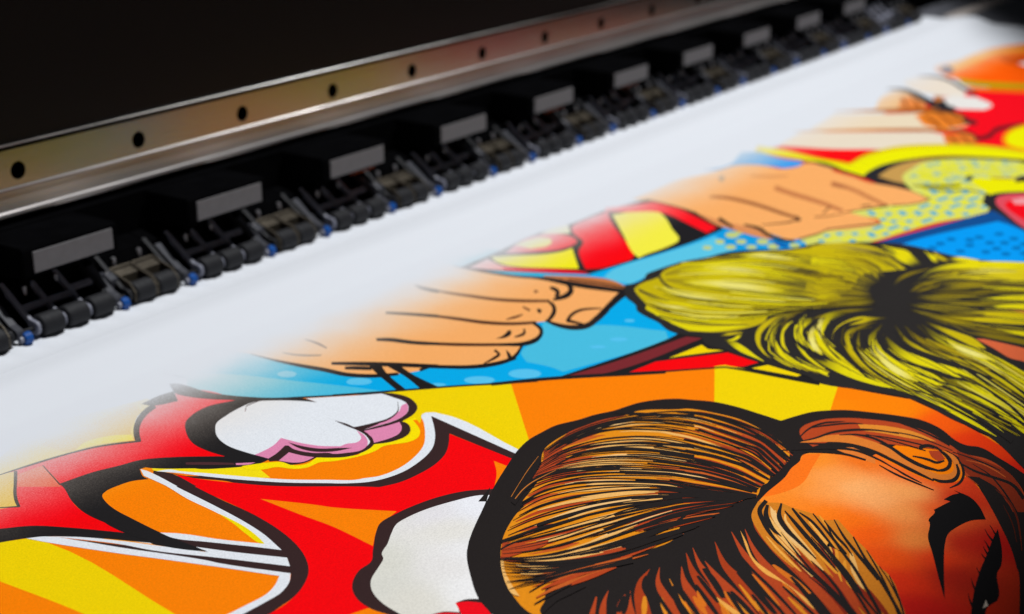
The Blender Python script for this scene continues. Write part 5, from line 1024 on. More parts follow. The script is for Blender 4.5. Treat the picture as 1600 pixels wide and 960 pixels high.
k 2a2726 d4c018 d4c018 | 3209 -4258 3418 -4389 3523 -4584 3621 -4792 3731 -4947 | 3222 -4252 3574 -4327 3782 -4499 3913 -4704 3978 -4877
k 2a2726 e0d050 e0d050 | 3560 -4367 3615 -4453 3698 -4542 3769 -4628 3828 -4708 | 3575 -4361 3708 -4418 3806 -4506 3845 -4605 3853 -4701
k 2a2726 7c6a14 7c6a14 | 2993 -4096 3168 -4083 3308 -4098 3456 -4133 3558 -4168 | 3000 -4089 3209 -4053 3370 -4066 3484 -4120 3567 -4164
k 2a2726 7c6a14 7c6a14 | 2882 -4241 3008 -4248 3122 -4264 3210 -4299 3287 -4337 | 2891 -4235 3043 -4225 3177 -4236 3260 -4278 3304 -4330
k 2a2726 7c6a14 7c6a14 | 2946 -4259 3002 -4289 3079 -4318 3159 -4347 3266 -4364 | 2956 -4254 3042 -4270 3126 -4297 3193 -4331 3276 -4359
k 2a2726 5c5020 5c5020 | 3125 -4366 3269 -4509 3390 -4676 3464 -4830 3553 -5000 | 3136 -4362 3378 -4468 3552 -4624 3635 -4779 3702 -4958
k 2a2726 6a5c18 6a5c18 | 2996 -4480 3136 -4597 3269 -4734 3372 -4885 3466 -5027 | 3006 -4476 3200 -4573 3368 -4700 3487 -4849 3583 -4993
k 2a2726 e0d00a e0d00a | 3046 -4650 3125 -4748 3189 -4854 3239 -4958 3305 -5075 | 3055 -4647 3176 -4730 3279 -4825 3355 -4923 3429 -5038
k 2a2726 e0d00a e0d00a | 2924 -4738 2973 -4831 3029 -4931 3071 -5038 3112 -5131 | 2932 -4735 3024 -4814 3116 -4904 3184 -5006 3233 -5097
k 2a2726 6a5c18 6a5c18 | 2874 -4523 2922 -4627 2978 -4711 3044 -4808 3148 -4895 | 2883 -4520 2982 -4606 3044 -4690 3098 -4790 3157 -4892
k 2a2726 c6b00c c6b00c | 2675 -4604 2752 -4751 2799 -4886 2861 -5043 2926 -5186 | 2688 -4599 2815 -4730 2897 -4856 2978 -5009 3043 -5154
k 2a2726 c6b00c c6b00c | 2535 -4448 2576 -4659 2642 -4837 2725 -5041 2802 -5223 | 2548 -4443 2645 -4636 2737 -4807 2829 -5011 2906 -5194
k 2a2726 7c6a14 7c6a14 | 2465 -4679 2470 -4846 2481 -4989 2525 -5147 2577 -5289 | 2477 -4675 2548 -4822 2589 -4958 2637 -5116 2677 -5263
k 2a2726 e0d00a e0d00a | 2557 -4986 2547 -5084 2545 -5184 2552 -5295 | 2565 -4983 2600 -5070 2629 -5162 2653 -5271
k 2a2726 7c6a14 7c6a14 | 2382 -4780 2379 -4919 2383 -5067 2384 -5210 2385 -5344 | 2394 -4776 2445 -4900 2474 -5043 2482 -5186 2482 -5322
k 2a2726 5c5020 5c5020 | 2503 -4482 2487 -4599 2441 -4727 2387 -4847 2378 -4966 | 2513 -4479 2538 -4584 2499 -4716 2411 -4841 2386 -4964
k 2a2726 2a2726 2a2726 | 2701 -4558 2804 -4659 2886 -4787 2936 -4907 3003 -5039 | 2709 -4555 2818 -4654 2904 -4781 2958 -4900 3025 -5033
k 2a2726 2a2726 2a2726 | 2478 -4492 2542 -4694 2629 -4895 2743 -5120 | 2488 -4489 2557 -4689 2648 -4889 2764 -5114
k b85038 b85038 b85038 | 2965 -4907 2973 -4966 2980 -5026 2986 -5080 | 2974 -4905 3005 -4957 3030 -5012 3051 -5062
p1 d8643c 2315 -4919 2359 -5016 2364 -5117 2357 -5306 1885 -5448 2089 -5301 2100 -5218 2217 -5063
k 2a2726 2a2726 2a2726 | 2474 -4675 2352 -4865 2339 -5016 2331 -5154 2309 -5318 | 2493 -4671 2382 -4858 2376 -5006 2372 -5144 2357 -5308
k 2a2726 2a2726 2a2726 | 2447 -4720 2281 -4916 2155 -5099 1985 -5290 1822 -5462 | 2461 -4718 2312 -4911 2192 -5094 2023 -5286 1863 -5459
k 4a4016 c6b00c c6b00c | 2432 -4545 2327 -4681 2246 -4807 2179 -4925 2175 -5033 | 2444 -4542 2400 -4666 2366 -4780 2320 -4899 2183 -5032
k 4a4016 e0d00a e0d00a | 2366 -4538 2112 -4759 1968 -4983 1858 -5153 1684 -5363 1555 -5522 | 2377 -4536 2223 -4741 2148 -4942 2079 -5121 1934 -5335 1815 -5495
k 4a4016 e0d050 e0d050 | 2164 -4769 2064 -4877 2023 -4970 2030 -5047 1995 -5135 | 2175 -4766 2146 -4861 2116 -4948 2053 -5042 2002 -5134
k 4a4016 a58c0c a58c0c | 2280 -4456 2051 -4633 1964 -4775 1888 -4927 1845 -5064 1831 -5189 | 2289 -4456 2144 -4613 2101 -4745 2046 -4894 1955 -5043 1838 -5188
k 4a4016 c6b00c c6b00c | 2245 -4405 1983 -4594 1871 -4773 1807 -4932 1756 -5083 1713 -5228 | 2254 -4406 2035 -4586 1938 -4758 1874 -4917 1800 -5074 1721 -5227
k 4a4016 c6b00c c6b00c | 2007 -4668 1895 -4852 1852 -5031 1721 -5238 1561 -5422 1415 -5583 | 2018 -4666 1930 -4844 1895 -5022 1767 -5233 1613 -5418 1471 -5579
k 4a4016 e0d00a e0d00a | 2046 -4404 1781 -4597 1682 -4747 1650 -4907 1607 -5040 1638 -5156 | 2056 -4404 1888 -4579 1814 -4717 1781 -4873 1758 -5006 1645 -5154
k 4a4016 c6b00c c6b00c | 1658 -5000 1569 -5170 1444 -5345 1288 -5499 1091 -5673 | 1669 -4998 1634 -5159 1530 -5336 1379 -5497 1190 -5672
k 4a4016 e0d00a e0d00a | 2232 -4319 1890 -4356 1582 -4544 1438 -4714 1428 -4832 1406 -4950 1445 -5060 | 2225 -4325 1938 -4399 1772 -4528 1670 -4663 1619 -4781 1572 -4911 1452 -5059
k 4a4016 e0d00a e0d00a | 1529 -4964 1417 -5137 1321 -5284 1210 -5427 1052 -5588 914 -5726 | 1540 -4962 1567 -5106 1521 -5254 1389 -5420 1188 -5589 1007 -5727
k 4a4016 e2d468 e2d468 | 1905 -4386 1696 -4463 1570 -4564 1532 -4650 1497 -4725 | 1909 -4389 1775 -4479 1710 -4544 1593 -4641 1504 -4724
k 4a4016 c6b00c c6b00c | 2044 -4238 1718 -4363 1508 -4521 1379 -4669 1339 -4786 1328 -4891 | 2043 -4243 1761 -4369 1583 -4514 1479 -4651 1380 -4776 1334 -4889
k 4a4016 e0d00a e0d00a | 1764 -4355 1488 -4573 1327 -4769 1228 -4945 1171 -5106 1166 -5254 | 1773 -4355 1565 -4564 1426 -4752 1306 -4930 1229 -5093 1172 -5252
k 4a4016 e0d00a e0d00a | 1320 -4991 1211 -5151 1114 -5303 996 -5458 879 -5613 | 1330 -4989 1296 -5136 1186 -5295 1047 -5454 884 -5613
k 4a4016 7c6a14 7c6a14 | 1425 -4887 1336 -5051 1245 -5217 1149 -5362 1036 -5526 | 1435 -4885 1396 -5039 1322 -5205 1203 -5357 1041 -5525
k 4a4016 c6b00c c6b00c | 2146 -4290 2044 -4189 1685 -4312 1471 -4486 1344 -4637 1246 -4786 1181 -4930 | 2135 -4295 1994 -4220 1730 -4317 1527 -4480 1391 -4630 1285 -4779 1188 -4929
k 4a4016 e0d00a e0d00a | 1254 -4787 1160 -4991 1079 -5166 970 -5357 881 -5524 | 1264 -4784 1207 -4981 1128 -5157 1017 -5351 887 -5523
k 4a4016 c6b00c c6b00c | 2366 -4294 2324 -4224 2293 -4152 2182 -4108 1990 -4101 1781 -4162 | 2357 -4298 2275 -4245 2175 -4207 2094 -4155 1975 -4114 1781 -4165
k 4a4016 7c6a14 7c6a14 | 2257 -4273 2188 -4234 2110 -4208 1971 -4225 1802 -4276 | 2248 -4277 2153 -4253 2072 -4233 1962 -4236 1801 -4279
k 4a4016 7c6a14 7c6a14 | 2481 -4154 2423 -4069 2343 -3995 2223 -3936 2059 -3895 | 2468 -4159 2375 -4091 2285 -4023 2180 -3959 2050 -3900
k 4a4016 e0d00a e0d00a | 2330 -4054 2258 -3957 1952 -3978 1612 -4153 1457 -4322 1357 -4469 1296 -4585 | 2318 -4060 2145 -4018 1942 -4046 1730 -4152 1554 -4308 1416 -4458 1302 -4584
k 4a4016 e0d00a e0d00a | 1396 -4193 1319 -4327 1254 -4461 1215 -4591 1205 -4723 1221 -4825 | 1407 -4190 1422 -4298 1364 -4434 1300 -4568 1257 -4708 1237 -4820
k 4a4016 e2d468 e2d468 | 2162 -3953 2072 -3947 1947 -3986 1825 -4051 1740 -4109 | 2155 -3959 2043 -3985 1956 -4015 1852 -4060 1749 -4112
k 4a4016 c6b00c c6b00c | 1884 -4056 1666 -4174 1494 -4313 1424 -4417 1359 -4525 | 1890 -4058 1700 -4179 1551 -4307 1445 -4413 1365 -4524
k 4a4016 c6b00c c6b00c | 2167 -3772 2037 -3701 1880 -3668 1594 -3716 1318 -3895 1224 -4044 1185 -4159 | 2156 -3778 1980 -3735 1818 -3716 1588 -3756 1372 -3888 1256 -4035 1192 -4157
k 4a4016 e0d00a e0d00a | 1993 -3754 1777 -3756 1473 -3887 1322 -4034 1241 -4172 1210 -4278 1196 -4389 | 1986 -3761 1742 -3798 1538 -3895 1420 -4016 1338 -4146 1285 -4256 1229 -4380
k 4a4016 e0d00a e0d00a | 2100 -3908 2036 -3871 1860 -3877 1651 -3977 1567 -4074 1512 -4161 | 2091 -3915 1956 -3924 1834 -3938 1727 -3985 1632 -4065 1527 -4159
k 4a4016 e2d468 e2d468 | 2039 -3959 1886 -3972 1710 -4032 1552 -4138 1483 -4214 | 2034 -3965 1858 -4012 1748 -4058 1625 -4136 1517 -4213
k 4a4016 7c6a14 7c6a14 | 2211 -3791 2134 -3753 2000 -3745 1832 -3788 1644 -3879 | 2203 -3796 2093 -3778 1965 -3780 1828 -3812 1646 -3883
k 4a4016 e0d00a e0d00a | 1384 -3597 1299 -3702 1239 -3798 1206 -3894 1178 -3974 | 1393 -3594 1383 -3677 1329 -3774 1247 -3882 1186 -3972
k 4a4016 c6b00c c6b00c | 1422 -3545 1462 -3583 1506 -3611 1561 -3638 | 1430 -3540 1499 -3560 1541 -3592 1569 -3633
k 4a4016 e0d00a e0d00a | 1545 -3644 1497 -3633 1433 -3635 1383 -3622 | 1540 -3649 1461 -3665 1399 -3658 1376 -3626
k 2a2726 2a2726 2a2726 | 1699 -3788 1504 -3914 1376 -4028 1301 -4137 1266 -4226 1240 -4316 | 1703 -3789 1529 -3913 1420 -4021 1345 -4126 1291 -4219 1248 -4314
k 2a2726 2a2726 2a2726 | 1610 -3745 1433 -3830 1295 -3940 1225 -4028 1176 -4118 | 1612 -3747 1443 -3834 1321 -3937 1254 -4021 1196 -4113
k 2a2726 2a2726 2a2726 | 1826 -3880 1655 -3949 1544 -4033 1459 -4133 1418 -4201 | 1826 -3883 1674 -3954 1587 -4029 1508 -4123 1450 -4195
k 2a2726 2a2726 2a2726 | 1801 -3976 1657 -4030 1532 -4116 1457 -4195 1406 -4260 | 1801 -3979 1665 -4034 1553 -4115 1486 -4189 1434 -4256
k 2a2726 2a2726 2a2726 | 2257 -4178 2112 -4113 1780 -4165 1523 -4343 1385 -4497 1284 -4656 | 2245 -4186 2053 -4147 1822 -4182 1589 -4341 1437 -4489 1307 -4652
k 2a2726 2a2726 2a2726 | 2011 -4234 1752 -4310 1567 -4435 1427 -4565 1333 -4679 1271 -4779 | 2009 -4238 1766 -4316 1599 -4434 1459 -4562 1358 -4675 1286 -4777
k 2a2726 2a2726 2a2726 | 2127 -4269 2011 -4291 1893 -4339 1804 -4396 1742 -4452 | 2125 -4273 2006 -4308 1913 -4347 1828 -4396 1757 -4452
k 2a2726 2a2726 2a2726 | 2152 -4350 1886 -4449 1719 -4587 1647 -4698 1611 -4813 1594 -4907 | 2151 -4355 1924 -4454 1773 -4580 1687 -4689 1634 -4807 1605 -4905
k 2a2726 2a2726 2a2726 | 2143 -4436 1883 -4635 1788 -4796 1751 -4960 1726 -5102 1681 -5237 | 2154 -4436 1956 -4622 1890 -4772 1844 -4938 1784 -5090 1711 -5231
k 2a2726 2a2726 2a2726 | 1545 -4758 1480 -4940 1429 -5122 1367 -5273 1239 -5453 1085 -5625 | 1553 -4756 1502 -4935 1456 -5117 1398 -5268 1273 -5450 1127 -5622
k 2a2726 2a2726 2a2726 | 1353 -4706 1263 -4878 1238 -5006 1191 -5157 1121 -5306 | 1360 -4705 1279 -4875 1258 -5001 1212 -5153 1147 -5302
k 2a2726 2a2726 2a2726 | 2038 -4648 1966 -4787 1935 -4902 1909 -5013 1856 -5139 | 2046 -4646 1982 -4783 1956 -4897 1931 -5009 1874 -5136
k 2a2726 2a2726 2a2726 | 1419 -4839 1353 -5008 1319 -5138 1248 -5295 1155 -5449 | 1426 -4838 1367 -5005 1337 -5134 1267 -5292 1174 -5446
k 2a2726 2a2726 2a2726 | 1659 -5041 1567 -5177 1450 -5323 1338 -5446 1194 -5570 1009 -5704 | 1672 -5039 1599 -5172 1487 -5320 1377 -5444 1233 -5572 1054 -5707
k 2a2726 2a2726 2a2726 | 1813 -5193 1725 -5296 1638 -5385 1522 -5495 1425 -5582 | 1834 -5191 1751 -5293 1664 -5384 1550 -5494 1461 -5581
k 2a2726 2a2726 2a2726 | 1939 -4004 1741 -4113 1595 -4224 1469 -4345 | 1944 -4005 1753 -4116 1617 -4222 1490 -4343
k 2a2726 2a2726 2a2726 | 1414 -4185 1394 -4230 1393 -4264 1389 -4303 | 1431 -4179 1437 -4216 1423 -4255 1401 -4299
k 2a2726 2a2726 2a2726 | 1271 -4993 1192 -5131 1110 -5259 1026 -5384 926 -5510 831 -5620 | 1283 -4991 1234 -5123 1163 -5252 1082 -5378 986 -5506 897 -5616
k 2a2726 2a2726 2a2726 | 1324 -4776 1249 -4912 1184 -5046 1118 -5192 | 1332 -4774 1262 -4910 1199 -5043 1133 -5189
f 3a3420,5c5020,2a2726 9 0.5 1.2 0.1 0.95 0.25 0.5 11 0 1 0.5 | 2371 -4537 2226 -4678 2125 -4810 2067 -4930 2025 -5045 1949 -5164 1860 -5282 1770 -5397 1684 -5509 | 2284 -4456 2043 -4627 1957 -4779 1906 -4919 1799 -5067 1678 -5211 1557 -5351 1439 -5486 1327 -5616 | 2229 -4322 1801 -4441 1602 -4658 1474 -4857 1360 -5045 1254 -5226 1152 -5399 1055 -5566 960 -5727 | 2044 -4240 1675 -4408 1491 -4602 1373 -4780 1274 -4949 1178 -5111 1086 -5268 998 -5420 913 -5566
f 3a3420,5c5020,7c6a14,2a2726 22 0.8 2.2 0.1 0.95 0.2 0.5 12 0 1 0.5 | 3153 -4190 3448 -4175 3619 -4236 3739 -4322 3826 -4420 3891 -4526 3948 -4635 4001 -4744 4056 -4852 | 3144 -4281 3270 -4343 3367 -4418 3441 -4501 3499 -4591 3548 -4684 3594 -4776 3640 -4869 3686 -4962 | 2964 -4425 3048 -4492 3128 -4560 3202 -4632 3263 -4708 3314 -4788 3361 -4869 3406 -4950 3452 -5031 | 2813 -4499 2851 -4578 2890 -4658 2928 -4737 2966 -4816 3004 -4895 3042 -4974 3080 -5052 3118 -5130 | 2541 -4445 2572 -4545 2608 -4643 2651 -4737 2694 -4832 2735 -4926 2775 -5021 2814 -5115 2854 -5209 | 2478 -4620 2479 -4711 2479 -4801 2481 -4890 2483 -4977 2474 -5067 2461 -5157 2447 -5246 2433 -5333
f 5c5020,7c6a14,968418,8a7a10 24 0.7 1.8 0.05 0.9 0.35 0.6 13 0 1 0.5 | 2435 -2617 2597 -2681 2754 -2750 2900 -2827 3025 -2919 3129 -3022 3225 -3131 3318 -3241 3412 -3351 | 2311 -2654 2449 -2735 2574 -2825 2667 -2934 2740 -3054 2785 -3186 2793 -3333 2781 -3486 2770 -3636 | 2199 -2705 2219 -2850 2244 -2990 2277 -3125 2313 -3258 2347 -3390 2382 -3520 2416 -3650 2450 -3779 | 1938 -2638 1889 -2809 1884 -2957 1905 -3091 1943 -3217 1998 -3332 2070 -3439 2148 -3543 2225 -3648 | 1629 -2881 1566 -3019 1528 -3145 1536 -3249 1569 -3341 1622 -3422 1699 -3491 1789 -3553 1879 -3616
p1 2a2726 2649 -3968 2853 -3963 2929 -4021 2949 -4101 2975 -4189 2983 -4303 3030 -4420 2904 -4485 2724 -4419 2564 -4423 2549 -4354 2539 -4245 2528 -4135
f 2a2726,2a2726,3a3420 30 0.7 2 0.55 1 0.35 0.55 41 0 1 0.3 | 2435 -2617 2597 -2681 2754 -2750 2900 -2827 3025 -2919 3129 -3022 3225 -3131 3318 -3241 3412 -3351 | 2311 -2654 2449 -2735 2574 -2825 2667 -2934 2740 -3054 2785 -3186 2793 -3333 2781 -3486 2770 -3636 | 2199 -2705 2219 -2850 2244 -2990 2277 -3125 2313 -3258 2347 -3390 2382 -3520 2416 -3650 2450 -3779 | 1938 -2638 1886 -2823 1886 -2982 1912 -3126 1959 -3259 2028 -3380 2109 -3495 2194 -3608 2277 -3722 | 1629 -2881 1556 -3043 1526 -3184 1541 -3304 1602 -3400 1703 -3475 1823 -3540 1950 -3603 2075 -3668
f 2a2726,2a2726,3a3420 30 0.8 2.6 0 0.5 0.2 0.4 42 0 1 0.3 | 3153 -4190 3448 -4175 3619 -4236 3739 -4322 3826 -4420 3891 -4526 3948 -4635 4001 -4744 4056 -4852 | 3144 -4281 3270 -4343 3367 -4418 3441 -4501 3499 -4591 3548 -4684 3594 -4776 3640 -4869 3686 -4962 | 2964 -4425 3048 -4492 3128 -4560 3202 -4632 3263 -4708 3314 -4788 3361 -4869 3406 -4950 3452 -5031 | 2813 -4499 2851 -4578 2890 -4658 2928 -4737 2966 -4816 3004 -4895 3042 -4974 3080 -5052 3118 -5130 | 2541 -4445 2572 -4545 2608 -4643 2651 -4737 2694 -4832 2735 -4926 2775 -5021 2814 -5115 2854 -5209 | 2478 -4620 2479 -4711 2479 -4801 2481 -4890 2483 -4977 2474 -5067 2461 -5157 2447 -5246 2433 -5333
f 2a2726,2a2726,4a4016 22 0.6 1.8 0 0.4 0.3 0.55 43 0 1 0.3 | 2371 -4537 2226 -4678 2125 -4810 2067 -4930 2025 -5045 1949 -5164 1860 -5282 1770 -5397 1684 -5509 | 2284 -4456 2043 -4627 1957 -4779 1906 -4919 1799 -5067 1678 -5211 1557 -5351 1439 -5486 1327 -5616 | 2229 -4322 1801 -4441 1602 -4658 1474 -4857 1360 -5045 1254 -5226 1152 -5399 1055 -5566 960 -5727 | 2044 -4240 1675 -4408 1491 -4602 1373 -4780 1274 -4949 1178 -5111 1086 -5268 998 -5420 913 -5566 | 2359 -4061 2194 -3999 1893 -4060 1609 -4225 1429 -4389 1328 -4538 1272 -4673 1229 -4802 1185 -4929
f 2a2726 8 0.6 1.4 0 0.5 0.4 0.6 44 0 1 0.3 | 2162 -3775 2068 -3729 1956 -3696 1772 -3718 1568 -3772 1368 -3856 1284 -3964 1229 -4064 1189 -4158 | 2095 -3911 2002 -3899 1895 -3896 1750 -3946 1634 -4022 1560 -4098 1496 -4171 1436 -4242 1376 -4313
f 2a2726,4a4016 12 0.7 1.8 0 0.6 0.3 0.5 45 0 1 0.3 | 3423 -4047 3570 -3914 3689 -3782 3738 -3667 3711 -3575 3664 -3490 3610 -3409 3555 -3328 3502 -3245 | 3366 -4018 3475 -3901 3553 -3788 3573 -3690 3542 -3610 3497 -3535 3447 -3461 3396 -3389 3347 -3315 | 3079 -3819 3146 -3751 3208 -3682 3249 -3618 3277 -3557 3286 -3502 3276 -3454 3258 -3408 3241 -3363 | 2639 -3904 2648 -3862 2657 -3821 2655 -3783 2645 -3748 2640 -3711 2638 -3672 2636 -3634 2635 -3595
f d8c612,b49e0e,e4d40c,b49e0e,e0d050 46 0.7 2.2 0.08 0.95 0.35 0.6 61 0 1 0.6 | 2438 -4544 2375 -4666 2306 -4787 2231 -4906 2150 -5024 2064 -5140 1977 -5253 1892 -5364 1809 -5471 | 2371 -4537 2225 -4680 2123 -4812 2068 -4933 2024 -5050 1939 -5171 1839 -5291 1739 -5408 1643 -5521 | 2284 -4456 2043 -4627 1957 -4779 1906 -4919 1799 -5067 1678 -5211 1557 -5351 1439 -5486 1327 -5616 | 2229 -4322 1805 -4438 1600 -4654 1481 -4849 1380 -5034 1287 -5211 1199 -5382 1114 -5546 1031 -5705 | 2044 -4240 1675 -4408 1491 -4602 1373 -4780 1274 -4949 1178 -5111 1086 -5268 998 -5420 913 -5566 | 2185 -4087 1950 -4111 1706 -4232 1526 -4367 1395 -4495 1302 -4615 1246 -4726 1215 -4828 1185 -4929
f 2a2726,2a2726,4a4016 26 0.4 1.3 0 0.8 0.45 0.75 62 0 1 0.5 | 2438 -4544 2375 -4666 2306 -4787 2231 -4906 2150 -5024 2064 -5140 1977 -5253 1892 -5364 1809 -5471 | 2371 -4537 2225 -4680 2123 -4812 2068 -4933 2024 -5050 1939 -5171 1839 -5291 1739 -5408 1643 -5521 | 2284 -4456 2043 -4627 1957 -4779 1906 -4919 1799 -5067 1678 -5211 1557 -5351 1439 -5486 1327 -5616 | 2229 -4322 1805 -4438 1600 -4654 1481 -4849 1380 -5034 1287 -5211 1199 -5382 1114 -5546 1031 -5705 | 2044 -4240 1675 -4408 1491 -4602 1373 -4780 1274 -4949 1178 -5111 1086 -5268 998 -5420 913 -5566 | 2185 -4087 1950 -4111 1706 -4232 1526 -4367 1395 -4495 1302 -4615 1246 -4726 1215 -4828 1185 -4929
f d8c612,b49e0e,e4d40c,b49e0e 16 0.7 2.2 0.08 0.9 0.35 0.6 63 0 1 0.6 | 2162 -3775 2068 -3729 1956 -3696 1772 -3718 1568 -3772 1368 -3856 1284 -3964 1229 -4064 1189 -4158 | 2144 -3890 2028 -3852 1903 -3822 1697 -3871 1494 -3982 1351 -4099 1261 -4208 1213 -4307 1173 -4402 | 2481 -3824 2308 -3807 2071 -3906 1887 -4042 1748 -4172 1637 -4295 1530 -4414 1427 -4529 1327 -4641
f 2a2726 8 0.5 1.3 0 0.7 0.45 0.75 64 0 1 0.5 | 2162 -3775 2068 -3729 1956 -3696 1772 -3718 1568 -3772 1368 -3856 1284 -3964 1229 -4064 1189 -4158 | 2144 -3890 2028 -3852 1903 -3822 1697 -3871 1494 -3982 1351 -4099 1261 -4208 1213 -4307 1173 -4402 | 2481 -3824 2308 -3807 2071 -3906 1887 -4042 1748 -4172 1637 -4295 1530 -4414 1427 -4529 1327 -4641
k 2a2726 2a2726 2a2726 | 1699 -3788 1505 -3913 1379 -4028 1305 -4136 1268 -4226 1240 -4316 | 1703 -3789 1527 -3913 1417 -4022 1341 -4127 1289 -4220 1247 -4314
k 2a2726 2a2726 2a2726 | 1610 -3745 1434 -3830 1297 -3940 1228 -4028 1177 -4117 | 1612 -3747 1442 -3834 1319 -3937 1252 -4022 1194 -4113
k 2a2726 2a2726 2a2726 | 1826 -3880 1656 -3949 1548 -4033 1463 -4132 1420 -4201 | 1826 -3883 1672 -3954 1584 -4029 1504 -4124 1448 -4195
k 2a2726 2a2726 2a2726 | 1801 -3976 1658 -4030 1533 -4116 1460 -4194 1408 -4260 | 1801 -3979 1664 -4034 1551 -4115 1483 -4190 1432 -4256
k 2a2726 2a2726 2a2726 | 2256 -4179 2108 -4115 1783 -4167 1528 -4343 1389 -4497 1285 -4656 | 2245 -4185 2058 -4144 1819 -4181 1584 -4341 1434 -4489 1305 -4652
k 2a2726 2a2726 2a2726 | 2011 -4234 1753 -4310 1569 -4434 1429 -4565 1335 -4679 1272 -4779 | 2009 -4238 1765 -4315 1597 -4434 1457 -4562 1356 -4676 1285 -4777
k 2a2726 2a2726 2a2726 | 2127 -4269 2011 -4292 1895 -4339 1806 -4396 1743 -4452 | 2125 -4273 2006 -4307 1912 -4346 1827 -4396 1756 -4452
k 2a2726 2a2726 2a2726 | 2152 -4350 1889 -4450 1723 -4587 1650 -4697 1613 -4813 1595 -4907 | 2151 -4355 1921 -4453 1769 -4581 1684 -4690 1632 -4808 1604 -4905
k 2a2726 2a2726 2a2726 | 2144 -4436 1888 -4634 1795 -4794 1758 -4959 1731 -5101 1684 -5236 | 2153 -4436 1950 -4623 1883 -4774 1837 -4939 1780 -5091 1709 -5232
k 2a2726 2a2726 2a2726 | 1545 -4758 1482 -4940 1431 -5122 1369 -5273 1241 -5453 1088 -5625 | 1553 -4756 1500 -4935 1454 -5117 1395 -5268 1271 -5451 1124 -5622
k 2a2726 2a2726 2a2726 | 1353 -4706 1264 -4878 1239 -5006 1193 -5157 1123 -5306 | 1360 -4705 1278 -4875 1256 -5001 1211 -5154 1145 -5302
k 2a2726 2a2726 2a2726 | 2038 -4648 1967 -4787 1937 -4902 1911 -5013 1858 -5139 | 2046 -4646 1980 -4784 1954 -4897 1929 -5009 1873 -5136
k 2a2726 2a2726 2a2726 | 1419 -4839 1354 -5007 1320 -5137 1249 -5294 1156 -5448 | 1426 -4838 1366 -5005 1335 -5134 1265 -5292 1172 -5446
k 2a2726 2a2726 2a2726 | 1660 -5041 1570 -5176 1453 -5323 1341 -5446 1197 -5570 1012 -5704 | 1671 -5039 1596 -5173 1484 -5320 1374 -5444 1230 -5571 1050 -5707
k 2a2726 2a2726 2a2726 | 1815 -5193 1727 -5295 1640 -5385 1524 -5494 1428 -5582 | 1832 -5191 1749 -5293 1662 -5384 1548 -5494 1458 -5581
k 2a2726 2a2726 2a2726 | 1940 -4004 1742 -4113 1596 -4224 1470 -4344 | 1944 -4005 1752 -4115 1615 -4222 1489 -4343
k 2a2726 2a2726 2a2726 | 1415 -4184 1397 -4229 1395 -4264 1390 -4302 | 1430 -4179 1433 -4217 1420 -4256 1401 -4299
k 2a2726 2a2726 2a2726 | 1272 -4993 1195 -5130 1114 -5259 1030 -5384 930 -5510 836 -5620 | 1282 -4991 1231 -5124 1159 -5252 1078 -5378 981 -5506 892 -5616
k 2a2726 2a2726 2a2726 | 1324 -4776 1250 -4912 1185 -5045 1119 -5191 | 1331 -4775 1261 -4910 1198 -5043 1132 -5189
k d8c612 eadf78 d8c612 | 1725 -4468 1585 -4575 1477 -4689 1413 -4794 1392 -4882 | 1740 -4467 1645 -4570 1561 -4675 1484 -4780 1408 -4879
k d8c612 eadf78 d8c612 | 2179 -4771 2075 -4875 2016 -4984 1993 -5075 1988 -5154 | 2193 -4769 2135 -4866 2096 -4965 2059 -5061 2006 -5150
k d8c612 eadf78 d8c612 | 1855 -4007 1724 -4039 1594 -4103 1515 -4170 1476 -4231 | 1853 -4013 1724 -4063 1649 -4108 1574 -4165 1491 -4229
f 968418-2a2726,7c6a14-2a2726,b49e0e-2a2726 50 1 2.8 0.6 1.02 0.22 0.42 51 0 1 0.5 | 2491 -2587 2713 -2696 2930 -2814 3109 -2957 3249 -3121 3373 -3294 3492 -3469 3490 -3688 3223 -3973 | 2332 -2631 2515 -2742 2661 -2877 2764 -3035 2819 -3216 2811 -3420 2816 -3615 2907 -3772 2864 -3978 | 2199 -2705 2227 -2899 2267 -3084 2314 -3262 2354 -3443 2391 -3621 2453 -3788 2613 -3909 2712 -4060 | 1938 -2638 1880 -2898 1914 -3110 1979 -3304 2065 -3486 2167 -3660 2308 -3815 2464 -3965 2617 -4118 | 1629 -2881 1528 -3142 1567 -3337 1691 -3488 1870 -3610 2084 -3717 2272 -3842 2426 -3986 2564 -4139
f e0d00a,d0bc0c,ece05a 40 1.4 3.6 0.04 0.62 0.25 0.5 52 0 1 0.5 | 2491 -2587 2713 -2696 2930 -2814 3109 -2957 3249 -3121 3373 -3294 3492 -3469 3490 -3688 3223 -3973 | 2332 -2631 2515 -2742 2661 -2877 2764 -3035 2819 -3216 2811 -3420 2816 -3615 2907 -3772 2864 -3978 | 2199 -2705 2227 -2899 2267 -3084 2314 -3262 2354 -3443 2391 -3621 2453 -3788 2613 -3909 2712 -4060 | 1938 -2638 1880 -2898 1914 -3110 1979 -3304 2065 -3486 2167 -3660 2308 -3815 2464 -3965 2617 -4118 | 1629 -2881 1528 -3142 1567 -3337 1691 -3488 1870 -3610 2084 -3717 2272 -3842 2426 -3986 2564 -4139
k d8c812 e6da70 d0bc0c | 2254 -2827 2294 -3014 2333 -3185 2390 -3348 2487 -3504 | 2270 -2818 2387 -2968 2460 -3127 2496 -3300 2509 -3495
k d8c812 e6da70 d0bc0c | 2574 -2785 2657 -2933 2714 -3088 2785 -3259 | 2585 -2779 2719 -2901 2788 -3054 2802 -3252
k d8c812 e6da70 d0bc0c | 2033 -2734 1976 -2910 1986 -3071 2028 -3194 2100 -3326 | 2043 -2729 2021 -2890 2040 -3045 2069 -3174 2115 -3319
k d8c812 e6da70 d0bc0c | 1729 -2843 1708 -2980 1736 -3072 1783 -3166 | 1739 -2839 1741 -2964 1770 -3054 1798 -3158
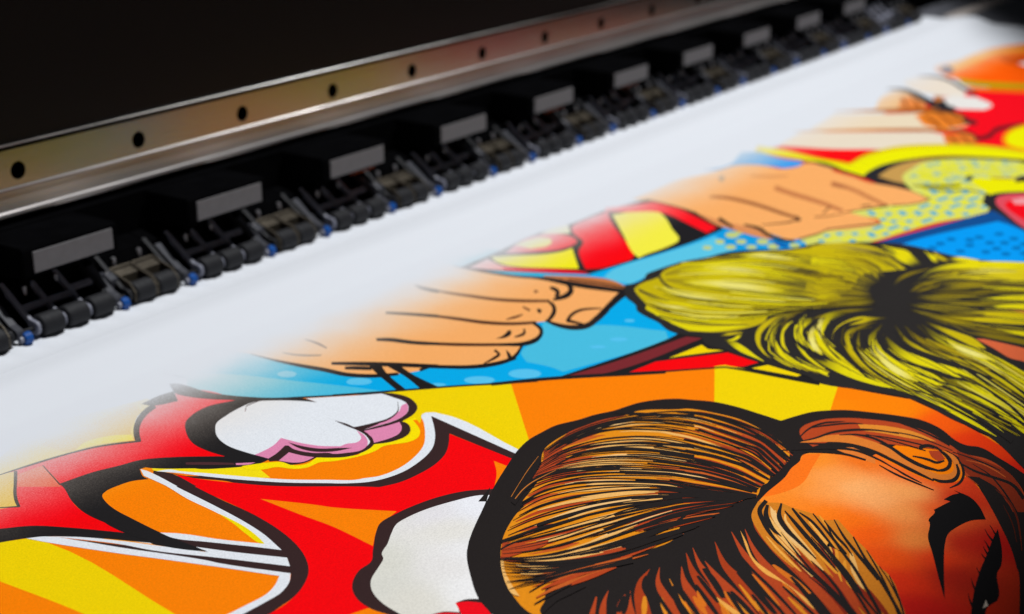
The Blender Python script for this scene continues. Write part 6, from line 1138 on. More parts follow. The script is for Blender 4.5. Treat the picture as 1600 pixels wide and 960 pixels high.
k d8c812 e6da70 d0bc0c | 3040 -2885 3089 -3022 3132 -3157 3174 -3311 | 3055 -2878 3179 -2979 3211 -3123 3192 -3304
f 2a2726 20 0.5 1.3 0.05 0.8 0.3 0.6 53 0 1 0.5 | 2491 -2587 2713 -2696 2930 -2814 3109 -2957 3249 -3121 3373 -3294 3492 -3469 3490 -3688 3223 -3973 | 2332 -2631 2515 -2742 2661 -2877 2764 -3035 2819 -3216 2811 -3420 2816 -3615 2907 -3772 2864 -3978 | 2199 -2705 2227 -2899 2267 -3084 2314 -3262 2354 -3443 2391 -3621 2453 -3788 2613 -3909 2712 -4060 | 1938 -2638 1880 -2898 1914 -3110 1979 -3304 2065 -3486 2167 -3660 2308 -3815 2464 -3965 2617 -4118 | 1629 -2881 1528 -3142 1567 -3337 1691 -3488 1870 -3610 2084 -3717 2272 -3842 2426 -3986 2564 -4139
f 968418<2a2726,7c6a14<2a2726,b49e0e<2a2726 40 1 3 0.05 0.5 0.25 0.45 54 0 1 0.5 | 3094 -4104 3318 -4147 3532 -4199 3688 -4281 3798 -4383 3875 -4496 3938 -4615 3996 -4734 4056 -4852 | 3009 -4137 3127 -4226 3246 -4316 3357 -4410 3449 -4512 3516 -4622 3574 -4735 3630 -4849 3686 -4962 | 2899 -4180 2962 -4289 3026 -4398 3091 -4505 3166 -4609 3262 -4707 3330 -4814 3391 -4923 3452 -5031 | 2763 -4233 2798 -4351 2831 -4468 2866 -4584 2905 -4698 2961 -4806 3014 -4914 3066 -5022 3118 -5130 | 2658 -4274 2628 -4412 2602 -4546 2608 -4669 2662 -4776 2716 -4883 2763 -4992 2808 -5101 2854 -5209 | 2616 -4309 2573 -4450 2531 -4588 2500 -4721 2489 -4847 2484 -4969 2471 -5091 2452 -5213 2433 -5333
f e0d00a,d0bc0c 12 1 2.8 0.5 1 0.3 0.5 55 0 1 0.5 | 3094 -4104 3318 -4147 3532 -4199 3688 -4281 3798 -4383 3875 -4496 3938 -4615 3996 -4734 4056 -4852 | 3009 -4137 3127 -4226 3246 -4316 3357 -4410 3449 -4512 3516 -4622 3574 -4735 3630 -4849 3686 -4962 | 2899 -4180 2962 -4289 3026 -4398 3091 -4505 3166 -4609 3262 -4707 3330 -4814 3391 -4923 3452 -5031 | 2763 -4233 2798 -4351 2831 -4468 2866 -4584 2905 -4698 2961 -4806 3014 -4914 3066 -5022 3118 -5130 | 2658 -4274 2628 -4412 2602 -4546 2608 -4669 2662 -4776 2716 -4883 2763 -4992 2808 -5101 2854 -5209 | 2616 -4309 2573 -4450 2531 -4588 2500 -4721 2489 -4847 2484 -4969 2471 -5091 2452 -5213 2433 -5333
k 1f1d1e 1f1d1e 1f1d1e | -1026 -1800 -970 -1905 -876 -2018 -788 -2115 -713 -2193 -617 -2287 | -1021 -1796 -957 -1893 -859 -2001 -770 -2098 -695 -2177 -599 -2271
k 1f1d1e 1f1d1e 1f1d1e | -754 -2142 -591 -2310 -419 -2474 -245 -2640 -55 -2839 109 -3007 | -736 -2126 -570 -2292 -398 -2456 -224 -2624 -33 -2823 132 -2991
k 1f1d1e 1f1d1e 1f1d1e | -99 -2815 120 -3002 310 -3192 484 -3382 662 -3572 | -62 -2787 161 -2973 354 -3163 529 -3354 708 -3545
k 1f1d1e 1f1d1e 1f1d1e | 453 -3336 631 -3510 787 -3664 950 -3826 | 473 -3323 652 -3496 809 -3651 971 -3814
k 1f1d1e 1f1d1e 1f1d1e | 948 -3821 971 -3961 987 -4129 1002 -4283 1017 -4417 | 968 -3812 1003 -3948 1027 -4113 1050 -4264 1077 -4395
g ffb06a -155 -5131 ffa862 -200 -5269 ff9c4c -83 -5012 ff8c24 36 -4815 ff9030 -284 -4853 ff8a24 -474 -4835 ff9a48 -293 -5033 ff8420 -499 -4987 ff7a10 -491 -5120 ff6e0a -496 -5257 fa5c0a -586 -5393 fca458 -39 -5375 f89a4c -248 -5472 f08a3c -517 -5606 f4661c 199 -5353 f4500f 219 -5449 f2500c -744 -5552 e23010 -938 -5690 c81812 -1120 -5819 f04a10 -185 -5563 ea3610 -617 -5737 d02a12 24 -5619 c01e12 -436 -5780 b02012 -750 -5860 d83818 203 -5623 c01812 -332 -5930 ff7a18 386 -4620 f07018 176 -5046 f04a14 466 -5182 | 71 -4746 -25 -4767 -124 -4767 -247 -4786 -435 -4786 -511 -4782 -596 -4790 -710 -4824 -1249 -5197 -1457 -5692 -1521 -6520 -785 -6303 -914 -6211 -542 -6091 -347 -5996 -4 -5794 199 -5658 306 -5559 186 -5523 147 -5467 228 -5191 302 -5004 175 -4790
p1 ff7418 67 -4748 129 -4820 -46 -4852 -290 -4888 -490 -4812 -518 -4785 -435 -4786 -247 -4786 -124 -4767 -25 -4767
p1 241f1e -1208 -3595 -1373 -3639 -1350 -3673 -1211 -3615 -963 -3525 -748 -3455 -608 -3430 -508 -3433 -367 -3447 -220 -3513 -127 -3543 0 -3608 88 -3635 183 -3669 287 -3743 359 -3826 379 -3875 437 -4019 445 -4169 428 -4312 408 -4454 523 -4499 627 -4550 713 -4634 758 -4695 812 -4834 853 -4977 867 -5097 820 -5222 692 -5381 679 -5430 696 -5490 618 -5625 540 -5742 452 -5852 245 -6064 -1579 -6586 -1678 -6443 -914 -6211 -542 -6091 -347 -5996 -4 -5794 220 -5648 306 -5559 518 -5406 559 -5317 611 -5147 206 -5043 201 -4932 130 -4810 116 -4780 59 -4748 -25 -4767 -124 -4767 -247 -4786 -435 -4786 -523 -4791 -562 -4795 -633 -4808 -732 -4842 -974 -5066 -1338 -5558 -1437 -5722 -2795 -4827 -2275 -4472 -2217 -4326 -2149 -4206 -2008 -4056 -1816 -3893 -1294 -3643
p1 e48c16 -677 -3573 -532 -3554 -322 -3577 -151 -3646 -17 -3698 79 -3729 221 -3902 259 -3940 291 -4086 292 -4254 207 -4469 66 -4663 -65 -4708 -165 -4679 -355 -4740 -399 -4731 -535 -4760 -616 -4703 -866 -4572 -937 -4569 -1172 -4640 -1362 -4574 -1525 -4483 -1664 -4424 -1775 -4394 -1916 -4400 -1984 -4445 -2073 -4476 -2108 -4513 -2117 -4470 -2036 -4308 -1976 -4230 -1869 -4128 -1789 -4067 -1635 -3970 -1468 -3901 -1321 -3863 -1126 -3861 -1247 -3821 -969 -3741
f b4441e,b4441e,c45c24 36 1.4 4 0 0.25 0.15 0.35 21 0 0.75 1 | -677 -3573 -387 -3569 -153 -3631 33 -3738 186 -3870 270 -4039 270 -4246 200 -4470 43 -4704 | -743 -3611 -470 -3610 -243 -3666 -75 -3774 34 -3922 73 -4102 40 -4310 6 -4512 -171 -4728 | -928 -3688 -706 -3709 -549 -3794 -430 -3910 -345 -4046 -313 -4207 -287 -4370 -304 -4546 -370 -4732 | -1023 -3718 -864 -3786 -737 -3883 -636 -3998 -559 -4129 -492 -4264 -450 -4410 -444 -4569 -470 -4735 | -1273 -3835 -1063 -3854 -926 -3945 -823 -4063 -737 -4191 -663 -4327 -636 -4481 -587 -4626 -538 -4769 | -1646 -3978 -1469 -4025 -1301 -4086 -1135 -4156 -986 -4243 -861 -4350 -745 -4463 -662 -4597 -586 -4733 | -1783 -4065 -1698 -4180 -1578 -4270 -1423 -4335 -1254 -4393 -1078 -4451 -908 -4519 -766 -4611 -642 -4717 | -1819 -4091 -1768 -4190 -1709 -4282 -1639 -4367 -1560 -4447 -1461 -4514 -1338 -4563 -1210 -4612 -1077 -4660 | -1943 -4193 -1892 -4254 -1838 -4312 -1768 -4359 -1688 -4399 -1614 -4444 -1543 -4493 -1464 -4537 -1376 -4575 | -2106 -4428 -1996 -4433 -1892 -4447 -1799 -4477 -1707 -4509 -1613 -4542 -1525 -4581 -1443 -4627 -1362 -4674
f b4441e,b4441e,c45c24,9c3c1c 60 1.8 4.6 0.5 1 0.4 0.6 22 0 0.72 1 | -677 -3573 -387 -3569 -153 -3631 33 -3738 186 -3870 270 -4039 270 -4246 200 -4470 43 -4704 | -743 -3611 -470 -3610 -243 -3666 -75 -3774 34 -3922 73 -4102 40 -4310 6 -4512 -171 -4728 | -928 -3688 -706 -3709 -549 -3794 -430 -3910 -345 -4046 -313 -4207 -287 -4370 -304 -4546 -370 -4732 | -1023 -3718 -864 -3786 -737 -3883 -636 -3998 -559 -4129 -492 -4264 -450 -4410 -444 -4569 -470 -4735 | -1273 -3835 -1063 -3854 -926 -3945 -823 -4063 -737 -4191 -663 -4327 -636 -4481 -587 -4626 -538 -4769 | -1646 -3978 -1469 -4025 -1301 -4086 -1135 -4156 -986 -4243 -861 -4350 -745 -4463 -662 -4597 -586 -4733 | -1783 -4065 -1698 -4180 -1578 -4270 -1423 -4335 -1254 -4393 -1078 -4451 -908 -4519 -766 -4611 -642 -4717 | -1819 -4091 -1768 -4190 -1709 -4282 -1639 -4367 -1560 -4447 -1461 -4514 -1338 -4563 -1210 -4612 -1077 -4660 | -1943 -4193 -1892 -4254 -1838 -4312 -1768 -4359 -1688 -4399 -1614 -4444 -1543 -4493 -1464 -4537 -1376 -4575 | -2106 -4428 -1996 -4433 -1892 -4447 -1799 -4477 -1707 -4509 -1613 -4542 -1525 -4581 -1443 -4627 -1362 -4674
f eeb464,eeb464,f2c07c 38 1.8 4.6 0.1 0.6 0.3 0.5 23 0.05 0.86 1 | -677 -3573 -387 -3569 -153 -3631 33 -3738 186 -3870 270 -4039 270 -4246 200 -4470 43 -4704 | -743 -3611 -470 -3610 -243 -3666 -75 -3774 34 -3922 73 -4102 40 -4310 6 -4512 -171 -4728 | -928 -3688 -706 -3709 -549 -3794 -430 -3910 -345 -4046 -313 -4207 -287 -4370 -304 -4546 -370 -4732 | -1023 -3718 -864 -3786 -737 -3883 -636 -3998 -559 -4129 -492 -4264 -450 -4410 -444 -4569 -470 -4735 | -1273 -3835 -1063 -3854 -926 -3945 -823 -4063 -737 -4191 -663 -4327 -636 -4481 -587 -4626 -538 -4769 | -1646 -3978 -1469 -4025 -1301 -4086 -1135 -4156 -986 -4243 -861 -4350 -745 -4463 -662 -4597 -586 -4733 | -1783 -4065 -1698 -4180 -1578 -4270 -1423 -4335 -1254 -4393 -1078 -4451 -908 -4519 -766 -4611 -642 -4717 | -1819 -4091 -1768 -4190 -1709 -4282 -1639 -4367 -1560 -4447 -1461 -4514 -1338 -4563 -1210 -4612 -1077 -4660 | -1943 -4193 -1892 -4254 -1838 -4312 -1768 -4359 -1688 -4399 -1614 -4444 -1543 -4493 -1464 -4537 -1376 -4575 | -2106 -4428 -1996 -4433 -1892 -4447 -1799 -4477 -1707 -4509 -1613 -4542 -1525 -4581 -1443 -4627 -1362 -4674
f e48c16 14 1.6 3 0.2 0.8 0.3 0.5 27 0 0.9 1 | -677 -3573 -387 -3569 -153 -3631 33 -3738 186 -3870 270 -4039 270 -4246 200 -4470 43 -4704 | -743 -3611 -470 -3610 -243 -3666 -75 -3774 34 -3922 73 -4102 40 -4310 6 -4512 -171 -4728 | -928 -3688 -706 -3709 -549 -3794 -430 -3910 -345 -4046 -313 -4207 -287 -4370 -304 -4546 -370 -4732 | -1023 -3718 -864 -3786 -737 -3883 -636 -3998 -559 -4129 -492 -4264 -450 -4410 -444 -4569 -470 -4735 | -1273 -3835 -1063 -3854 -926 -3945 -823 -4063 -737 -4191 -663 -4327 -636 -4481 -587 -4626 -538 -4769 | -1646 -3978 -1469 -4025 -1301 -4086 -1135 -4156 -986 -4243 -861 -4350 -745 -4463 -662 -4597 -586 -4733 | -1783 -4065 -1698 -4180 -1578 -4270 -1423 -4335 -1254 -4393 -1078 -4451 -908 -4519 -766 -4611 -642 -4717 | -1819 -4091 -1768 -4190 -1709 -4282 -1639 -4367 -1560 -4447 -1461 -4514 -1338 -4563 -1210 -4612 -1077 -4660 | -1943 -4193 -1892 -4254 -1838 -4312 -1768 -4359 -1688 -4399 -1614 -4444 -1543 -4493 -1464 -4537 -1376 -4575 | -2106 -4428 -1996 -4433 -1892 -4447 -1799 -4477 -1707 -4509 -1613 -4542 -1525 -4581 -1443 -4627 -1362 -4674
f b4441e,c45c24 18 1.5 4 0.1 0.9 0.3 0.6 24 0.75 1 1 | -677 -3573 -387 -3569 -153 -3631 33 -3738 186 -3870 270 -4039 270 -4246 200 -4470 43 -4704 | -743 -3611 -470 -3610 -243 -3666 -75 -3774 34 -3922 73 -4102 40 -4310 6 -4512 -171 -4728 | -928 -3688 -706 -3709 -549 -3794 -430 -3910 -345 -4046 -313 -4207 -287 -4370 -304 -4546 -370 -4732 | -1023 -3718 -864 -3786 -737 -3883 -636 -3998 -559 -4129 -492 -4264 -450 -4410 -444 -4569 -470 -4735 | -1273 -3835 -1063 -3854 -926 -3945 -823 -4063 -737 -4191 -663 -4327 -636 -4481 -587 -4626 -538 -4769 | -1646 -3978 -1469 -4025 -1301 -4086 -1135 -4156 -986 -4243 -861 -4350 -745 -4463 -662 -4597 -586 -4733 | -1783 -4065 -1698 -4180 -1578 -4270 -1423 -4335 -1254 -4393 -1078 -4451 -908 -4519 -766 -4611 -642 -4717 | -1819 -4091 -1768 -4190 -1709 -4282 -1639 -4367 -1560 -4447 -1461 -4514 -1338 -4563 -1210 -4612 -1077 -4660 | -1943 -4193 -1892 -4254 -1838 -4312 -1768 -4359 -1688 -4399 -1614 -4444 -1543 -4493 -1464 -4537 -1376 -4575 | -2106 -4428 -1996 -4433 -1892 -4447 -1799 -4477 -1707 -4509 -1613 -4542 -1525 -4581 -1443 -4627 -1362 -4674
f eeb464 5 2 4 0.05 0.4 0.3 0.4 28 0.62 0.8 1 | -677 -3573 -387 -3569 -153 -3631 33 -3738 186 -3870 270 -4039 270 -4246 200 -4470 43 -4704 | -743 -3611 -470 -3610 -243 -3666 -75 -3774 34 -3922 73 -4102 40 -4310 6 -4512 -171 -4728 | -928 -3688 -706 -3709 -549 -3794 -430 -3910 -345 -4046 -313 -4207 -287 -4370 -304 -4546 -370 -4732 | -1023 -3718 -864 -3786 -737 -3883 -636 -3998 -559 -4129 -492 -4264 -450 -4410 -444 -4569 -470 -4735 | -1273 -3835 -1063 -3854 -926 -3945 -823 -4063 -737 -4191 -663 -4327 -636 -4481 -587 -4626 -538 -4769 | -1646 -3978 -1469 -4025 -1301 -4086 -1135 -4156 -986 -4243 -861 -4350 -745 -4463 -662 -4597 -586 -4733 | -1783 -4065 -1698 -4180 -1578 -4270 -1423 -4335 -1254 -4393 -1078 -4451 -908 -4519 -766 -4611 -642 -4717 | -1819 -4091 -1768 -4190 -1709 -4282 -1639 -4367 -1560 -4447 -1461 -4514 -1338 -4563 -1210 -4612 -1077 -4660 | -1943 -4193 -1892 -4254 -1838 -4312 -1768 -4359 -1688 -4399 -1614 -4444 -1543 -4493 -1464 -4537 -1376 -4575 | -2106 -4428 -1996 -4433 -1892 -4447 -1799 -4477 -1707 -4509 -1613 -4542 -1525 -4581 -1443 -4627 -1362 -4674
p1 b4441e -1794 -4071 -1657 -3985 -1603 -4087 -1508 -4153 -1560 -4172 -1685 -4127 -1789 -4078
p1 b4441e -686 -3576 -769 -3632 -1019 -3724 -842 -3757 -672 -3714 -603 -3635
p1 f2b868 -1810 -4082 -1802 -4094 -1880 -4156 -1978 -4269 -2028 -4339 -2031 -4305 -1976 -4230 -1869 -4128
f 241f1e 66 0.7 1.9 0 0.4 0.55 0.95 25 0 0.93 1 | -677 -3573 -387 -3569 -153 -3631 33 -3738 186 -3870 270 -4039 270 -4246 200 -4470 43 -4704 | -743 -3611 -470 -3610 -243 -3666 -75 -3774 34 -3922 73 -4102 40 -4310 6 -4512 -171 -4728 | -928 -3688 -706 -3709 -549 -3794 -430 -3910 -345 -4046 -313 -4207 -287 -4370 -304 -4546 -370 -4732 | -1023 -3718 -864 -3786 -737 -3883 -636 -3998 -559 -4129 -492 -4264 -450 -4410 -444 -4569 -470 -4735 | -1273 -3835 -1063 -3854 -926 -3945 -823 -4063 -737 -4191 -663 -4327 -636 -4481 -587 -4626 -538 -4769 | -1646 -3978 -1469 -4025 -1301 -4086 -1135 -4156 -986 -4243 -861 -4350 -745 -4463 -662 -4597 -586 -4733 | -1783 -4065 -1698 -4180 -1578 -4270 -1423 -4335 -1254 -4393 -1078 -4451 -908 -4519 -766 -4611 -642 -4717 | -1819 -4091 -1768 -4190 -1709 -4282 -1639 -4367 -1560 -4447 -1461 -4514 -1338 -4563 -1210 -4612 -1077 -4660 | -1943 -4193 -1892 -4254 -1838 -4312 -1768 -4359 -1688 -4399 -1614 -4444 -1543 -4493 -1464 -4537 -1376 -4575 | -2106 -4428 -1996 -4433 -1892 -4447 -1799 -4477 -1707 -4509 -1613 -4542 -1525 -4581 -1443 -4627 -1362 -4674
f 241f1e 10 0.8 1.5 0.15 0.6 0.2 0.4 29 0 0.95 1 | -677 -3573 -387 -3569 -153 -3631 33 -3738 186 -3870 270 -4039 270 -4246 200 -4470 43 -4704 | -743 -3611 -470 -3610 -243 -3666 -75 -3774 34 -3922 73 -4102 40 -4310 6 -4512 -171 -4728 | -928 -3688 -706 -3709 -549 -3794 -430 -3910 -345 -4046 -313 -4207 -287 -4370 -304 -4546 -370 -4732 | -1023 -3718 -864 -3786 -737 -3883 -636 -3998 -559 -4129 -492 -4264 -450 -4410 -444 -4569 -470 -4735 | -1273 -3835 -1063 -3854 -926 -3945 -823 -4063 -737 -4191 -663 -4327 -636 -4481 -587 -4626 -538 -4769 | -1646 -3978 -1469 -4025 -1301 -4086 -1135 -4156 -986 -4243 -861 -4350 -745 -4463 -662 -4597 -586 -4733 | -1783 -4065 -1698 -4180 -1578 -4270 -1423 -4335 -1254 -4393 -1078 -4451 -908 -4519 -766 -4611 -642 -4717 | -1819 -4091 -1768 -4190 -1709 -4282 -1639 -4367 -1560 -4447 -1461 -4514 -1338 -4563 -1210 -4612 -1077 -4660 | -1943 -4193 -1892 -4254 -1838 -4312 -1768 -4359 -1688 -4399 -1614 -4444 -1543 -4493 -1464 -4537 -1376 -4575 | -2106 -4428 -1996 -4433 -1892 -4447 -1799 -4477 -1707 -4509 -1613 -4542 -1525 -4581 -1443 -4627 -1362 -4674
f 241f1e 46 1.4 3.2 0.4 1.02 0.5 0.66 26 0 0.8 0.35 | -677 -3573 -387 -3569 -153 -3631 33 -3738 186 -3870 270 -4039 270 -4246 200 -4470 43 -4704 | -743 -3611 -470 -3610 -243 -3666 -75 -3774 34 -3922 73 -4102 40 -4310 6 -4512 -171 -4728 | -928 -3688 -706 -3709 -549 -3794 -430 -3910 -345 -4046 -313 -4207 -287 -4370 -304 -4546 -370 -4732 | -1023 -3718 -864 -3786 -737 -3883 -636 -3998 -559 -4129 -492 -4264 -450 -4410 -444 -4569 -470 -4735 | -1273 -3835 -1063 -3854 -926 -3945 -823 -4063 -737 -4191 -663 -4327 -636 -4481 -587 -4626 -538 -4769 | -1646 -3978 -1469 -4025 -1301 -4086 -1135 -4156 -986 -4243 -861 -4350 -745 -4463 -662 -4597 -586 -4733 | -1783 -4065 -1698 -4180 -1578 -4270 -1423 -4335 -1254 -4393 -1078 -4451 -908 -4519 -766 -4611 -642 -4717 | -1819 -4091 -1768 -4190 -1709 -4282 -1639 -4367 -1560 -4447 -1461 -4514 -1338 -4563 -1210 -4612 -1077 -4660 | -1943 -4193 -1892 -4254 -1838 -4312 -1768 -4359 -1688 -4399 -1614 -4444 -1543 -4493 -1464 -4537 -1376 -4575 | -2106 -4428 -1996 -4433 -1892 -4447 -1799 -4477 -1707 -4509 -1613 -4542 -1525 -4581 -1443 -4627 -1362 -4674
k 241f1e 241f1e 241f1e | -1671 -3991 -1594 -4014 -1494 -4042 -1414 -4065 -1345 -4108 | -1650 -3969 -1575 -3995 -1479 -4027 -1404 -4057 -1340 -4104
k 241f1e 241f1e 241f1e | -1724 -4027 -1663 -4036 -1610 -4051 -1564 -4071 -1526 -4096 | -1715 -4016 -1652 -4024 -1599 -4040 -1556 -4064 -1523 -4094
k 241f1e 241f1e 241f1e | -1805 -4078 -1758 -4137 -1702 -4193 -1636 -4243 -1550 -4293 -1485 -4338 | -1795 -4070 -1746 -4128 -1690 -4184 -1625 -4235 -1542 -4285 -1479 -4333
k 241f1e 241f1e 241f1e | -1435 -4037 -1267 -4105 -1111 -4177 -975 -4283 -864 -4385 -719 -4497 | -1421 -4024 -1245 -4085 -1088 -4159 -957 -4272 -850 -4376 -699 -4484
k 241f1e 241f1e 241f1e | -1204 -4250 -1060 -4298 -960 -4359 -866 -4437 -777 -4528 | -1200 -4247 -1049 -4290 -942 -4346 -841 -4422 -746 -4510
k 241f1e 241f1e 241f1e | -1564 -4362 -1453 -4431 -1348 -4485 -1210 -4539 -1050 -4576 -857 -4573 | -1552 -4352 -1434 -4417 -1326 -4467 -1188 -4520 -1032 -4558 -847 -4561
k 241f1e 241f1e 241f1e | -1784 -4179 -1727 -4272 -1658 -4357 -1560 -4454 -1470 -4523 | -1780 -4177 -1717 -4265 -1643 -4346 -1543 -4442 -1455 -4512
k 241f1e 241f1e 241f1e | -1978 -4356 -1857 -4375 -1737 -4419 -1658 -4483 -1572 -4545 -1480 -4603 | -1974 -4352 -1847 -4365 -1723 -4407 -1637 -4467 -1541 -4522 -1441 -4573
k 241f1e 241f1e 241f1e | -2051 -4434 -1999 -4444 -1935 -4454 -1869 -4464 -1812 -4476 | -2046 -4428 -1989 -4433 -1923 -4440 -1856 -4450 -1804 -4469
k 241f1e 241f1e 241f1e | -2096 -4507 -1973 -4499 -1887 -4516 -1789 -4538 | -2092 -4501 -1960 -4481 -1863 -4490 -1759 -4506
k 241f1e 241f1e 241f1e | -2009 -4269 -1939 -4291 -1889 -4320 -1844 -4356 | -2006 -4266 -1934 -4286 -1882 -4314 -1838 -4352
k 241f1e 241f1e 241f1e | -1726 -4212 -1653 -4277 -1563 -4356 -1486 -4423 | -1722 -4209 -1645 -4271 -1554 -4350 -1480 -4418
k 241f1e 241f1e 241f1e | -1368 -4373 -1244 -4426 -1131 -4478 -1016 -4539 | -1364 -4369 -1236 -4420 -1123 -4472 -1012 -4536
k 241f1e 241f1e 241f1e | -1306 -3818 -1088 -3760 -921 -3775 -822 -3837 -736 -3928 -658 -4037 | -1290 -3781 -1063 -3724 -885 -3745 -790 -3815 -711 -3913 -644 -4029
k 241f1e 241f1e 241f1e | -806 -3735 -600 -3774 -476 -3878 -408 -3985 -346 -4124 -307 -4288 | -797 -3725 -579 -3757 -443 -3857 -373 -3966 -315 -4108 -274 -4273
k 241f1e 241f1e 241f1e | -840 -3681 -611 -3701 -462 -3799 -353 -3919 -261 -4077 -201 -4232 | -835 -3675 -597 -3690 -443 -3786 -331 -3906 -235 -4063 -170 -4216
k 241f1e 241f1e 241f1e | -547 -3634 -333 -3672 -195 -3809 -107 -3959 -40 -4096 | -540 -3627 -318 -3661 -178 -3799 -91 -3951 -24 -4087
k 241f1e 241f1e 241f1e | -263 -3682 -118 -3737 -30 -3849 18 -3980 48 -4098 | -245 -3667 -99 -3724 -12 -3839 36 -3972 67 -4089
k 241f1e 241f1e 241f1e | -38 -3631 -2 -3732 61 -3845 122 -3945 172 -4031 | -18 -3619 33 -3712 98 -3825 155 -3927 206 -4014
k c87830 c87830 c87830 | -1243 -3751 -1082 -3694 -929 -3644 -765 -3597 | -1242 -3747 -1081 -3691 -928 -3640 -763 -3594
k c87830 c87830 c87830 | -1251 -3781 -1137 -3754 -1042 -3747 -954 -3755 -857 -3767 | -1248 -3775 -1132 -3747 -1036 -3740 -949 -3750 -854 -3764
k a83c18 a83c18 a83c18 | -554 -4790 -806 -4881 -973 -5041 -1084 -5179 -1200 -5336 -1297 -5452 -1425 -5592 | -555 -4793 -791 -4886 -935 -5041 -1031 -5176 -1134 -5336 -1234 -5456 -1362 -5597
k b4441e b4441e b4441e | -881 -4872 -1060 -5000 -1205 -5141 -1307 -5268 -1404 -5391 -1502 -5512 | -879 -4873 -1029 -5006 -1138 -5139 -1212 -5264 -1302 -5393 -1397 -5516
k b4441e b4441e b4441e | -943 -4831 -1096 -4953 -1246 -5096 -1342 -5206 -1452 -5330 -1549 -5439 | -940 -4832 -1063 -4956 -1181 -5098 -1251 -5207 -1355 -5336 -1448 -5446
k a83c18 a83c18 a83c18 | -1078 -4812 -1274 -4953 -1408 -5106 -1523 -5241 -1615 -5356 | -1076 -4813 -1230 -4958 -1320 -5104 -1413 -5243 -1499 -5359
k b4441e b4441e b4441e | -1272 -4862 -1394 -4976 -1496 -5077 -1586 -5170 -1671 -5268 | -1269 -4862 -1349 -4978 -1414 -5079 -1481 -5177 -1561 -5276
k b4441e b4441e b4441e | -1190 -4754 -1342 -4867 -1449 -4979 -1581 -5102 -1694 -5207 | -1188 -4755 -1306 -4868 -1386 -4984 -1509 -5117 -1618 -5223
k a83c18 a83c18 a83c18 | -1254 -4753 -1410 -4859 -1537 -4975 -1646 -5080 -1733 -5170 | -1251 -4754 -1372 -4868 -1460 -4983 -1549 -5092 -1630 -5184
k b4441e b4441e b4441e | -1377 -4796 -1502 -4864 -1607 -4947 -1697 -5034 -1769 -5116 | -1376 -4798 -1470 -4873 -1543 -4959 -1608 -5041 -1674 -5124
k b4441e b4441e b4441e | -1440 -4716 -1572 -4771 -1673 -4849 -1765 -4936 -1833 -5011 | -1440 -4718 -1549 -4783 -1620 -4860 -1690 -4945 -1754 -5021
k a83c18 a83c18 a83c18 | -1481 -4688 -1594 -4697 -1713 -4743 -1810 -4804 -1908 -4874 | -1482 -4690 -1603 -4728 -1675 -4774 -1756 -4841 -1849 -4913
k b4441e b4441e b4441e | -1742 -4711 -1812 -4721 -1891 -4754 -1952 -4788 | -1743 -4714 -1809 -4747 -1864 -4789 -1923 -4828
k b4441e b4441e b4441e | -1755 -4632 -1838 -4655 -1916 -4686 -1990 -4727 | -1755 -4634 -1837 -4673 -1903 -4712 -1976 -4756
p1 b4441e -1978 -4671 -1832 -4614 -1833 -4622 -1964 -4692
p1 b4441e -1939 -4806 -1822 -4739 -1742 -4712 -1786 -4752 -1699 -4714 -1785 -4772 -1898 -4865
f d8701c,e08a20 16 1.2 3.4 0.35 1 0.2 0.4 31 0.2 0.85 0.6 | -547 -4970 -643 -5066 -735 -5160 -824 -5250 -909 -5337 -997 -5422 -1089 -5502 -1182 -5579 -1272 -5654 | -534 -4899 -711 -4972 -818 -5081 -907 -5187 -992 -5289 -1073 -5387 -1165 -5482 -1258 -5573 -1348 -5661 | -545 -4831 -717 -4905 -829 -5013 -923 -5119 -1008 -5221 -1093 -5319 -1178 -5414 -1260 -5507 -1339 -5596 | -555 -4792 -748 -4851 -889 -4965 -984 -5079 -1066 -5190 -1138 -5296 -1218 -5399 -1306 -5499 -1394 -5594 | -880 -4872 -991 -4957 -1085 -5041 -1160 -5125 -1219 -5207 -1274 -5286 -1332 -5364 -1391 -5440 -1449 -5514 | -941 -4832 -1038 -4913 -1119 -4995 -1194 -5074 -1255 -5151 -1314 -5227 -1376 -5301 -1438 -5373 -1499 -5443 | -1077 -4813 -1168 -4883 -1249 -4953 -1308 -5024 -1356 -5094 -1407 -5162 -1458 -5228 -1509 -5293 -1558 -5357 | -1271 -4862 -1319 -4916 -1366 -4970 -1410 -5022 -1452 -5074 -1493 -5125 -1535 -5175 -1576 -5224 -1617 -5272 | -1189 -4755 -1270 -4811 -1329 -4873 -1378 -4934 -1429 -4993 -1485 -5051 -1543 -5107 -1600 -5161 -1656 -5215 | -1253 -4754 -1323 -4807 -1388 -4861 -1442 -4916 -1491 -4970 -1540 -5024 -1588 -5076 -1636 -5127 -1682 -5177 | -1377 -4797 -1439 -4832 -1490 -4872 -1536 -4914 -1578 -4956 -1618 -4998 -1654 -5039 -1688 -5080 -1722 -5120 | -1440 -4717 -1502 -4742 -1559 -4776 -1607 -4816 -1649 -4856 -1688 -4897 -1724 -4937 -1759 -4977 -1794 -5016 | -1482 -4689 -1536 -4700 -1590 -4711 -1645 -4730 -1696 -4760 -1743 -4794 -1790 -4827 -1834 -4860 -1878 -4893 | -1742 -4712 -1768 -4720 -1794 -4727 -1819 -4738 -1844 -4751 -1868 -4765 -1891 -4779 -1914 -4794 -1937 -4808 | -1755 -4633 -1785 -4644 -1814 -4655 -1844 -4667 -1873 -4680 -1901 -4695 -1929 -4710 -1956 -4726 -1983 -4742
p1 eea84c -905 -4860 -986 -4932 -1123 -5042 -1221 -5217 -1316 -5391 -1406 -5519 -1369 -5434 -1253 -5265 -1222 -5151 -1144 -5045
p1 eea84c -1517 -5019 -1552 -5110 -1606 -5228 -1623 -5185
k e88a20 e88a20 e88a20 | -1512 -4808 -1584 -4874 -1648 -4941 -1694 -4995 -1752 -5062 | -1509 -4809 -1575 -4875 -1635 -4942 -1682 -4997 -1744 -5063
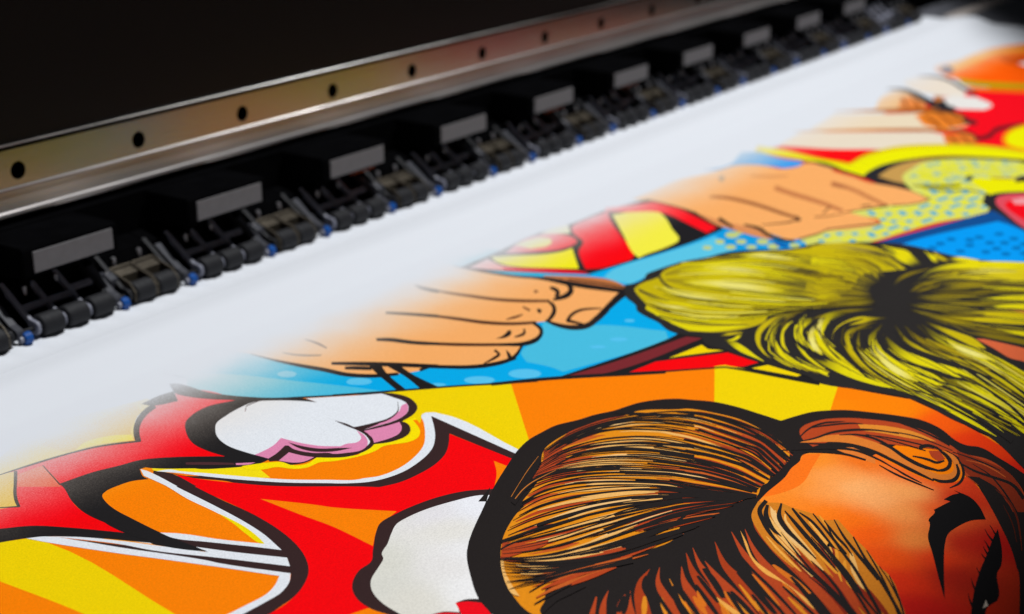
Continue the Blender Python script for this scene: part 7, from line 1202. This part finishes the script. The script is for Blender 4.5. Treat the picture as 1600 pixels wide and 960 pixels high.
f 241f1e 18 1.8 3.6 0.15 1 0.4 0.75 32 0.2 1 0.4 | -547 -4970 -643 -5066 -735 -5160 -824 -5250 -909 -5337 -997 -5422 -1089 -5502 -1182 -5579 -1272 -5654 | -534 -4899 -711 -4972 -818 -5081 -907 -5187 -992 -5289 -1073 -5387 -1165 -5482 -1258 -5573 -1348 -5661 | -545 -4831 -717 -4905 -829 -5013 -923 -5119 -1008 -5221 -1093 -5319 -1178 -5414 -1260 -5507 -1339 -5596 | -555 -4792 -748 -4851 -889 -4965 -984 -5079 -1066 -5190 -1138 -5296 -1218 -5399 -1306 -5499 -1394 -5594 | -880 -4872 -991 -4957 -1085 -5041 -1160 -5125 -1219 -5207 -1274 -5286 -1332 -5364 -1391 -5440 -1449 -5514 | -941 -4832 -1038 -4913 -1119 -4995 -1194 -5074 -1255 -5151 -1314 -5227 -1376 -5301 -1438 -5373 -1499 -5443 | -1077 -4813 -1168 -4883 -1249 -4953 -1308 -5024 -1356 -5094 -1407 -5162 -1458 -5228 -1509 -5293 -1558 -5357 | -1271 -4862 -1319 -4916 -1366 -4970 -1410 -5022 -1452 -5074 -1493 -5125 -1535 -5175 -1576 -5224 -1617 -5272 | -1189 -4755 -1270 -4811 -1329 -4873 -1378 -4934 -1429 -4993 -1485 -5051 -1543 -5107 -1600 -5161 -1656 -5215 | -1253 -4754 -1323 -4807 -1388 -4861 -1442 -4916 -1491 -4970 -1540 -5024 -1588 -5076 -1636 -5127 -1682 -5177 | -1377 -4797 -1439 -4832 -1490 -4872 -1536 -4914 -1578 -4956 -1618 -4998 -1654 -5039 -1688 -5080 -1722 -5120 | -1440 -4717 -1502 -4742 -1559 -4776 -1607 -4816 -1649 -4856 -1688 -4897 -1724 -4937 -1759 -4977 -1794 -5016 | -1482 -4689 -1536 -4700 -1590 -4711 -1645 -4730 -1696 -4760 -1743 -4794 -1790 -4827 -1834 -4860 -1878 -4893 | -1742 -4712 -1768 -4720 -1794 -4727 -1819 -4738 -1844 -4751 -1868 -4765 -1891 -4779 -1914 -4794 -1937 -4808 | -1755 -4633 -1785 -4644 -1814 -4655 -1844 -4667 -1873 -4680 -1901 -4695 -1929 -4710 -1956 -4726 -1983 -4742
p1 d07c20 -572 -4793 -559 -4838 -528 -4896 -541 -4967 -544 -5076 -576 -5154 -533 -5204 -657 -5338 -745 -5442 -858 -5547 -913 -5620 -1118 -5757 -1310 -5867 -1449 -5667 -1163 -5322 -998 -5077 -847 -4920 -735 -4836
f b4441e,a03818,8c2a16 22 2 5 0.3 1 0.3 0.5 33 0 1 0.6 | -533 -5204 -631 -5287 -733 -5365 -857 -5428 -964 -5497 -1048 -5569 -1123 -5641 -1195 -5711 -1267 -5778 | -544 -5076 -636 -5171 -726 -5262 -836 -5347 -982 -5398 -1104 -5466 -1184 -5547 -1252 -5626 -1319 -5703 | -547 -4970 -643 -5066 -735 -5160 -824 -5250 -909 -5337 -997 -5422 -1089 -5502 -1182 -5579 -1272 -5654 | -534 -4899 -711 -4972 -818 -5081 -907 -5187 -992 -5289 -1073 -5387 -1165 -5482 -1258 -5573 -1348 -5661 | -545 -4831 -717 -4905 -829 -5013 -923 -5119 -1008 -5221 -1093 -5319 -1178 -5414 -1260 -5507 -1339 -5596 | -555 -4792 -748 -4851 -889 -4965 -984 -5079 -1066 -5190 -1138 -5296 -1218 -5399 -1306 -5499 -1394 -5594
f e8962c,eeb464,f0a848 14 1.5 3.5 0 0.6 0.25 0.4 34 0 1 0.6 | -533 -5204 -631 -5287 -733 -5365 -857 -5428 -964 -5497 -1048 -5569 -1123 -5641 -1195 -5711 -1267 -5778 | -544 -5076 -636 -5171 -726 -5262 -836 -5347 -982 -5398 -1104 -5466 -1184 -5547 -1252 -5626 -1319 -5703 | -547 -4970 -643 -5066 -735 -5160 -824 -5250 -909 -5337 -997 -5422 -1089 -5502 -1182 -5579 -1272 -5654 | -534 -4899 -711 -4972 -818 -5081 -907 -5187 -992 -5289 -1073 -5387 -1165 -5482 -1258 -5573 -1348 -5661 | -545 -4831 -717 -4905 -829 -5013 -923 -5119 -1008 -5221 -1093 -5319 -1178 -5414 -1260 -5507 -1339 -5596 | -555 -4792 -748 -4851 -889 -4965 -984 -5079 -1066 -5190 -1138 -5296 -1218 -5399 -1306 -5499 -1394 -5594
p1 eebc78 -591 -4868 -651 -4933 -754 -5031 -909 -5206 -886 -5148 -794 -5022 -692 -4924
k 241f1e 241f1e 241f1e | -540 -4812 -659 -4831 -780 -4914 -854 -4981 -920 -5060 -966 -5129 | -553 -4837 -660 -4857 -745 -4920 -827 -4985 -901 -5059 -959 -5128
k 241f1e 241f1e 241f1e | -587 -4843 -689 -4879 -769 -4935 -827 -4993 -855 -5053 | -584 -4858 -672 -4897 -736 -4942 -797 -4993 -848 -5052
k 241f1e 241f1e 241f1e | -529 -4895 -682 -4947 -785 -5036 -854 -5128 -909 -5204 -964 -5279 | -531 -4906 -651 -4958 -748 -5038 -824 -5126 -889 -5203 -955 -5279
k 241f1e 241f1e 241f1e | -601 -4950 -699 -5046 -800 -5152 -874 -5234 -950 -5327 -1021 -5414 | -592 -4950 -670 -5046 -765 -5153 -840 -5235 -927 -5328 -1015 -5414
k 241f1e 241f1e 241f1e | -557 -4967 -710 -5116 -829 -5248 -936 -5361 -1073 -5492 -1187 -5610 -1287 -5718 | -541 -4968 -676 -5117 -795 -5249 -909 -5364 -1050 -5495 -1169 -5611 -1275 -5720
k 241f1e 241f1e 241f1e | -577 -5018 -621 -5089 -682 -5159 -754 -5234 -820 -5312 | -567 -5017 -600 -5087 -659 -5160 -735 -5235 -813 -5312
k 241f1e 241f1e 241f1e | -548 -5076 -701 -5224 -849 -5373 -781 -5263 -897 -5327 -1021 -5458 -1152 -5579 | -539 -5076 -682 -5225 -830 -5378 -810 -5267 -871 -5327 -999 -5461 -1134 -5582
k 241f1e 241f1e 241f1e | -585 -5152 -655 -5215 -723 -5282 -774 -5343 -841 -5409 | -579 -5153 -639 -5217 -702 -5282 -757 -5344 -836 -5410
k 241f1e 241f1e 241f1e | -814 -5030 -948 -5162 -1071 -5296 -1177 -5437 -1262 -5549 -1354 -5660 | -810 -5030 -934 -5163 -1053 -5296 -1159 -5436 -1245 -5549 -1341 -5661
k 241f1e 241f1e 241f1e | -1136 -5322 -1196 -5420 -1262 -5507 -1330 -5592 -1405 -5682 | -1132 -5321 -1184 -5419 -1248 -5507 -1317 -5593 -1394 -5683
k 241f1e 241f1e 241f1e | -851 -4991 -971 -5129 -1068 -5260 -1149 -5376 -1252 -5510 -1360 -5622 | -844 -4991 -954 -5128 -1047 -5259 -1126 -5374 -1228 -5511 -1333 -5625
k 241f1e 241f1e 241f1e | -547 -5187 -693 -5299 -792 -5392 -898 -5499 -989 -5591 | -541 -5188 -676 -5302 -769 -5394 -873 -5501 -964 -5593
k 241f1e 241f1e 241f1e | -663 -5335 -835 -5464 -950 -5567 -1086 -5680 -1235 -5796 | -654 -5337 -817 -5467 -929 -5571 -1067 -5685 -1216 -5801
k 241f1e 241f1e 241f1e | -750 -5439 -882 -5541 -999 -5629 -1118 -5711 -1238 -5787 | -744 -5440 -871 -5544 -988 -5632 -1108 -5715 -1227 -5792
k 241f1e 241f1e 241f1e | -860 -5547 -943 -5617 -1029 -5682 -1126 -5751 | -856 -5548 -936 -5619 -1020 -5685 -1117 -5754
k 241f1e 241f1e 241f1e | -917 -5617 -1028 -5690 -1132 -5753 -1242 -5817 | -912 -5619 -1019 -5694 -1122 -5758 -1235 -5821
k 241f1e 241f1e 241f1e | -579 -5152 -774 -5296 -945 -5453 -1118 -5594 -1267 -5712 | -575 -5153 -759 -5298 -924 -5456 -1098 -5599 -1248 -5717
k 241f1e 241f1e 241f1e | -775 -5170 -899 -5305 -1050 -5457 -1196 -5589 -1327 -5701 | -771 -5171 -886 -5306 -1033 -5459 -1179 -5592 -1311 -5704
k 241f1e 241f1e 241f1e | -992 -5268 -1076 -5371 -1166 -5467 -1268 -5556 -1365 -5649 | -988 -5268 -1060 -5371 -1147 -5470 -1247 -5560 -1345 -5652
p1 b4441e 378 -4590 537 -4631 629 -4712 688 -4805 751 -5017 731 -5179 634 -5350 567 -5447 570 -5569 484 -5704 273 -5864 67 -5927 9 -5843 193 -5695 302 -5553 493 -5458 551 -5365 494 -5192 420 -4994 271 -4748 305 -4797 187 -4748 238 -4669
p1 e0882c 611 -4829 674 -4969 689 -5118 635 -5275 594 -5154 571 -4995 537 -4884
p1 dc7a2c 193 -4665 328 -4722 436 -4832 445 -4906 420 -5055 331 -5210 261 -5353 239 -5433 286 -5474 361 -5469 465 -5417 538 -5347 518 -5406 396 -5492 283 -5525 167 -5495 169 -5388 260 -5208 338 -5027 337 -4874
p1 e07a30 231 -4843 301 -4928 258 -5075 172 -5110 197 -4972
p1 b04020 494 -5282 526 -5329 446 -5391 396 -5376 424 -5330
p1 8c3018 579 -5406 549 -5540 484 -5704 351 -5815 76 -5941 16 -5854 223 -5685 349 -5537
k c05a28 c05a28 c05a28 | 490 -5488 489 -5569 456 -5645 400 -5729 | 496 -5486 501 -5566 469 -5644 409 -5729
k 241f1e 241f1e 241f1e | 254 -4641 365 -4637 446 -4650 514 -4682 558 -4724 607 -4762 | 263 -4632 379 -4624 468 -4636 539 -4669 580 -4714 607 -4756
k 241f1e 241f1e 241f1e | 407 -4640 457 -4677 505 -4719 556 -4765 592 -4806 622 -4856 | 416 -4635 477 -4667 528 -4707 580 -4754 613 -4797 633 -4852
k 241f1e 241f1e 241f1e | 168 -4638 274 -4711 415 -4770 512 -4857 577 -4951 610 -5071 | 177 -4633 293 -4700 443 -4754 544 -4843 599 -4943 624 -5066
k 241f1e 241f1e 241f1e | 599 -4998 622 -5087 624 -5178 594 -5289 562 -5389 | 610 -4995 638 -5082 641 -5174 609 -5285 572 -5387
k 241f1e 241f1e 241f1e | 407 -4805 460 -4890 458 -4995 401 -5098 314 -5222 267 -5332 277 -5419 | 417 -4801 484 -4880 489 -4988 438 -5093 357 -5216 310 -5322 294 -5415
k 241f1e 241f1e 241f1e | 270 -5408 298 -5444 424 -5437 509 -5380 545 -5325 | 285 -5402 334 -5428 409 -5421 470 -5382 524 -5327
k 241f1e 241f1e 241f1e | 476 -5239 531 -5262 541 -5293 526 -5342 | 520 -5217 572 -5243 574 -5287 543 -5339
k 241f1e 241f1e 241f1e | 373 -5238 376 -5283 371 -5328 361 -5374 413 -5400 | 386 -5234 397 -5277 399 -5322 389 -5366 427 -5393
k 241f1e 241f1e 241f1e | 483 -4906 512 -4997 529 -5103 535 -5192 534 -5296 | 490 -4903 527 -4992 548 -5097 554 -5187 552 -5291
k 241f1e 241f1e 241f1e | 504 -4920 499 -5007 494 -5102 487 -5182 480 -5271 | 511 -4918 512 -5003 510 -5097 503 -5178 490 -5269
k 241f1e 241f1e 241f1e | 167 -4637 220 -4751 294 -4873 313 -4998 262 -5145 193 -5298 147 -5437 | 177 -4633 240 -4742 319 -4863 342 -4989 294 -5139 229 -5292 162 -5435
k 241f1e 241f1e 241f1e | 165 -5424 152 -5478 190 -5523 316 -5518 421 -5467 | 181 -5420 187 -5469 225 -5503 305 -5503 412 -5460
k 241f1e 241f1e 241f1e | 114 -5536 180 -5560 286 -5552 416 -5500 489 -5447 | 123 -5530 200 -5546 287 -5537 398 -5495 480 -5445
k 241f1e 241f1e 241f1e | 32 -4622 122 -4731 199 -4828 258 -4950 229 -5092 159 -5239 | 41 -4618 142 -4722 223 -4818 283 -4942 248 -5088 166 -5238
k 241f1e 241f1e 241f1e | 178 -5210 132 -5280 106 -5339 86 -5397 | 185 -5209 150 -5278 121 -5336 92 -5396
k 241f1e 241f1e 241f1e | 165 -5134 104 -5249 67 -5370 42 -5476 | 172 -5133 122 -5246 83 -5367 49 -5475
k 241f1e 241f1e 241f1e | 91 -4750 150 -4847 182 -4942 178 -5054 | 107 -4743 173 -4838 206 -4934 197 -5048
k 241f1e 241f1e 241f1e | 545 -5395 531 -5468 512 -5544 492 -5607 463 -5681 | 556 -5393 546 -5465 530 -5540 509 -5604 473 -5680
k 241f1e 241f1e 241f1e | 432 -5470 370 -5583 351 -5684 329 -5772 194 -5881 | 448 -5468 398 -5579 383 -5674 361 -5773 233 -5884
k 241f1e 241f1e 241f1e | 751 -5015 722 -5124 670 -5251 611 -5355 | 769 -5011 745 -5119 696 -5247 641 -5350
k 241f1e 241f1e 241f1e | 461 -5533 391 -5637 264 -5746 138 -5832 -13 -5923 | 467 -5533 404 -5636 278 -5748 155 -5835 7 -5928
p1 241f1e 306 -5559 326 -5615 254 -5729 31 -5875 16 -5854 -10 -5816 200 -5678
p1 241f1e 233 -5640 234 -5722 88 -5851 -237 -5993 -544 -6089 -347 -5996 -4 -5794
k 6a2414 6a2414 6a2414 | 236 -5728 141 -5823 2 -5905 -150 -5970 -333 -6040 | 240 -5728 155 -5824 13 -5911 -144 -5976 -330 -6042
k 5a2010 5a2010 5a2010 | 82 -5818 -27 -5883 -136 -5939 -269 -5995 | 85 -5819 -21 -5885 -131 -5942 -266 -5997
p1 141213 103 -5560 94 -5604 76 -5652 1 -5725 -119 -5799 -165 -5748 -257 -5714 -366 -5699 -473 -5721 -689 -5793 -975 -5900 -820 -5818 -596 -5704 -455 -5630 -305 -5583 -288 -5571 -181 -5564 -163 -5552 -26 -5588 -25 -5553 54 -5573 86 -5593
p1 141213 -184 -5879 -385 -5964 -539 -6009 -610 -6015 -844 -6094 -931 -6078 -998 -6089 -1123 -6139 -1165 -6078 -908 -6002 -657 -5947 -449 -5916 -306 -5893
k 141213 141213 141213 | -281 -5919 -241 -5890 -204 -5863 -164 -5834 | -299 -5915 -253 -5887 -211 -5861 -167 -5833
k 141213 141213 141213 | -319 -5908 -290 -5881 -260 -5855 -219 -5828 | -339 -5906 -304 -5879 -267 -5854 -222 -5827
k 141213 141213 141213 | -409 -5920 -382 -5901 -358 -5884 -333 -5863 | -425 -5915 -393 -5897 -365 -5882 -337 -5863
k 141213 141213 141213 | -516 -5942 -500 -5925 -486 -5910 -470 -5895 | -535 -5939 -514 -5924 -494 -5909 -474 -5894
k 141213 141213 141213 | -675 -5973 -659 -5956 -639 -5938 -613 -5922 | -693 -5970 -672 -5955 -646 -5937 -616 -5921
k 141213 141213 141213 | -834 -6000 -797 -5976 -763 -5955 -725 -5934 | -847 -5994 -807 -5972 -768 -5952 -727 -5933
k 141213 141213 141213 | -957 -6023 -929 -6004 -900 -5986 -861 -5967 | -971 -6018 -938 -6000 -904 -5983 -862 -5966
k 141213 141213 141213 | -463 -5931 -444 -5915 -422 -5897 -395 -5879 | -481 -5927 -456 -5912 -429 -5895 -398 -5878
p1 c8b8a8 -954 -6064 -874 -6050 -919 -6076
"""

UN = 1e-4
def curve(p, corner, sub, closed):
    """Hermite through the points, sharp where the outline turns by more than `corner` degrees"""
    n = len(p)
    if closed and n > 3:                    # drop repeated points
        p = [q for i, q in enumerate(p) if (q - p[i - 1]).length > 1e-5]
        n = len(p)
    out = []
    def tang(i):
        if not closed and (i == 0 or i == n - 1): return None
        a, b = p[i] - p[i - 1], p[(i + 1) % n] - p[i]
        if a.length < 1e-9 or b.length < 1e-9: return None
        if a.angle(b) > math.radians(corner): return None
        return (a.normalized() + b.normalized()).normalized()
    T = [tang(i) for i in range(n)]
    for i in range(n if closed else n - 1):
        j = (i + 1) % n
        d = p[j] - p[i]
        L = d.length
        t0 = T[i] * L if T[i] else d
        t1 = T[j] * L if T[j] else d
        m = sub if (T[i] or T[j]) else 1
        if not closed: m = sub
        for s in range(m):
            t = s / m
            t2, t3 = t * t, t * t * t
            out.append(p[i] * (2 * t3 - 3 * t2 + 1) + t0 * (t3 - 2 * t2 + t) + p[j] * (-2 * t3 + 3 * t2) + t1 * (t3 - t2))
    if not closed: out.append(p[-1].copy())
    return out

def parse(s):
    v = s.split()
    return [Vector((int(v[i]) * UN, int(v[i + 1]) * UN)) for i in range(0, len(v), 2)]

V, FACES, COLS = [], [], []
CELL = 0.003
GX, GY = 900, 420
import numpy as np
height = np.zeros((GX, GY), dtype=np.int32)
STEP = 0.000005
def put(faces, cols):
    """faces: list of 2-D polygons of one ink shape; it goes one ink film above whatever it overlaps"""
    spans = []
    for f in faces:
        x0 = min(q.x for q in f); x1 = max(q.x for q in f); y0 = min(q.y for q in f); y1 = max(q.y for q in f)
        spans.append((max(int((x0 + 0.8) / CELL), 0), min(int((x1 + 0.8) / CELL) + 1, GX), max(int((y0 + 1.1) / CELL), 0), min(int((y1 + 1.1) / CELL) + 1, GY)))
    lv = 0
    for a, b, c, d in spans:
        if b > a and d > c: lv = max(lv, int(height[a:b, c:d].max()))
    lv += 1
    for a, b, c, d in spans: height[a:b, c:d] = np.maximum(height[a:b, c:d], lv)
    z = 0.00002 + lv * STEP
    for f, cl in zip(faces, cols):
        area = sum(f[i - 1].x * f[i].y - f[i].x * f[i - 1].y for i in range(len(f)))
        if area < 0:
            f = f[::-1]; cl = cl[::-1]
        base = len(V)
        V.extend((q.x, q.y, z) for q in f)
        FACES.append(tuple(range(base, base + len(f))))
        COLS.extend(cl)

INK = 1.0
def strip(Lp, Rp, cs):
    """a brush stroke; three colours run from its start through its body to its end"""
    A, B = curve(Lp, 80, 6, False), curve(Rp, 80, 6, False)
    fs, cl = [], []
    n = len(A) - 1
    def at(i):
        t = i / n
        f, a, b = (min(t / 0.42, 1), cs[0], cs[1]) if t < 0.5 else (max((t - 0.58) / 0.42, 0), cs[1], cs[2])
        f = f * f * (3 - 2 * f)
        return tuple(a[j] + (b[j] - a[j]) * f for j in range(3))
    for i in range(n):
        c0, c1 = at(i), at(i + 1)
        fs.append([A[i], A[i + 1], B[i + 1]]); cl.append([c0, c1, c1])
        fs.append([A[i], B[i + 1], B[i]]); cl.append([c0, c1, c0])
    put(fs, cl)

def tess(out):
    return [[out[i] for i in t] for t in tessellate_polygon([[Vector((q.x, q.y, 0)) for q in out]])]

for line in ART.strip().split("\n"):
    k = line[0]
    if k == 'p':
        head, col, data = line.split(" ", 2)
        tri = tess(curve(parse(data), 48 if head == 'p1' else 25, 6, True))
        put(tri, [[lin(col, INK)] * 3 for _ in tri])
    elif k == 'k':
        head, l, r = line.split("|")
        strip(parse(l), parse(r), [lin(c, INK) for c in head.split()[1:4]])
    elif k == 'g':
        head, data = line.split("|")
        h = head.split()[1:]
        ctrl = [(lin(h[i], INK), Vector((int(h[i + 1]) * UN, int(h[i + 2]) * UN))) for i in range(0, len(h), 3)]
        todo = tess(curve(parse(data), 55, 6, True))
        tri = []
        while todo:
            t = todo.pop()
            e = [(t[i] - t[(i + 1) % 3]).length for i in range(3)]
            m = max(range(3), key=lambda i: e[i])
            if e[m] > 0.009:
                a, b, c = t[m], t[(m + 1) % 3], t[(m + 2) % 3]
                q = (a + b) / 2
                todo += [[a, q, c], [q, b, c]]
            else: tri.append(t)
        def shade(q):
            w = [1 / ((q - p).length_squared + 1.2e-4) ** 2.4 for _, p in ctrl]
            s = sum(w)
            return tuple(sum(wi * c[j] for wi, (c, _) in zip(w, ctrl)) / s for j in range(3))
        put(tri, [[shade(q) for q in t] for t in tri])
    else:                                   # a family of hair strands lying between guide curves
        parts = line.split("|")
        a = parts[0].split()
        def tones(c):                           # plain, "body-end" or "body<start"
            if "-" in c: p, q = c.split("-"); return [lin(p, INK), lin(p, INK), lin(q, INK)]
            if "<" in c: p, q = c.split("<"); return [lin(q, INK), lin(p, INK), lin(p, INK)]
            return [lin(c, INK)] * 3
        cols = [tones(c) for c in a[1].split(",")]
        n = int(a[2])
        w0, w1, t0, t1, L0, L1 = [float(q) for q in a[3:9]]
        rnd = random.Random(int(a[9]))
        u0, u1, tap = [float(q) for q in a[10:13]]
        G = [parse(g) for g in parts[1:]]
        def at(u, t):
            u = min(max(u, 0), 0.9999) * (len(G) - 1)
            t = min(max(t, 0), 1) * 8
            gi, ti = int(u), min(int(t), 7)
            fu, ft = u - gi, t - ti
            p0 = G[gi][ti].lerp(G[gi][ti + 1], ft)
            p1 = G[gi + 1][ti].lerp(G[gi + 1][ti + 1], ft)
            return p0.lerp(p1, fu)
        for s in range(n):
            u = u0 + (u1 - u0) * (s + rnd.random()) / n
            ln = rnd.uniform(L0, L1)
            ta = rnd.uniform(t0, max(t0, t1 - ln * 0.6))
            tb = min(ta + ln, 1.02)
            if tb - ta < 0.05: continue
            w = rnd.uniform(w0, w1) * 0.001
            du = rnd.uniform(-0.02, 0.02)
            mm = 8
            Lp, Rp = [], []
            pts = [at(u + du * i / mm, ta + (tb - ta) * i / mm) for i in range(mm + 1)]
            for i in range(mm + 1):
                d = pts[min(i + 1, mm)] - pts[max(i - 1, 0)]
                if d.length < 1e-9: d = Vector((1, 0))
                d.normalize()
                nn = Vector((-d.y, d.x))
                hw = w / 2 * (0.10 + 0.90 * math.sin(math.pi * (i / mm * 0.9 + 0.05)) ** tap)
                Lp.append(pts[i] + nn * hw); Rp.append(pts[i] - nn * hw)
            strip(Lp, Rp, cols[rnd.randrange(len(cols))])

me = bpy.data.meshes.new("printed_picture")
me.from_pydata(V, [], FACES)
ca = me.color_attributes.new("ink", 'FLOAT_COLOR', 'CORNER')
flat = []
for c in COLS: flat.extend((c[0], c[1], c[2], 1.0))
ca.data.foreach_set("color", flat)
me.materials.append(M_ink)
me.update()
pic = bpy.data.objects.new("printed_picture", me)
COL.objects.link(pic)
pic.parent = sheet
pic["label"] = "bright comic style picture with brown and blond hair, hands and bursts fading to white"
print("ink shapes levels", int(height.max()), "verts", len(V))
